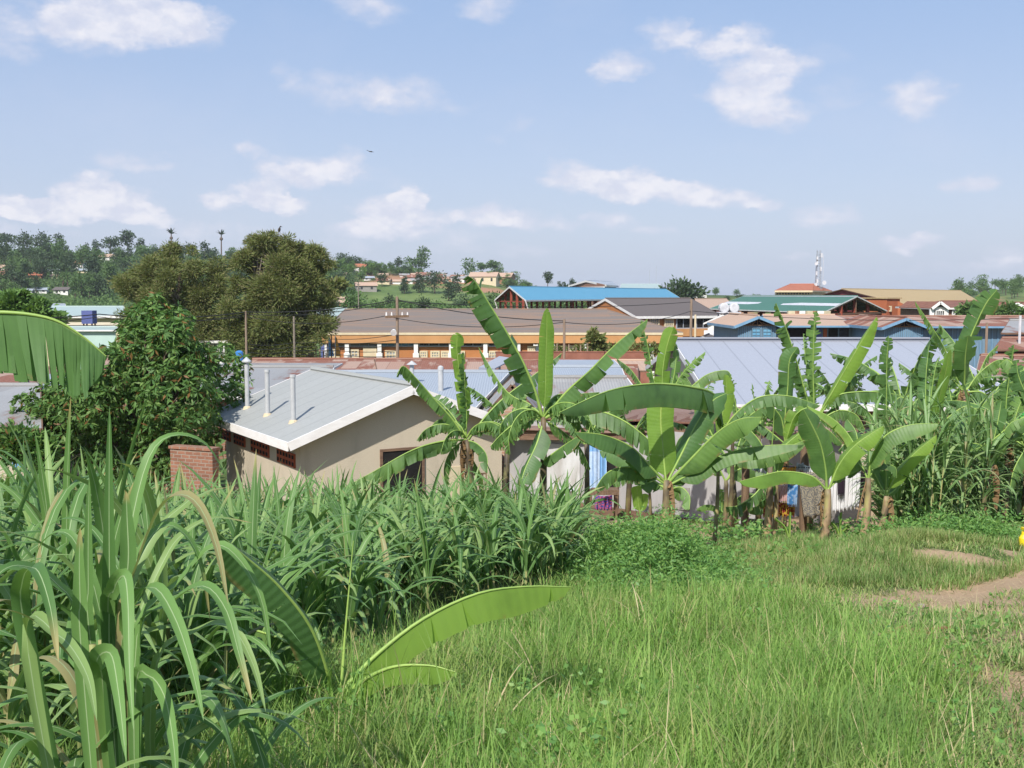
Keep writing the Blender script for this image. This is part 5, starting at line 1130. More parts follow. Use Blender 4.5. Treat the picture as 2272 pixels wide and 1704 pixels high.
def hill_house(px, py, wd, roof, wall, label, group=None):
    q = hill_xy(px, py)
    if q is None: return
    wd *= .8; x, y = q; z = g(x, y); ht = wd * .26; dp = wd * .7; rise = wd * .16; yaw = random.uniform(-.25, .25); co, si = math.cos(yaw), math.sin(yaw)
    def L(a, b, c): return Vector((x + a * co - b * si, y + a * si + b * co, z + c))
    root = thing('hill_house', label, 'house', (x, y, z - .5), group); o_ = .5; hw_, hd = wd / 2, dp / 2
    m = MB(); m.box((x, y, z + ht / 2 - 1), (wd, dp, ht + 2), yaw)
    for s_ in (-1, 1): m.poly([L(s_ * hw_, -hd, ht), L(s_ * hw_, hd, ht), L(s_ * hw_, 0, ht + rise * .9)])
    m.build('wall', M[wall], root)
    m = MB(); e = .05; m.slab([L(-hw_ - o_, -hd - o_, ht - .1), L(hw_ + o_, -hd - o_, ht - .1), L(hw_ + o_, 0, ht + rise), L(-hw_ - o_, 0, ht + rise)], .15); m.slab([L(hw_ + o_, hd + o_, ht - .1), L(-hw_ - o_, hd + o_, ht - .1), L(-hw_ - o_, 0, ht + rise), L(hw_ + o_, 0, ht + rise)], .15); m.build('roof', M[roof], root)
    nw = 0 if group else max(2, int(wd / 4))
    for i in range(nw): m = MB(); a = -hw_ + wd * (i + .5) / nw; m.slab([L(a - .45, -hd - .06, ht * .75), L(a - .45, -hd - .06, ht * .3), L(a + .45, -hd - .06, ht * .3), L(a + .45, -hd - .06, ht * .75)], .08, d=(0, -1, 0)); m.build('window', M['dark_glass'], root)
for hdat in HOUSES: hill_house(*hdat)
random.seed(5)
taken = [(a[0], a[1]) for a in HOUSES]
for i in range(34):
    px = random.uniform(842, 1062); py = random.uniform(614, 630) + (px - 842) * .004; hill_house(px, py, random.uniform(5, 9), random.choice(['roof_rust', 'roof_tan_pink', 'roof_grey_old', 'roof_rust']), random.choice(['cream', 'tile_tan', 'brick_red', 'white_wall']), 'tiny tin roofed house of the village row above the hill field', 'village row above the hill field')
# trees by name of stand
def near_house(px, py, w_=9, h_=7): return any(abs(px - a) < w_ and -3 < py - b < h_ * 3 for a, b in taken)
n = 0
while n < 290:   # left wooded hillside
    px = random.uniform(-150, 560) if random.random() < .75 else random.uniform(560, 760); py = random.uniform(572, 668)
    if near_house(px, py, 11, 9): continue
    q = hill_xy(px, py)
    if q is None: continue
    k = random.choice(['round', 'round', 'wide', 'tall']); mt_ = random.choice(['hill_leaf', 'hill_leaf', 'hill_dark', 'hill_dark'])
    put_tree('hillside_tree', 'leafy green tree among the wood covering the left hillside', q[0], q[1], k, mt_, random.uniform(.55, 1.05), 'trees of the left hillside wood'); n += 1
n = 0
while n < 240:   # middle hill: crest and among the houses
    px = random.uniform(740, 1175); r_ = random.random()
    crest = float(np.interp(px, CR_X, CR_Y)); py = random.uniform(crest + 1, crest + 9) if r_ < .82 else random.uniform(crest + 8, 632)
    if px > 835 and px < 1070 and py > 612: continue
    if near_house(px, py, 10, 8): continue
    q = hill_xy(px, py)
    if q is None: continue
    put_tree('hilltop_tree', 'green tree along the crest and between the houses of the middle hill', q[0], q[1], random.choice(['round', 'tall', 'wide', 'wisp']), random.choice(['hill_leaf', 'hill_dark', 'hill_leaf', 'hill_bright']), random.uniform(.28, .6), 'trees on the middle hill'); n += 1
for i in range(150):  # belt of scrub trees at the foot of the middle hill
    px = random.uniform(735, 1300); D_ = random.uniform(235, 350); x = (px - CX) / F_PX * D_
    put_tree('scrub_tree', 'scrubby dark green tree in the belt behind the orange hall', x, D_, random.choice(['round', 'wide', 'tall', 'round']), random.choice(['hill_leaf', 'hill_dark', 'hill_leaf']), random.uniform(.5, .85), 'scrub belt behind the orange hall')
for (px, py, s_, k) in ((898, 652, .8, 'cone'), (930, 650, .95, 'cone'), (965, 652, 1.15, 'round'), (1012, 656, 1.0, 'cone'), (848, 636, .7, 'round'), (995, 668, .9, 'cone')):
    q = hill_xy(px, py)
    if q: put_tree('field_tree', {898: 'small dark conical tree, left of the pair in the hill field', 930: 'taller dark conical tree, right of the pair in the hill field', 965: 'full rounded tree standing in the hill field', 1012: 'dark conical tree in the hill field behind the tall banana leaf', 848: 'round bush at the left end of the hill field', 995: 'conical tree low in the hill field near the tall banana leaf'}[px], q[0], q[1], k, 'hill_dark', s_, None)
SKY_T = [(22, 570, 1.15, 'wide', 'airy umbrella shaped tree on the skyline at the far left'), (60, 575, 1.1, 'round', 'round dark tree second from the left on the skyline'), (98, 575, 1.15, 'round', 'dense dark domed tree third from the left on the skyline'), (135, 577, .8, 'tall', 'smaller dark tree fourth from the left on the skyline'), (155, 580, .5, 'cone', 'little conical tree right of the fourth skyline tree'), (198, 577, .6, 'cone', 'small pointed skyline tree left of the double conifer gap'), (218, 577, .75, 'cone', 'small spired conifer on the left skyline'), (250, 575, 1.1, 'wide', 'big dark spreading tree before the forked one on the skyline'), (288, 572, 1.15, 'wisp', 'forked tall tree on the skyline left of the casuarinas'), (318, 573, .95, 'cone', 'conifer on the skyline at the left casuarina'), (400, 570, .9, 'wide', 'dark low tree beside the stout palm on the crest'), (430, 580, .9, 'round', 'round tree below the low white crest building'), (514, 562, .45, 'wide', 'tiny umbrella tree before the white crest building'),
 (762, 588, .8, 'round', 'left of three dark domed trees above the red roof'), (783, 589, .75, 'round', 'middle of three dark domed trees above the red roof'), (797, 590, .7, 'round', 'right of three dark domed trees above the red roof'), (888, 606, .65, 'wisp', 'thin airy tree on the middle crest'), (918, 608, .95, 'wide', 'broad pale tree clump on the middle crest, left one'), (938, 608, 1.0, 'tall', 'taller pale tree on the middle crest, right one of the clump'), (1042, 614, .85, 'tall', 'dark pointed tree at the pyramid roofed villa'), (1068, 615, .8, 'wisp', 'feathery tree right of the pyramid roofed villa'), (1095, 616, .95, 'wisp', 'tall ragged eucalyptus pair on the right end of the crest'), (1108, 616, .8, 'tall', 'bushy tree beside the ragged eucalyptus'), (1140, 622, .7, 'tall', 'light green tree at the falling end of the crest'), (1158, 626, .5, 'tall', 'last small tree at the falling end of the crest')]
for (px, py, s_, k, lab) in SKY_T:
    D_ = 650; x = (px - CX) / F_PX * D_; base_z = P(px, py, D_).z; s2 = s_ * 1.35
    put_tree('skyline_tree', lab, x, D_, k, 'hill_dark' if px < 900 else 'hill_leaf', s2, None, z=g(x, D_) - .5)
for (px, yb, s_, k, lab) in ((1215, 636, .65, 'wisp', 'airy two-headed tree beyond the blue roof ridge'), (1242, 638, .38, 'cone', 'left small conifer beyond the blue roof ridge'), (1252, 638, .36, 'cone', 'middle small conifer beyond the blue roof ridge'), (1272, 638, .42, 'wisp', 'right small conifer beside the red and white block'), (1640, 664, .4, 'wide', 'low far tree left of the green roof ridge'), (1615, 664, .3, 'round', 'tiny far tree left of the green roof ridge')):
    D_ = 420; p = P(px, yb + 8, D_); put_tree('distant_tree', lab, p.x, D_, k, 'hill_dark', s_ * 1.05, None, z=p.z)
for i in range(40):
    px = random.uniform(2105, 2420); D_ = random.uniform(500, 640); x = (px - CX) / F_PX * D_; put_tree('right_hill_tree', 'hazy dark tree of the far wood at the right edge', x, D_, random.choice(['round', 'wide', 'tall']), 'hill_leaf', random.uniform(.6, 1.0), 'trees of the far wood at the right edge')
for i in range(30):
    px = random.uniform(1180, 2110); D_ = random.uniform(600, 800); x = (px - CX) / F_PX * D_; put_tree('far_plain_tree', 'tiny tree on the flat far horizon behind the market roofs', x, D_, 'round', 'hill_leaf', random.uniform(.3, .6), 'far trees on the flat horizon')
# two palms on the crest
def palm(label, px, ybase, ytop, D_, fr, nfr=12, droop=1.0, ball=False):
    b_ = P(px, ybase, D_); t_ = P(px, ytop, D_); root = thing('crest_palm', label, 'palm tree', (b_.x, b_.y, b_.z - 3)); m = MB(); m.tube([(b_.x, b_.y, b_.z - 3), t_], [.45, .3], 6); m.build('trunk', M['bark'], root)
    base = np.repeat(np.array([[t_.x, t_.y, t_.z]]), nfr, 0); v, q, u = strips(base, rng.uniform(0, 6.28, nfr), rng.uniform(.1, 1.2, nfr), np.full(nfr, droop), np.full(nfr, fr), np.full(nfr, fr * .28), 5); np_mesh('fronds', v, q, u, M['hill_dark'], root)
    if ball: m = MB(); c = P(px, ytop + 9, D_); m.tube([c - Vector((0, 0, 1)), c - Vector((0, 0, .5)), c + Vector((0, 0, .5)), c + Vector((0, 0, 1))], [.3, 1.0, .9, .3], 8); m.build('dead_fronds', M['bark'], root)
palm('stout fan palm standing on the hill crest left of the thin one', 380, 568, 519, 640, 4.6, 18, 1.1, True)
palm('tall thin palm with a tuft of fronds on the hill crest', 491, 566, 521, 640, 3.8, 13, .5, True)
# hillside undergrowth: one mass nobody could count
k = 7500; px = rng.uniform(-700, 1200, k); Dv = rng.uniform(335, 690, k); keep = ~((px > 800) & (Dv > 390) & (Dv < 610)); px, Dv = px[keep], Dv[keep]; x = (px - CX) / F_PX * Dv
C = np.stack([x, Dv, G(x, Dv) + .4], -1); C = np.repeat(C, 9, 0) + rng.normal(size=(len(C) * 9, 3)) * np.array([1.1, 1.1, .6]); Dd = rng.normal(size=C.shape) + np.array([0, 0, .6])
V_, Q_, U_ = leafcloud(C, Dd, rng.uniform(.8, 1.6, len(C)), rng.uniform(.5, .9, len(C)))
tag(np_mesh('hillside_undergrowth', V_, Q_, U_, M['hill_leaf']), 'dense green undergrowth covering the hill between the trees', 'undergrowth', kind='stuff')
m = MB(); cpts = [(-40, 612), (18, 610), (30, 640), (34, 668), (10, 676), (-40, 676)]; 
D_ = [452, 440, 400, 372, 366, 366]
pts_ = [P(a, b_, 1) for a, b_ in cpts]; pp = []
for (a, b_) in cpts:
    q = hill_xy(a, b_); pp.append(Vector((q[0], q[1], g(q[0], q[1]) + 1.4)))
m.poly(list(reversed(pp))); cut = m.build('earth_cutting', M['soil']); tag(cut, 'bare orange earth cutting on the far left hillside', 'earth bank', kind='structure')
# valley scrub so that gaps between roofs are green
k = 2600; px = rng.uniform(-200, 2600, k); Dv = rng.uniform(34, 230, k); x = (px - CX) / F_PX * Dv
C = np.stack([x, Dv, G(x, Dv) + .25], -1); C = np.repeat(C, 8, 0) + rng.normal(size=(k * 8, 3)) * np.array([.8, .8, .3]); V_, Q_, U_ = leafcloud(C, rng.normal(size=C.shape) + np.array([0, 0, .8]), rng.uniform(.3, .7, len(C)), rng.uniform(.15, .35, len(C)))
tag(np_mesh('valley_scrub', V_, Q_, U_, M['hill_leaf']), 'low green scrub growing between the valley roofs', 'scrub', kind='stuff')
# ------------------------------------------------------------------ banana plants
def spline(pts, n):
    p = np.array([list(q) for q in pts], float); p = np.concatenate([[2 * p[0] - p[1]], p, [2 * p[-1] - p[-2]]]); k = len(p) - 3
    out = []
    for i in range(n + 1):
        u = i / n * k; j = min(int(u), k - 1); t = u - j; a, b, c, d = p[j:j + 4]
        out.append(.5 * ((2 * b) + (-a + c) * t + (2 * a - 5 * b + 4 * c - d) * t * t + (-a + 3 * b - 3 * c + d) * t ** 3))
    return np.array(out)
def banana_leaf(parent, ctrl, W, hint=(0, 0, 1), droop=35, tear=.3, mat='banana_leaf', pet=.12, curl=25, asym=0, name='leaf', rs=None, grav=.0):
    """a banana leaf along the midrib ctrl (root to tip), W wide; hint: which way its upper face looks"""
    rs = rs or rng; n = 48; C = spline(ctrl, n); T = np.gradient(C, axis=0); T /= np.linalg.norm(T, axis=1, keepdims=True) + 1e-9
    H = np.array(hint, float)[None]; S = np.cross(T, H); nr = np.linalg.norm(S, axis=1, keepdims=True)
    S = S / (nr + 1e-9)
    for i in range(1, n + 1):
        if (S[i] * S[i - 1]).sum() < 0: S[i] *= -1
    N = np.cross(S, T); t = np.linspace(0, 1, n + 1)
    if (N * H).sum() < 0: N = -N
    prof = np.clip((t - pet) / .13, 0, 1) ** .55 * np.clip((1 - t) / (.12 if mat == 'banana_young' and tuple(hint) == CAMH else .24), 0, 1) ** .55
    V, Q, U = [], [], []; cnt = 0
    def P_at(tt, s, side, phi0, dphi):
        x = tt * n; i = min(int(x), n - 1); f = x - i; c = C[i] * (1 - f) + C[i + 1] * f; w_ = (prof[i] * (1 - f) + prof[i + 1] * f) * W / 2; Sx = S[i] * side; Nx = N[i]; Tx = T[i]
        m_ = 5; gw = (.3, .7, .9, 1, 1); p = c.copy(); st = s / m_
        for k in range(m_):
            ph = phi0 + dphi * ((k + .5) * st) ** 1.1; dv = Sx * math.cos(ph) - Nx * math.sin(ph)
            if grav: dv = dv * (1 - grav * gw[k]) + np.array([0, 0, -grav * gw[k]]); dv = dv / np.linalg.norm(dv)
            p = p + dv * w_ * st
        return p + Tx * w_ * .16 * s
    for side in (-1, 1):
        cuts = [pet]; tt = pet
        while tt < 1:
            tt += rs.uniform(.25, 1.9) * (.30 if tear < .05 else .085 / max(tear, .12) * (.55 if tear < .45 else .36)); cuts.append(min(tt, 1.0))
        base_phi = R(droop) * (1 + asym * side); last = 0
        for a, b in zip(cuts[:-1], cuts[1:]):
            if b - a < .004: continue
            jit = rs.normal() * R(36) * min(1, tear * 1.3); dj = rs.normal() * R(42) * tear; phi0 = base_phi + jit * .5; dphi = R(curl) + jit + dj + R(30) * tear
            na = max(2, int((b - a) * 26)); nb = 6; wl = 1 + rs.uniform(-.10, .05) * min(1, tear * 1.5); shrink = min(.5, rs.uniform(.0, .75) * tear + (.03 if tear > .05 else 0))
            g_ = np.zeros((na + 1, nb + 1), int)
            for i in range(na + 1):
                for j in range(nb + 1):
                    s = j / nb; mid = (a + b) / 2; tq = a + (b - a) * i / na; tq = mid + (tq - mid) * (1 - shrink * s ** 1.5); ph = phi0
                    q = P_at(tq, s * wl, side, ph, dphi + R(10) * math.sin(tq * 30) * .3); V.append(q); U.append((.5 + side * s / 2, tq * .97 + .01)); g_[i, j] = cnt; cnt += 1
            for i in range(na):
                for j in range(nb): Q.append((g_[i, j], g_[i, j + 1], g_[i + 1, j + 1], g_[i + 1, j]))
    nq = len(Q); r0 = max(.008, W * (.016 if W > .5 and C[0][1] < 6 else .032)); rr = 6
    ring = []
    for i in range(0, n + 1, 2):
        r_ = r0 * (1.5 - 1.25 * t[i]); rw = []
        for k in range(rr):
            a = 2 * math.pi * k / rr; V.append(C[i] + S[i] * math.cos(a) * r_ + N[i] * (math.sin(a) * r_ - r_ * .6)); U.append((.5, .5)); rw.append(cnt); cnt += 1
        ring.append(rw)
    for a, b in zip(ring[:-1], ring[1:]):
        for k in range(rr): Q.append((a[k], a[(k + 1) % rr], b[(k + 1) % rr], b[k]))
    Q = np.array(Q); U = np.array(U)[Q.ravel()]; mi = np.zeros(len(Q), int); mi[nq:] = 1
    return np_mesh(name, np.array(V), Q, U, [M[mat], M['petiole'] if mat != 'banana_dry' else M['banana_dry']], parent, smooth=True, mi=mi)
CAMH = (0, -1, .35)
def banana(label, px, D, crown_, leaves, r_=.13, base_px=None, group=None, stem_top=None, dry=0, zbase=None):
    """leaves: (points in photo px root->tip, width px, tip depth offset, hint, droop, tear, [material])"""
    b0 = on_ground(base_px if base_px is not None else px, D)
    if zbase is not None: b0.z = zbase
    root = thing('banana_plant', label, 'banana plant', b0, group); c = P(crown_[0], crown_[1], D)
    m = MB(); n = 8; pts = []
    for i in range(n + 1):
        t = i / n; p = b0.lerp(c, t); p.x += math.sin(t * 3) * .03; pts.append(p)
    pts[0].z -= .15; m.tube(pts, [r_ * .52 * (1.15 - .5 * i / n) for i in range(n + 1)], 12)
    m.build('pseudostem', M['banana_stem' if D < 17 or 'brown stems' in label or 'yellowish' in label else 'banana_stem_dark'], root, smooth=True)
    for L in leaves:
        pts, wpx, dd, hint, droop, tear = L[:6]; mat = L[6] if len(L) > 6 else 'banana_leaf'; k = len(pts); arr = []
        for i, (x, y) in enumerate(pts): t = i / (k - 1); arr.append(P(x, y, D + dd * t ** 1.2))
        h_ = CAMH if hint == 'c' else (0, 0, 1) if hint == 'u' else (.8, -.6, .5) if hint == 'r' else (-.8, -.6, .5) if hint == 'l' else hint
        banana_leaf(root, arr, wpx * (.70 if hint == 'c' else .80) / 2450 * D if D > 8 else wpx / 2450 * D, h_, droop, tear * 1.35 if tear > .08 else tear, mat, pet=.1, grav=.0 if hint == 'c' or droop < 45 else (.95 if D < 8 else .4 + .5 * min(1, tear)))
    for i in range(dry):
        a = random.uniform(0, 6.28); l_ = random.uniform(.5, .9); e = Vector((math.cos(a), math.sin(a), 0)); banana_leaf(root, [c - Vector((0, 0, .05)), c + e * .08 + Vector((0, 0, -.03)), c + e * .13 - Vector((0, 0, l_ * .5)), c + e * .1 - Vector((0, 0, l_))], .2, (e.x, e.y, .3), 60, .7, 'banana_dry', name='dead_leaf')
    return root
# near left, standing outside the frame; its torn leaf hangs in
banana('banana plant whose broad torn leaf hangs in from the left edge', -330, 4.6, (-230, 760),
       [([(-230, 760), (-120, 700), (0, 690), (110, 704), (180, 742), (236, 790)], 300, .1, (.0, .12, 1), 70, .5, 'banana_leaf_dark')], .15)
# young plant in the grass, centre left
yb = on_ground(742, 4.9)
banana('young banana plant in the grass whose bright leaf leans right across the elephant grass', 742, 4.6, (742, 1560),
       [([(742, 1560), (775, 1510), (840, 1445), (940, 1370), (1060, 1315), (1170, 1300), (1268, 1302)], 150, .5, (-.15, .1, 1), 60, .14, 'banana_young'),
        ([(745, 1560), (800, 1510), (870, 1478), (950, 1475), (1010, 1490)], 90, -.1, 'u', 60, .1, 'banana_young'),
        ([(738, 1560), (728, 1490), (690, 1390), (620, 1300), (540, 1230), (482, 1180)], 120, -.5, (.5, -.5, .7), 28, .04),
        ([(735, 1560), (700, 1490), (640, 1425), (540, 1390), (452, 1378)], 130, .3, 'u', 55, .08),
        ([(745, 1560), (758, 1500), (766, 1400), (784, 1200)], 16, .1, 'c', 80, .0, 'banana_young')], .05)
# b1: left of centre
BA = banana('banana plant with a long pale leaf drooping before the beige house', 1045, 18.5, (1035, 975), [
    ([(1035, 975), (1005, 930), (960, 880), (925, 840), (895, 812), (880, 835)], 62, -.4, (.55, -.3, .8), 55, .55),
    ([(1035, 975), (1032, 900), (1020, 830), (1014, 775), (1015, 738)], 48, -.2, 'c', 18, .3, 'banana_young'),
    ([(1035, 975), (1036, 920), (1032, 860), (1028, 780)], 44, -.3, (.9, -.5, .1), 30, .75),
    ([(1032, 975), (1000, 975), (950, 985), (900, 1005), (830, 1045), (745, 1092)], 78, -.8, (-.1, .1, 1), 66, .35),
    ([(1038, 975), (1075, 925), (1120, 880), (1180, 835), (1247, 783)], 74, .5, (-.5, -.2, .8), 52, .85),
    ([(1038, 975), (1062, 945), (1090, 935), (1115, 945), (1128, 965)], 56, -.6, 'u', 60, .3),
    ([(1030, 970), (1010, 930), (985, 900), (960, 880)], 60, .3, 'c', 25, .5), ([(1030, 970), (1000, 945), (970, 940), (950, 965)], 60, .4, 'u', 50, .4),
    ([(1035, 975), (1060, 985), (1080, 1010), (1082, 1050)], 55, -.5, (1, -.2, .4), 40, .2), ([(1030, 975), (1000, 1000), (985, 1040), (990, 1090)], 60, .2, (-1, -.3, .4), 50, .6),
    ([(1035, 980), (1050, 1020), (1070, 1060), (1075, 1110)], 50, .4, 'r', 60, .6)], .15, dry=5)
# b2
BB = banana('tall banana plant with a huge leaf pointing at the blue roof, in the middle', 1198, 17.0, (1205, 925), [
    ([(1205, 925), (1190, 870), (1165, 810), (1130, 745), (1090, 680), (1055, 625), (1038, 612)], 105, -.6, (.75, -.45, .45), 42, .5),
    ([(1207, 925), (1210, 870), (1211, 800), (1213, 740), (1213, 683)], 44, -.3, (.3, -1, .1), -12, .03, 'banana_young'),
    ([(1210, 925), (1255, 870), (1310, 820), (1370, 760), (1437, 708)], 84, -.5, (-.35, -.6, .75), 38, .28),
    ([(1200, 925), (1170, 925), (1140, 940), (1110, 965), (1088, 990)], 80, -.6, (-.1, .1, 1), 66, .6),
    ([(1210, 925), (1250, 905), (1310, 905), (1380, 930), (1440, 975), (1465, 1005)], 100, -.5, (.1, .15, 1), 66, .75),
    ([(1205, 925), (1225, 890), (1280, 875), (1330, 870)], 70, .8, 'u', 50, .6),
    ([(1198, 950), (1180, 900), (1140, 880), (1110, 850), (1062, 770)], 60, .7, 'u', 55, .8),
    ([(1205, 935), (1190, 985), (1165, 1040), (1150, 1088)], 76, -.5, (-.7, -.8, .3), 25, .1), ([(1195, 1030), (1220, 1010), (1255, 985), (1292, 962)], 66, -.3, 'u', 45, .2),
    ([(1205, 930), (1240, 950), (1285, 990), (1310, 1040)], 60, .5, (.5, .3, .8), 70, .95)], .12)
# b3 front centre
banana('sturdy banana plant with one wide upright yellow-green leaf beside the shed doorway', 1470, 15.0, (1478, 1065), [
    ([(1478, 1070), (1474, 1030), (1470, 980), (1466, 930), (1470, 848)], 92, .1, 'c', 6, .03, 'banana_young'),
    ([(1474, 1065), (1440, 1030), (1400, 990), (1340, 965), (1275, 958)], 92, -.6, (.1, 0, 1), 52, .06),
    ([(1474, 1070), (1430, 1045), (1385, 1035), (1345, 1050), (1320, 1085)], 84, -.3, 'u', 55, .35),
    ([(1482, 1065), (1515, 1000), (1545, 940), (1580, 890), (1612, 872)], 84, .3, (-.5, -.8, .4), 22, .05),
    ([(1482, 1070), (1530, 1020), (1590, 960), (1640, 930), (1690, 925)], 100, -.7, (-.3, -.5, .8), 34, .12),
    ([(1484, 1075), (1540, 1045), (1600, 1010), (1680, 990), (1785, 985)], 78, -.4, (-.1, .05, 1), 60, .2),
    ([(1475, 1080), (1500, 1050), (1560, 1000), (1600, 985)], 80, .6, 'u', 40, .1), ([(1474, 1080), (1445, 1060), (1395, 1010), (1330, 1000)], 86, .5, 'u', 48, .15),
    ([(1480, 1090), (1510, 1080), (1530, 1100), (1530, 1130)], 60, -.3, 'r', 50, .2)], .13, dry=2)
# b4 horizontal great leaf
banana('banana plant carrying the long horizontal leaf that crosses the grey roofs', 1590, 16.2, (1592, 985), [
    ([(1592, 985), (1598, 920), (1585, 875), (1540, 858), (1450, 850), (1350, 866), (1240, 915)], 124, -3.0, (0, .25, 1), 64, .16),
    ([(1592, 985), (1600, 930), (1612, 880), (1610, 830)], 46, -.2, (-.6, -.8, .2), 15, .15, 'banana_young'),
    ([(1594, 985), (1620, 930), (1680, 882), (1750, 878), (1820, 900)], 70, -.3, (0, .15, 1), 66, .6),
    ([(1594, 985), (1640, 940), (1680, 910), (1700, 900)], 60, .5, 'u', 50, .3), ([(1590, 985), (1565, 930), (1558, 880), (1550, 850)], 70, .3, 'c', 20, .1),
    ([(1590, 985), (1540, 960), (1510, 970), (1495, 1000)], 60, .4, 'u', 50, .3), ([(1594, 990), (1660, 1010), (1720, 1000), (1790, 975)], 80, -.2, (0, .1, 1), 60, .4)], .06)
# small dark one behind
banana('small shaded banana plant with a torn dark leaf below the big horizontal one', 1612, 20.5, (1610, 1065), [
    ([(1610, 1065), (1640, 1040), (1690, 1040), (1730, 1060)], 74, -.4, 'u', 66, .3), ([(1610, 1065), (1590, 1030), (1560, 1020), (1545, 1040)], 60, 0, 'u', 50, .3),
    ([(1612, 1065), (1640, 1020), (1665, 990)], 56, .2, 'c', 20, .1)], .1)
banana('little banana sucker with three arching leaves before the shed plinth', 1602, 23.0, (1600, 1150), [
    ([(1600, 1150), (1590, 1125), (1565, 1120), (1545, 1130)], 34, -.3, 'u', 55, .1), ([(1602, 1150), (1625, 1115), (1655, 1095), (1690, 1100)], 44, -.3, 'u', 60, .7), ([(1604, 1150), (1640, 1125), (1680, 1130), (1716, 1125)], 34, -.2, 'u', 55, .2), ([(1600, 1150), (1602, 1120), (1600, 1085)], 40, 0, 'c', 20, .2)], .06)
banana('thin banana plant with ragged leaf left of the sturdy front one', 1443, 21.0, (1440, 1085), [
    ([(1440, 1085), (1425, 1060), (1390, 1050), (1360, 1075)], 60, -.3, 'u', 60, .7), ([(1440, 1085), (1450, 1040), (1440, 1010)], 40, 0, 'c', 20, .2), ([(1440, 1085), (1470, 1070), (1500, 1080), (1510, 1110)], 44, 0, 'u', 50, .2)], .07)
banana('bright lime young sprout left of the sturdy front banana', 1421, 19.0, (1420, 1140), [
    ([(1420, 1140), (1416, 1110), (1412, 1078)], 38, -.1, 'c', 10, .05, 'banana_young'), ([(1420, 1140), (1430, 1115), (1432, 1095)], 24, 0, 'c', 10, .05, 'banana_young')], .03)
# b6
banana('banana clump with brown stems among the washing, topped by a green spear', 1706, 18.1, (1708, 1035), [
    ([(1708, 1035), (1712, 1000), (1716, 950), (1719, 892)], 14, 0, 'c', 70, 0, 'banana_young'), ([(1708, 1035), (1690, 985), (1660, 950), (1630, 930)], 60, .2, 'u', 40, .1),
    ([(1710, 1035), (1740, 990), (1775, 960), (1800, 930)], 60, .4, (-.4, -.6, .7), 30, .1, 'banana_young'), ([(1706, 1035), (1670, 1000), (1620, 1005), (1570, 1030)], 74, -.4, 'u', 62, .35),
    ([(1708, 1040), (1680, 1090), (1640, 1120), (1610, 1125)], 66, -.3, 'u', 55, .5), ([(1706, 1045), (1700, 1090), (1680, 1120), (1660, 1130)], 50, .1, 'l', 40, .2)], .13, base_px=1706)
banana('slim yellowish banana stem leaning beside the brown clump in the washing', 1722, 18.3, (1722, 1060), [([(1722, 1060), (1735, 1010), (1760, 985)], 40, .2, 'c', 20, .1), ([(1720, 1060), (1700, 1020), (1690, 990)], 40, .2, 'c', 20, .1)], .09)
# b7 b8 b9
banana('banana plant before the white bed sheet, with a pale left leaf lying level', 1835, 14.7, (1836, 1085), [
    ([(1834, 1085), (1800, 1055), (1740, 1045), (1690, 1055), (1640, 1068)], 74, -.4, (0, .1, 1), 55, .04, 'banana_young'),
    ([(1835, 1085), (1832, 1040), (1822, 990), (1805, 950), (1783, 908)], 96, -.3, 'c', 14, .05),
    ([(1838, 1085), (1862, 1030), (1900, 985), (1960, 945)], 74, -.2, (-.5, -.6, .7), 26, .1, 'banana_young'),
    ([(1838, 1085), (1870, 1040), (1900, 1020), (1880, 1060)], 50, .2, 'u', 50, .2),
    ([(1836, 1085), (1900, 1020), (1890, 975), (1850, 930), (1790, 900)], 56, .5, (.5, .2, .8), 45, .08, 'banana_young'),
    ([(1790, 905), (1775, 912), (1760, 930), (1745, 975)], 54, .1, 'c', 30, .2, 'banana_young')], .125, dry=1)
banana('banana plant with yellow-brown stem and a leaf arching right over the elephant grass', 1925, 14.8, (1925, 1060), [
    ([(1925, 1060), (1935, 1010), (1965, 965), (2020, 942), (2083, 940)], 86, -.3, (-.2, 0, 1), 48, .05),
    ([(1925, 1060), (1905, 1010), (1900, 960), (1880, 930)], 60, .3, 'u', 30, .1), ([(1926, 1060), (1950, 1030), (1985, 1035), (1990, 1060)], 40, 0, 'u', 50, .2),
    ([(1924, 1060), (1915, 1090), (1905, 1130), (1900, 1160)], 22, -.2, 'l', 60, .9, 'banana_dry')], .11, dry=1)
banana('banana plant with reddish leaning stem, rightmost of the three front stems', 1958, 15.2, (1966, 1100), [
    ([(1966, 1100), (1990, 1050), (2030, 1005), (2078, 965)], 56, -.2, (-.5, -.6, .7), 26, .06, 'banana_young'),
    ([(1966, 1100), (1966, 1050), (1960, 1000), (1952, 975)], 50, 0, 'c', 20, .1), ([(1964, 1100), (1945, 1060), (1930, 1030), (1928, 1000)], 50, .2, 'l', 25, .1), ([(1968, 1100), (1990, 1080), (2010, 1020)], 30, .2, 'c', 30, .1)], .11, dry=1)
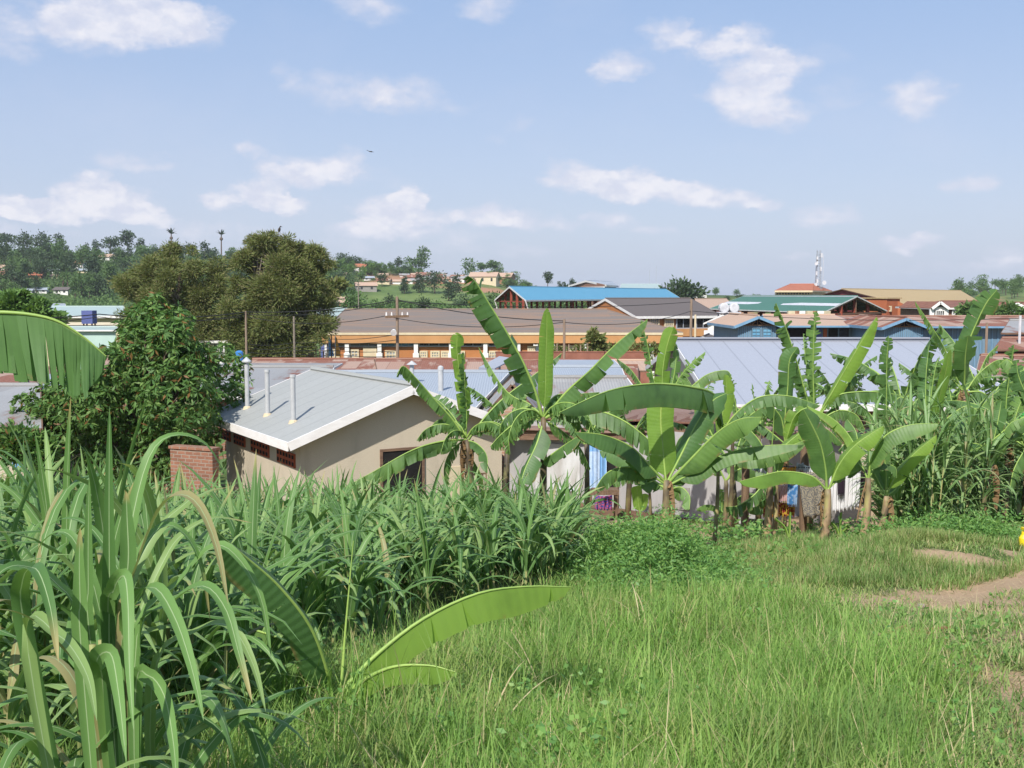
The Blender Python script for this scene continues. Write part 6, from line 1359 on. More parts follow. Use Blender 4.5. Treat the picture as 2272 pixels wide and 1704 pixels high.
# b10 tall behind
banana('tall dark-stemmed banana plant with many raised tattered leaves before the big grey roof', 1804, 21.0, (1807, 935), [
    ([(1805, 935), (1790, 880), (1768, 800), (1745, 730), (1722, 672)], 66, -.4, (.7, -.6, .3), 35, .8),
    ([(1806, 935), (1806, 880), (1804, 820), (1806, 740), (1810, 690)], 54, -.2, 'c', 20, .65),
    ([(1812, 925), (1840, 880), (1875, 820), (1910, 760), (1945, 703)], 62, -.4, (-.4, -.7, .6), 28, .1, 'banana_young'),
    ([(1804, 935), (1785, 870), (1760, 810), (1748, 780)], 50, .3, 'c', 25, .5), ([(1800, 935), (1795, 850), (1785, 780), (1782, 740)], 40, .4, 'l', 25, .7),
    ([(1812, 930), (1850, 880), (1910, 868), (1970, 872), (2010, 880)], 66, -.3, (0, .1, 1), 66, .95),
    ([(1812, 935), (1840, 925), (1858, 945), (1872, 975)], 74, -.4, (.4, -.3, .9), 60, .95), ([(1812, 935), (1860, 910), (1900, 920), (1920, 955)], 64, -.1, 'u', 62, .95),
    ([(1806, 935), (1780, 910), (1750, 920), (1730, 950)], 60, .2, 'u', 60, .85), ([(1812, 935), (1850, 900), (1890, 840), (1918, 830)], 50, .5, 'u', 55, .85)], .12, dry=3)
banana('mid-sized banana plant left of the tall dark-stemmed one, before the grey roof', 1745, 20.0, (1745, 985), [
    ([(1745, 985), (1742, 930), (1748, 860), (1752, 800), (1770, 770)], 66, -.2, 'c', 16, .25),
    ([(1744, 985), (1735, 930), (1715, 900), (1705, 862)], 64, -.3, (.6, -.6, .5), 45, .15), ([(1746, 985), (1760, 930), (1790, 900), (1800, 890)], 50, .2, 'c', 30, .5),
    ([(1744, 985), (1700, 950), (1660, 925), (1640, 920)], 50, .3, 'u', 50, .3), ([(1746, 985), (1790, 960), (1830, 950), (1870, 985)], 60, .1, 'u', 62, .8)], .1, dry=4)
banana('short banana plant with pointed curled leaf before the grey roof', 1622, 20.0, (1625, 960), [
    ([(1625, 960), (1635, 920), (1625, 860), (1620, 830)], 34, 0, 'c', 30, .6), ([(1625, 960), (1650, 920), (1680, 900), (1700, 905)], 60, -.2, 'u', 55, .5), ([(1625, 960), (1600, 930), (1590, 900)], 50, .1, 'c', 30, .4), ([(1625, 960), (1670, 950), (1677, 920), (1668, 850)], 26, .4, 'c', 40, .8)], .09)
# plants behind upper centre
banana('banana plant with paired upright leaves at the left end of the big grey roof', 1478, 22.5, (1478, 900), [
    ([(1478, 900), (1470, 860), (1472, 810), (1482, 760), (1494, 725)], 56, -.2, 'c', 18, .15, 'banana_young'), ([(1478, 900), (1492, 850), (1500, 800), (1498, 760)], 40, .2, 'c', 25, .3),
    ([(1480, 900), (1500, 850), (1530, 810), (1565, 780)], 44, -.2, (-.5, -.6, .7), 35, .6), ([(1474, 900), (1450, 840), (1440, 780), (1430, 735), (1425, 710)], 36, 0, (.7, -.6, .3), 35, .75),
    ([(1474, 900), (1430, 860), (1400, 820), (1368, 795)], 40, .2, (.4, -.6, .8), 50, .85), ([(1480, 900), (1530, 860), (1570, 830), (1612, 822), (1625, 840)], 56, -.2, (-.2, 0, 1), 55, .2),
    ([(1474, 900), (1450, 880), (1420, 870), (1390, 885)], 50, .1, 'u', 60, .6)], .11)
banana('banana plant whose crown fills the gap right of the tall middle plant', 1300, 19.0, (1300, 985), [
    ([(1300, 985), (1310, 920), (1290, 880), (1270, 862)], 60, .3, 'u', 45, .3), ([(1300, 985), (1330, 930), (1380, 900), (1400, 905)], 60, .3, 'u', 55, .5), ([(1298, 985), (1270, 940), (1240, 920), (1215, 940)], 60, .2, 'u', 55, .7)], .1)
# b12 - right side
banana('banana plant with one straight upright fringed leaf right of the tall one', 1968, 20.0, (1968, 980), [
    ([(1968, 980), (1967, 930), (1967, 870), (1968, 800), (1972, 745)], 62, -.3, 'c', 12, .5), ([(1966, 980), (1940, 930), (1910, 900), (1880, 890)], 60, .2, 'u', 55, .8),
    ([(1970, 980), (2000, 930), (2040, 880), (2060, 860)], 70, .2, (-.4, -.3, .8), 50, .5), ([(1966, 985), (1930, 965), (1890, 970), (1860, 1000)], 60, -.2, 'u', 60, .7), ([(1970, 985), (2010, 960), (2050, 970), (2080, 1000)], 60, 0, 'u', 55, .4)], .12)
banana('banana plant with a glossy rolled yellow-green leaf in the right group', 2068, 18.5, (2068, 955), [
    ([(2068, 955), (2080, 900), (2095, 840), (2108, 775)], 44, -.4, (.5, -1, .1), -14, .04, 'banana_young'), ([(2066, 955), (2055, 900), (2055, 830), (2062, 765)], 50, .2, 'c', 25, .4),
    ([(2064, 955), (2030, 910), (2000, 880), (1975, 905)], 84, .1, 'u', 55, .35), ([(2066, 955), (2065, 890), (2075, 820), (2085, 790)], 40, .1, 'c', 25, .8), ([(2072, 955), (2110, 920), (2150, 900), (2190, 930)], 66, -.2, 'u', 62, .7),
    ([(2064, 960), (2020, 950), (1985, 975)], 60, -.2, 'u', 55, .3), ([(2070, 960), (2100, 960), (2140, 985), (2160, 1020)], 60, -.3, 'r', 55, .4)], .12)
banana('tallest right banana plant with a bent broad leaf reaching above the rooftops', 2143, 21.0, (2140, 865), [
    ([(2140, 865), (2142, 820), (2150, 760), (2170, 710), (2190, 670), (2213, 642)], 84, -.4, 'c', 18, .35),
    ([(2136, 865), (2115, 820), (2095, 770), (2065, 720), (2030, 668)], 42, -.2, (.7, -.6, .3), 55, .85), ([(2140, 865), (2141, 830), (2142, 790), (2148, 745)], 78, -.5, 'c', 14, .2),
    ([(2144, 865), (2170, 830), (2210, 800), (2245, 800)], 50, .1, 'u', 60, .8), ([(2140, 865), (2165, 840), (2190, 790), (2215, 765)], 40, .3, 'u', 55, .8),
    ([(2138, 865), (2120, 880), (2105, 920), (2110, 960)], 60, .2, 'l', 50, .8), ([(2144, 868), (2180, 870), (2210, 900), (2225, 940)], 66, -.2, 'u', 60, .8), ([(2136, 865), (2110, 840), (2090, 850), (2075, 880)], 50, .2, 'u', 55, .6)], .13, dry=4)
banana('banana plant with stacked curled leaf segments near the right edge', 2236, 19.5, (2236, 985), [
    ([(2236, 985), (2232, 920), (2236, 860), (2245, 800), (2250, 765)], 56, -.2, 'c', 22, .75), ([(2234, 985), (2210, 930), (2170, 905), (2130, 925)], 70, -.3, 'u', 60, .5), ([(2238, 985), (2262, 900), (2300, 840)], 70, 0, 'c', 25, .4),
    ([(2232, 985), (2190, 975), (2150, 1000), (2120, 1040)], 76, -.5, 'u', 58, .3), ([(2238, 985), (2280, 960), (2330, 980)], 70, -.3, 'u', 55, .3)], .12, dry=2)
banana('banana plant cut by the right edge with a broad leaf sweeping left', 2330, 17.5, (2320, 960), [
    ([(2320, 960), (2290, 920), (2240, 945), (2190, 985), (2150, 1000)], 80, -.5, 'u', 50, .15), ([(2318, 960), (2290, 900), (2262, 840), (2255, 800)], 60, 0, 'c', 25, .4), ([(2318, 960), (2280, 860), (2240, 800), (2215, 810)], 66, .2, 'u', 50, .3),
    ([(2316, 965), (2280, 990), (2250, 1040), (2240, 1090)], 70, -.2, 'l', 45, .3)], .13)
banana('leaning pinkish banana stem within the right elephant grass', 2172, 17.2, (2200, 1030), [
    ([(2200, 1030), (2215, 980), (2240, 940), (2275, 925)], 60, -.2, 'u', 45, .2), ([(2198, 1030), (2180, 990), (2150, 985), (2130, 1010)], 60, -.2, 'u', 55, .3), ([(2200, 1030), (2205, 980), (2215, 930), (2222, 890)], 56, .1, 'c', 20, .2)], .09, dry=2)
def auto_banana(label, px, D, h_, nl, size, group=None, tear=.75):
    b0 = on_ground(px, D); root = thing('banana_plant', label, 'banana plant', b0, group); c = b0 + Vector((random.uniform(-.1, .1), 0, h_)); m = MB(); m.tube([b0 - Vector((0, 0, .1)), b0.lerp(c, .5), c], [.07, .06, .045], 10); m.build('pseudostem', M['banana_stem_dark'], root, smooth=True)
    for i in range(nl):
        a = i * 2.4 + random.random(); e0 = random.uniform(.25, .95); l_ = size * random.uniform(.8, 1.15); d2 = Vector((math.cos(a), math.sin(a), 0)); p = c.copy(); pts = [p.copy()]; th = e0 * .6
        for k in range(5): th += e0 * .42; p = p + (d2 * math.sin(th) + Vector((0, 0, math.cos(th)))) * l_ / 5; pts.append(p.copy())
        banana_leaf(root, pts, size * .27, (d2.x * -.3, d2.y * -.3, 1) if e0 > .45 else (-d2.x, -d2.y, .4), 38, random.uniform(tear * .5, tear * 1.4), 'banana_leaf')
    return root
def ragged(root, px, py, D, n_, size, seed, mat='banana_leaf'):
    r2 = np.random.RandomState(seed); c = P(px, py, D)
    for i in range(n_):
        a = i * 2.4 + r2.uniform(0, 1); d2 = Vector((math.cos(a), math.sin(a) * .8 - .15, 0)); p = c.copy(); pts = [p.copy()]; th = r2.uniform(.1, .5); l_ = size * r2.uniform(.75, 1.15); e_ = r2.uniform(.3, .6)
        for k in range(5): th += e_; p = p + (d2 * math.sin(th) + Vector((0, 0, math.cos(th)))) * l_ / 5; pts.append(p.copy())
        banana_leaf(root, pts, size * .3, (-d2.x * .3, -d2.y * .3 - .3, 1), 48, r2.uniform(.7, 1.25), mat, grav=.6, rs=r2)
AUTO = [('banana plant in the back row behind the fringed upright leaf', 2010, 23, 2.6, 7, 1.8), ('banana plant in the back row below the blue stalls', 2085, 24.5, 2.5, 7, 1.8), ('banana plant in the back row before the green shop, left', 2180, 24, 2.5, 7, 1.9), ('banana plant in the back row before the green shop, right', 2255, 24.5, 2.3, 7, 1.8),
        ('shaded banana plant low behind the right elephant grass', 2120, 20.5, 1.7, 7, 1.6), ('banana plant at the right edge below the broad leaf', 2290, 19, 1.6, 7, 1.7), ('banana plant between shed roof and grey roof', 1690, 23.5, 2.1, 6, 1.4), ('banana plant at the back behind the shed roof', 1560, 29, 2.5, 6, 1.3), ('banana plant rising behind the shed roof right of centre', 1860, 27, 2.9, 7, 1.5),
        ('leafy banana plant between the two middle tall ones', 1120, 21, 1.9, 6, 1.3), ('tattered banana plant low before the shed, left of the washing', 1640, 21.5, 1.2, 7, 1.3), ('tattered banana plant behind the left grey roof edge', 1395, 23.5, 1.9, 6, 1.3)]
for a in AUTO: auto_banana(*a)
ragged(BA, 1035, 970, 18.5, 7, 1.15, 3); ragged(BB, 1205, 925, 17.0, 7, 1.2, 5)
m = MB()
for i, (px_, D_) in enumerate(((1876, 15.3), (1762, 14.9))):
    b0 = on_ground(px_, D_); rt_ = thing('banana_sucker', 'tiny pale banana sucker sprouting %s' % ('between the front banana stems' if i == 0 else 'left of the front banana stems'), 'banana sucker', b0)
    for k, (dx_, l_) in enumerate(((0, .42), (-.22, .34), (.08, .2))[:3 - i]): banana_leaf(rt_, [b0, b0 + Vector((dx_ * .3, 0, l_ * .6)), b0 + Vector((dx_, -.02, l_))], .07, CAMH, 50, 0, 'banana_young')

# ------------------------------------------------------------------ elephant grass
def stand(name, label, pts_fn, n, h0, h1, leaf_l, leaf_w, per=9, seed=1, low=.15, cat='elephant grass', lean=.08, split_mat='elephant_leaf', nseg=8, hfun=None):
    rs = np.random.RandomState(seed); xy = pts_fn(rs, n); n = len(xy); H = rs.uniform(h0, h1, n) * (hfun(xy[:, 0], xy[:, 1]) if hfun else 1); laz = rs.uniform(0, 6.28, n); ln = rs.uniform(0, lean * 2, n)
    bz = G(xy[:, 0], xy[:, 1]); base = np.stack([xy[:, 0], xy[:, 1], bz], -1); parts = []
    parts_c = strips(base, laz, ln * .5, ln, H, np.full(n, .018), 5, 0, 3, power=1.3, rise=.02, across=3)
    k = n * per; b = np.repeat(base, per, 0); f = np.tile((np.arange(per) + .5) / per, n) * (1 - low) + low + rs.uniform(-.05, .05, k); f = np.clip(f, .05, 1.0); Hh = np.repeat(H, per); la = np.repeat(laz, per); lnn = np.repeat(ln, per)
    off = Hh * f * np.sin(lnn * (.5 + .5 * f)); b = b + np.stack([np.cos(la) * off, np.sin(la) * off, Hh * f * .985], -1)
    az_ = rs.uniform(0, 6.28, k); top = f > .8
    th0 = np.where(top, rs.uniform(.02, .22, k), rs.uniform(.1, .45, k)); bend = np.where(top, rs.uniform(.15, 2.6, k), rs.uniform(1.3, 3.0, k)); L = rs.uniform(*leaf_l, k) * np.where(f < .3, .75, 1); Wd = rs.uniform(*leaf_w, k)
    lv = strips(b, az_, th0, bend, L, Wd, nseg, .35, 1.7, power=1.5, rise=.2, across=3, side=az_ + math.pi / 2 + rs.normal(size=k) * .5)
    V_, Q_, U_ = merge([lv, parts_c]); mi = np.zeros(len(Q_), int); mi[len(lv[1]):] = 1
    return tag(np_mesh(name, V_, Q_, U_, [M[split_mat], M['cane']], smooth=True, mi=mi), label, cat, kind='stuff')
def region(poly, Ds):
    """random points inside a polygon given in (photo px column, distance)"""
    pp = np.array([((px - CX) / F_PX * D_, D_) for px, D_ in poly])
    def fn(rs, n):
        out = []; lo, hi = pp.min(0), pp.max(0)
        while len(out) < n:
            q = rs.uniform(lo, hi); c = False; j = len(pp) - 1
            for i in range(len(pp)):
                if (pp[i][1] > q[1]) != (pp[j][1] > q[1]) and q[0] < (pp[j][0] - pp[i][0]) * (q[1] - pp[i][1]) / (pp[j][1] - pp[i][1]) + pp[i][0]: c = not c
                j = i
            if c: out.append(q)
        return np.array(out)
    return fn
stand('elephant_grass', 'thick stand of elephant grass filling the left and centre of the slope', region([(-300, 3.6), (120, 3.4), (420, 4.2), (700, 6.0), (900, 7.6), (1240, 10.2), (1300, 12.5), (1290, 16.5), (900, 16.5), (500, 17), (-350, 17)], None), 1350, .28, .54, (.55, .95), (.034, .054), 8, 3, hfun=lambda x, y: .92 + .3 * (1 - smooth((CX + F_PX * x / y - 150) / 250.)))
stand('elephant_grass', 'tall rank stand of elephant grass and canes on the right below the bananas', region([(1975, 16.2), (2110, 15.6), (2200, 17.0), (2225, 19.5), (2400, 21), (2400, 23), (1960, 21.0)], None), 420, 1.05, 1.75, (.75, 1.2), (.042, .065), 10, 8, low=.1, lean=.15, split_mat='elephant_pale')
def big_clump(label, px, D, stalks, seed):
    rs = np.random.RandomState(seed); b0 = on_ground(px, D); root = thing('elephant_grass_clump', label, 'elephant grass', b0); base = np.array(b0)
    n = stalks; bs = base[None] + np.stack([rs.normal(size=n) * .13, rs.normal(size=n) * .13, np.zeros(n)], -1); v = strips(bs, rs.uniform(0, 6.28, n), rs.uniform(0, .12, n), rs.uniform(0, .1, n), rs.uniform(.3, .55, n), np.full(n, .02), 5, .6, 3, rise=.02, across=3); np_mesh('canes', *v, M['cane'], root)
    k = 20 + stalks * 3; q = bs[rs.randint(0, n, k)].copy(); q[:, 2] += rs.uniform(.02, .32, k); az_ = rs.uniform(0, 6.28, k); l_ = strips(q, az_, rs.uniform(.1, .6, k), rs.uniform(1.6, 2.7, k), rs.uniform(.38, .62, k), rs.uniform(.03, .046, k), 12, .3, 1.8, power=1.5, rise=.22, across=3, side=az_ + math.pi / 2 + rs.normal(size=k) * .5); np_mesh('leaves', *l_, M['elephant_leaf'], root, smooth=True)
    return root
for i, (px, D_, s_, lab) in enumerate(((10, 3.6, 6, 'near elephant grass clump at the lower left edge'), (430, 4.2, 6, 'elephant grass clump right of the tallest near blades'), (140, 4.1, 6, 'elephant grass clump behind the tallest near blades'), (120, 3.0, 3, 'low drooping elephant grass clump in front of the near left edge one'))): big_clump('%s' % lab, px, D_, s_, 20 + i)
# the hero clump: blades followed one by one
hc = on_ground(262, 2.7); hero = thing('elephant_grass_clump', 'nearest elephant grass clump with the tallest upright blade and broad arching leaves', 'elephant grass', hc)
HB = [([(245, 1500), (243, 1300), (242, 1120), (243, 900)], 38, 0, -.05, 'c'), ([(262, 1420), (275, 1290), (300, 1120), (338, 1000), (390, 965), (455, 985), (505, 1062)], 40, 0, .25, 'u'),
      ([(270, 1420), (300, 1270), (350, 1140), (395, 1098), (440, 1120), (480, 1210), (507, 1345)], 44, 0, -.25, 'u'), ([(240, 1400), (252, 1310), (275, 1278), (284, 1340), (287, 1480), (296, 1620)], 46, 0, -.45, 'c'),
      ([(280, 1440), (300, 1330), (345, 1305), (390, 1375), (425, 1480), (452, 1600)], 50, 0, -.45, 'u'), ([(300, 1430), (400, 1290), (475, 1212), (530, 1240), (580, 1330), (602, 1460)], 44, .2, -.1, 'u'),
      ([(262, 1400), (300, 1250), (355, 1170), (405, 1180), (445, 1250), (467, 1380)], 36, .1, .1, 'u'), ([(190, 1420), (120, 1290), (50, 1255), (0, 1270), (-40, 1330)], 46, .1, -.2, 'u'), ([(60, 1420), (50, 1290), (80, 1262), (110, 1340), (130, 1470)], 54, .0, -.35, 'u'),
      ([(200, 1560), (120, 1420), (50, 1365), (-20, 1350)], 40, 0, -.3, 'u'), ([(60, 1420), (130, 1410), (190, 1490), (215, 1600)], 42, -.1, -.4, 'u'), ([(230, 1530), (215, 1465), (245, 1450), (262, 1530), (280, 1690)], 56, 0, -.5, 'c'),
      ([(300, 1540), (330, 1500), (365, 1545), (385, 1650), (392, 1750)], 44, 0, -.45, 'c'), ([(230, 1400), (180, 1230), (140, 1180), (90, 1210), (70, 1290)], 36, .2, .1, 'u'), ([(290, 1330), (250, 1240), (200, 1170), (150, 1150), (100, 1170)], 26, .3, .2, 'u'),
      ([(200, 1420), (196, 1300), (196, 1170), (198, 1060)], 30, .1, 0, 'c'), ([(180, 1440), (178, 1340), (176, 1250), (178, 1170)], 38, -.1, 0, 'c'), ([(300, 1440), (380, 1340), (450, 1300), (500, 1350), (530, 1450), (560, 1560)], 46, 0, -.3, 'u'),
      ([(300, 1380), (360, 1250), (400, 1190), (470, 1150), (560, 1160)], 32, .4, .3, 'u'), ([(340, 1500), (440, 1400), (510, 1390), (560, 1470), (590, 1580)], 42, .1, -.2, 'u'), ([(280, 1300), (285, 1230), (282, 1150), (280, 1090)], 40, -.05, 0, 'c')]
Vs = []
for pts, wpx, d0, dd, hint in HB:
    k = len(pts); arr = [P(x, y, 2.7 + d0 + dd * (i / (k - 1))) for i, (x, y) in enumerate(pts)]; arr = [Vector((hc.x + (arr[0].x - hc.x) * .5, arr[0].y, hc.z + .02))] + arr if pts[0][1] > 1380 else arr
    n = 22; C = spline(arr, n); T = np.gradient(C, axis=0); T /= np.linalg.norm(T, axis=1, keepdims=True); H = np.array([0.25, -1, .3] if hint == 'c' else [.1, -.35, 1.]); S = np.cross(T, H[None]); S /= np.linalg.norm(S, axis=1, keepdims=True)
    for i in range(1, n + 1):
        if (S[i] * S[i - 1]).sum() < 0: S[i] *= -1
    N = np.cross(S, T); t = np.linspace(0, 1, n + 1); prof = np.minimum(1, .35 + t / .3) * np.clip((1 - t) / .55, 0, 1) ** .6 + .002; w_ = (wpx * (.86 if hint == 'c' and pts[-1][1] < 1300 else .74) / 2450 * 2.7 / 2 * prof)[:, None]
    if (N * H[None]).sum() < 0: N = -N
    wav = (np.sin(t * 14 + wpx) * .08)[:, None]
    V_ = np.stack([C - S * w_ + N * w_ * (.3 + wav), C - S * w_ * .5 + N * w_ * .1, C, C + S * w_ * .5 + N * w_ * .1, C + S * w_ + N * w_ * (.3 - wav)], 1); idx = np.arange((n + 1) * 5).reshape(n + 1, 5)
    Q_ = np.stack([idx[:-1, :-1], idx[:-1, 1:], idx[1:, 1:], idx[1:, :-1]], -1).reshape(-1, 4); uu = np.broadcast_to(np.array([0, .25, .5, .75, 1.])[None], (n + 1, 5)); vv = np.broadcast_to(int(pts[0][0] * 7 + pts[-1][1]) % 97 + .01 + t[:, None] * .97, (n + 1, 5)); uvv = np.stack([uu, vv], -1).reshape(-1, 2)
    np_mesh('blade', V_.reshape(-1, 3), Q_, uvv[Q_.ravel()], M['elephant_leaf'], hero, smooth=True)
m = MB()
for (x, y0, y1) in ((243, 1330, 1640), (262, 1400, 1640), (225, 1420, 1650), (285, 1420, 1640), (205, 1430, 1640)):
    a = P(x, y0, 2.75); b_ = Vector((hc.x + (a.x - hc.x) * .7, a.y, hc.z - .05)); m.tube([b_, b_.lerp(a, .5), a], [.017, .014, .009], 7)
m.build('canes', M['cane'], hero, smooth=True)
rs = np.random.RandomState(77); k = 46; q = np.array(hc)[None] + np.stack([rs.normal(size=k) * .2, rs.normal(size=k) * .14 + .12, rs.uniform(.05, .42, k)], -1); az_ = rs.uniform(0, 6.28, k)
np_mesh('lower_leaves', *strips(q, az_, rs.uniform(.2, .8, k), rs.uniform(1.4, 2.6, k), rs.uniform(.35, .62, k), rs.uniform(.026, .045, k), 12, .3, 1.8, power=1.4, rise=.22, across=3, side=az_ + math.pi / 2 + rs.normal(size=k) * .5), M['elephant_leaf'], hero, smooth=True)

# ------------------------------------------------------------------ grass, turf, weeds
def blades(name, label, x, y, hgt, wdt, mat, seed=0, th=(.0, .35), bend=(.1, 1.1), kind='stuff', cat='grass', nseg=4, dz=0):
    rs = np.random.RandomState(seed); n = len(x); base = np.stack([x, y, G(x, y) - .01 + dz], -1); v = strips(base, rs.uniform(0, 6.28, n), rs.uniform(th[0], th[1], n), rs.uniform(bend[0], bend[1], n), hgt, wdt, nseg, .0, 1.3, power=1.4, rise=.1, across=2)
    return tag(np_mesh(name, *v, M[mat]), label, cat, kind=kind)
rs = np.random.RandomState(42)
def field(n, D0, D1, px0, px1, p=1.0): u = rs.uniform(0, 1, n); Dv = D0 * (D1 / D0) ** (u ** p); px = rs.uniform(px0, px1, n); return (px - CX) / F_PX * Dv, Dv, px
# tall fresh grass
x, y, px = field(210000, 2.2, 15.5, -150, 2300, .85)
tall = 1 - smooth((x - .22 * y - .55 - .25 * np.sin(y * 1.3)) / .55)
eg = np.interp(px, [-400, 120, 420, 700, 900, 1240, 1300, 1310], [3.2, 3.3, 4.0, 5.9, 7.4, 9.8, 12, 99]); back = smooth((y - 9.2 - .4 * np.sin(x * 2)) / 1.5)
keep = (rs.uniform(0, 1, len(x)) < tall * (1 - .97 * back) * (.55 + .45 * np.clip(lownoise(x, y, 3.1, 4) + .6, 0, 1))) & (y < eg + .3) & (soil_at(x, y) < .7) & ((px > 380) | (y > 2.6) | (rs.uniform(0, 1, len(x)) < .5))
x, y = x[keep], y[keep]; hh = (.07 + .3 * rs.beta(1.6, 2.4, len(x))) * (1 + .45 * lownoise(x, y, 2.0) + .25 * lownoise(x, y, 5.5, 3)) * (1 - .35 * smooth((y - 8) / 4)); hh = np.where(rs.uniform(0, 1, len(x)) < .06, hh * 1.55, hh)
blades('tall_grass', 'fresh bright green grass covering the near slope', x, y, hh, rs.uniform(.0028, .006, len(x)) * (1 + y * .045), 'grass_blade', 1, th=(0, .75), bend=(.1, 1.7))
# short turf right and beyond
x, y, px = field(230000, 2.4, 16.5, 900, 2500, .8)
sp_ = soil_at(x, y); short = smooth((x - .18 * y - .3) / .5); short = np.maximum(short, smooth((y - 10) / 1.5)); keep = (rs.uniform(0, 1, len(x)) < short * (1 - sp_) ** 1.5) & (path_dist(x, y, PATH) > .35)
x, y = x[keep], y[keep]; blades('short_turf', 'short patchy turf with dry straw along the path on the right', x, y, rs.uniform(.04, .12, len(x)) * (1 + .4 * lownoise(x, y, 1.7)), rs.uniform(.004, .008, len(x)) * (1 + y * .05), 'turf_blade', 2, th=(.1, .9), bend=(.2, 1.3), nseg=3)
x, y, px = field(60000, 15, 24, 1250, 2500, 1); keep = (rs.uniform(0, 1, len(x)) < .55 * (1 - soil_at(x, y)) + .03); x, y = x[keep], y[keep]
blades('yard_grass', 'thin grass in the earth yard before the shed', x, y, rs.uniform(.05, .16, len(x)), rs.uniform(.008, .016, len(x)), 'turf_blade', 3, th=(.1, .9), nseg=3)
# feathery bank on the right, beyond the path
x, y, px = field(60000, 10.8, 16.0, 1600, 2350, 1); keep = (path_dist(x, y, PATH) > 1.15) & (lownoise(x, y, .9, 2) > -.25); x, y = x[keep], y[keep]
blades('feathery_grass', 'soft feathery green growth on the bank right of the front banana stems', x, y, rs.uniform(.06, .2, len(x)), rs.uniform(.004, .008, len(x)), 'turf_blade', 4, th=(.0, .6), nseg=3)
x, y, px = field(70000, 13.0, 22, 1980, 2450, 1); x, y = x[soil_at(x, y) < 2], y[soil_at(x, y) < 2]
blades('bank_grass', 'bright green grass bank rising to the right elephant grass', x, y, rs.uniform(.06, .2, len(x)), rs.uniform(.007, .013, len(x)), 'turf_blade', 14, th=(0, .7), nseg=3)
# dry straws
x, y, px = field(900, 2.6, 9, 700, 2200, 1); blades('dry_stalks', 'scattered dry straw coloured stalks in the grass', x, y, rs.uniform(.12, .38, len(x)), rs.uniform(.003, .006, len(x)), 'dry_blade', 5, th=(.3, 1.3), bend=(0, .5))
x, y, px = field(9000, 5.5, 14, 1500, 2450, 1); kp = soil_at(x, y) > .3; x, y = x[kp], y[kp]
blades('straw_litter', 'bits of dry straw lying on the bare earth of the path', x, y, rs.uniform(.03, .12, len(x)), rs.uniform(.003, .007, len(x)), 'dry_blade', 15, th=(1.3, 1.52), bend=(-.1, .1), nseg=2, dz=.015)
# weed mass (the feathery bush) and ground weeds
def weeds(name, label, C, L, W, mat='weed_leaf', kind='stuff', cat='weeds', sub=26, sc=.14):
    C = np.repeat(C, sub, 0) + rng.normal(size=(len(C) * sub, 3)) * np.array([sc, sc, sc * .7]); C[:, 2] = np.maximum(C[:, 2], G(C[:, 0], C[:, 1]) + .01); D_ = rng.normal(size=C.shape) * np.array([1, 1, .4]) + np.array([0, 0, .5]); v = leafcloud(C, D_, L * rng.uniform(.6, 1.3, len(C)), W * rng.uniform(.7, 1.3, len(C))); return tag(np_mesh(name, *v, M[mat]), label, cat, kind=kind)
n = 1150; px = rng.normal(1440, 105, n); Dv = rng.normal(11.8, .9, n); x = (px - CX) / F_PX * Dv; hmax = (.5 + .35 * lownoise(x, Dv, 3.5, 3)) * np.exp(-((px - 1440) / 150) ** 2 - ((Dv - 11.6) / 1.5) ** 2) + .05
weeds('feathery_bush', 'low feathery green bush with tiny leaflets in front of the shed', np.stack([x, Dv, G(x, Dv) + hmax * rng.uniform(.05, 1.15, n) ** .8], -1), .055, .016, kind=None, cat='bush', sub=34, sc=.085)
n = 1300; px = rng.uniform(1290, 2420, n); Dv = rng.uniform(13.0, 22, n); x = (px - CX) / F_PX * Dv; kp = (lownoise(x, Dv, 1.1, 7) > .2) & ~((px > 1950) & (Dv < 16.5)); x, Dv = x[kp], Dv[kp]
weeds('ground_weeds', 'patchy low green weeds over the earth yard', np.stack([x, Dv, G(x, Dv) + rng.uniform(.02, .16, len(x))], -1), .085, .035, sub=30, sc=.16)
n = 260; px = rng.uniform(2085, 2420, n); Dv = rng.uniform(19, 23, n); x = (px - CX) / F_PX * Dv
weeds('ground_weeds', 'leafy green ground cover at the right edge under the bananas', np.stack([x, Dv, G(x, Dv) + rng.uniform(.03, .3, n)], -1), .10, .045, sub=26, sc=.16)
n = 170; px = rng.uniform(700, 2300, n); Dv = 3.2 * (9.5 / 3.2) ** rng.uniform(0, 1, n); x = (px - CX) / F_PX * Dv; kp = (lownoise(x, Dv, 2.2, 11) > .05) & (soil_at(x, Dv) < .6); x, Dv = x[kp], Dv[kp]
weeds('broadleaf_weeds', 'small broadleaf weeds scattered through the near grass', np.stack([x, Dv, G(x, Dv) + rng.uniform(.05, .2, len(x))], -1), .035, .02, sub=22, sc=.06)
c_ = on_ground(2170, 14.2); n = 150; C = np.array(c_)[None] + np.stack([rng.normal(size=n) * .55, rng.normal(size=n) * .3, np.abs(rng.normal(size=n)) * .13 + .03], -1)
weeds('round_bush', 'soft rounded bush beside the path casting shade to its right', C, .06, .02, kind=None, cat='bush', sub=60, sc=.08)
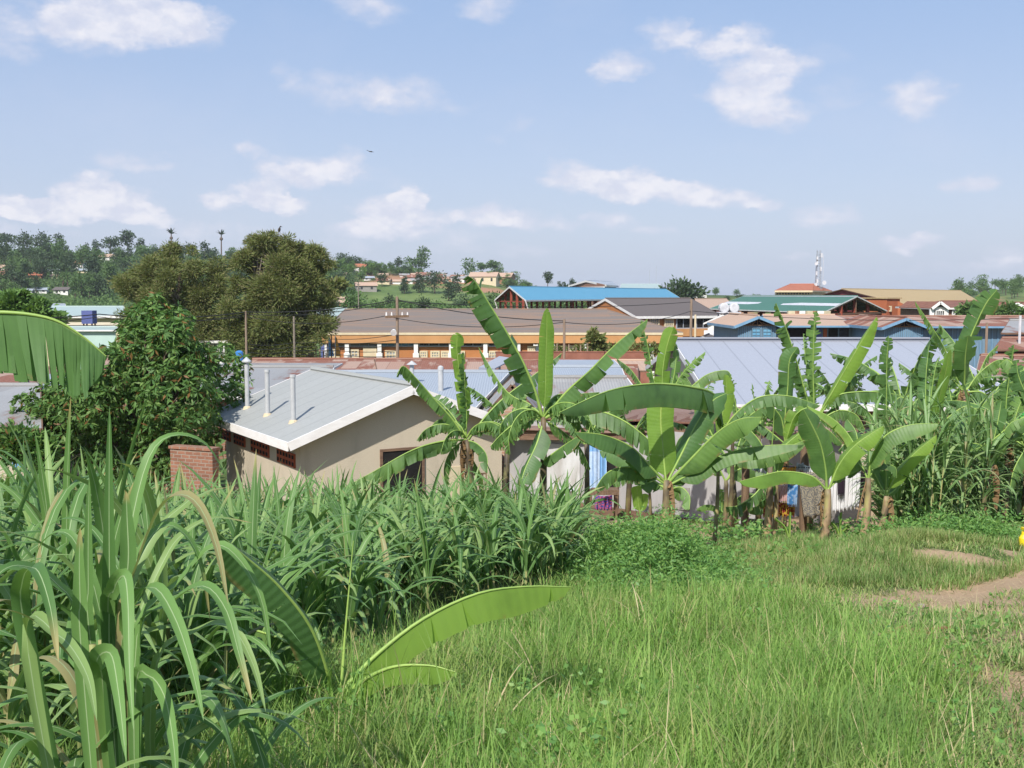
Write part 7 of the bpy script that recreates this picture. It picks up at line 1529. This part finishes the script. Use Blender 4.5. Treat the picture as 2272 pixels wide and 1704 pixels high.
# small things on the ground
def litter(name, label, px, D_, size, mat, yaw=0, cat='litter', dz=0, group=None):
    p = on_ground(px, D_); m = MB(); m.box((p.x, p.y, p.z + size[2] / 2 + dz), size, yaw); o_ = m.build(name, M[mat]); bv = o_.modifiers.new('bevel', 'BEVEL'); bv.width = min(size) * .25; bv.segments = 2; return tag(o_, label, cat, group)
litter('white_scrap', 'small white scrap lying on the earth left of the front banana stems', 1710, 15.4, (.12, .06, .05), 'white_wall', .5)
litter('brick_fragment', 'pale stone fragment on the path', 2062, 9.9, (.05, .04, .03), 'rock', .2)
p = on_ground(2288, 13.2); m = MB(); m.tube([p + Vector((0, 0, .0)), p + Vector((0, 0, .02)), p + Vector((0, 0, .16)), p + Vector((0, 0, .2)), p + Vector((0, 0, .24))], [.03, .055, .055, .03, .025], 14); m.box((p.x, p.y, p.z + .27), (.03, .11, .03))
tag(m.build('jerrycan', [M['yellow_plastic']]), 'yellow plastic container at the right edge by the path', 'container')
m = MB()
for i in range(14):
    p = on_ground(1990 + random.uniform(-55, 60), random.uniform(6.5, 7.2)); a = random.uniform(-.5, .5); l_ = random.uniform(.12, .34); e = Vector((math.cos(a), math.sin(a), random.uniform(-.05, .15))); m.beam(p + Vector((0, 0, .04)), p + e * l_ + Vector((0, 0, .05)), .018, .012)
tag(m.build('straw_heap', [M['banana_dry']]), 'small heap of dry broken stalks beside the path', 'straw', kind='stuff')
for i, (px_, D_, l_, a) in enumerate(((1440, 7.4, .35, 2.2), (1060, 4.4, .4, .9), (1210, 5.6, .36, 2.3))):
    p = on_ground(px_, D_); b0 = np.array([[p.x + rs.uniform(-.04, .04), p.y, p.z] for _ in range(3)]); v = strips(b0, np.full(3, a) + rs.normal(size=3) * .3, rs.uniform(.3, .8, 3), rs.uniform(.3, 1.2, 3), np.full(3, l_ * 1.2), np.full(3, .009), 6, .2, 1.4)
    tag(np_mesh('dry_seed_stalk', *v, M['dry_blade']), 'dry tan seed stalk leaning above the green grass', 'dry stalk', 'dry stalks leaning in the grass')

# ------------------------------------------------------------------ the air
def haze(dens):
    m = MB(); x0, x1, y0, y1, z0, z1 = -5800, 5800, -120, 3650, -8.5 + EZ - 8, EZ + 62
    a = [Vector(p) for p in ((x0, y0, z0), (x1, y0, z0), (x1, y1, z0), (x0, y1, z0), (x0, y0, z1), (x1, y0, z1), (x1, y1, z1), (x0, y1, z1))]
    for f in ((3, 2, 1, 0), (4, 5, 6, 7), (0, 1, 5, 4), (1, 2, 6, 5), (2, 3, 7, 6), (3, 0, 4, 7)): m.poly([a[i] for i in f])
    mt_ = bpy.data.materials.new('haze'); mt_.use_nodes = True; t = NT(mt_.node_tree); t.n.clear(); o = t.node('ShaderNodeOutputMaterial'); v = t.node('ShaderNodeVolumePrincipled')
    v.inputs['Color'].default_value = (.86, .92, 1, 1); v.inputs['Density'].default_value = dens; v.inputs['Anisotropy'].default_value = 0.0; t.l.new(v.outputs[0], o.inputs['Volume'])
    o_ = m.build('haze', mt_, org=Vector((0, 1700, EZ))); return tag(o_, 'thin pale haze hanging over the valley', 'haze', kind='stuff')
HAZE_DENSITY = 0.00012
if HAZE_DENSITY: haze(HAZE_DENSITY)
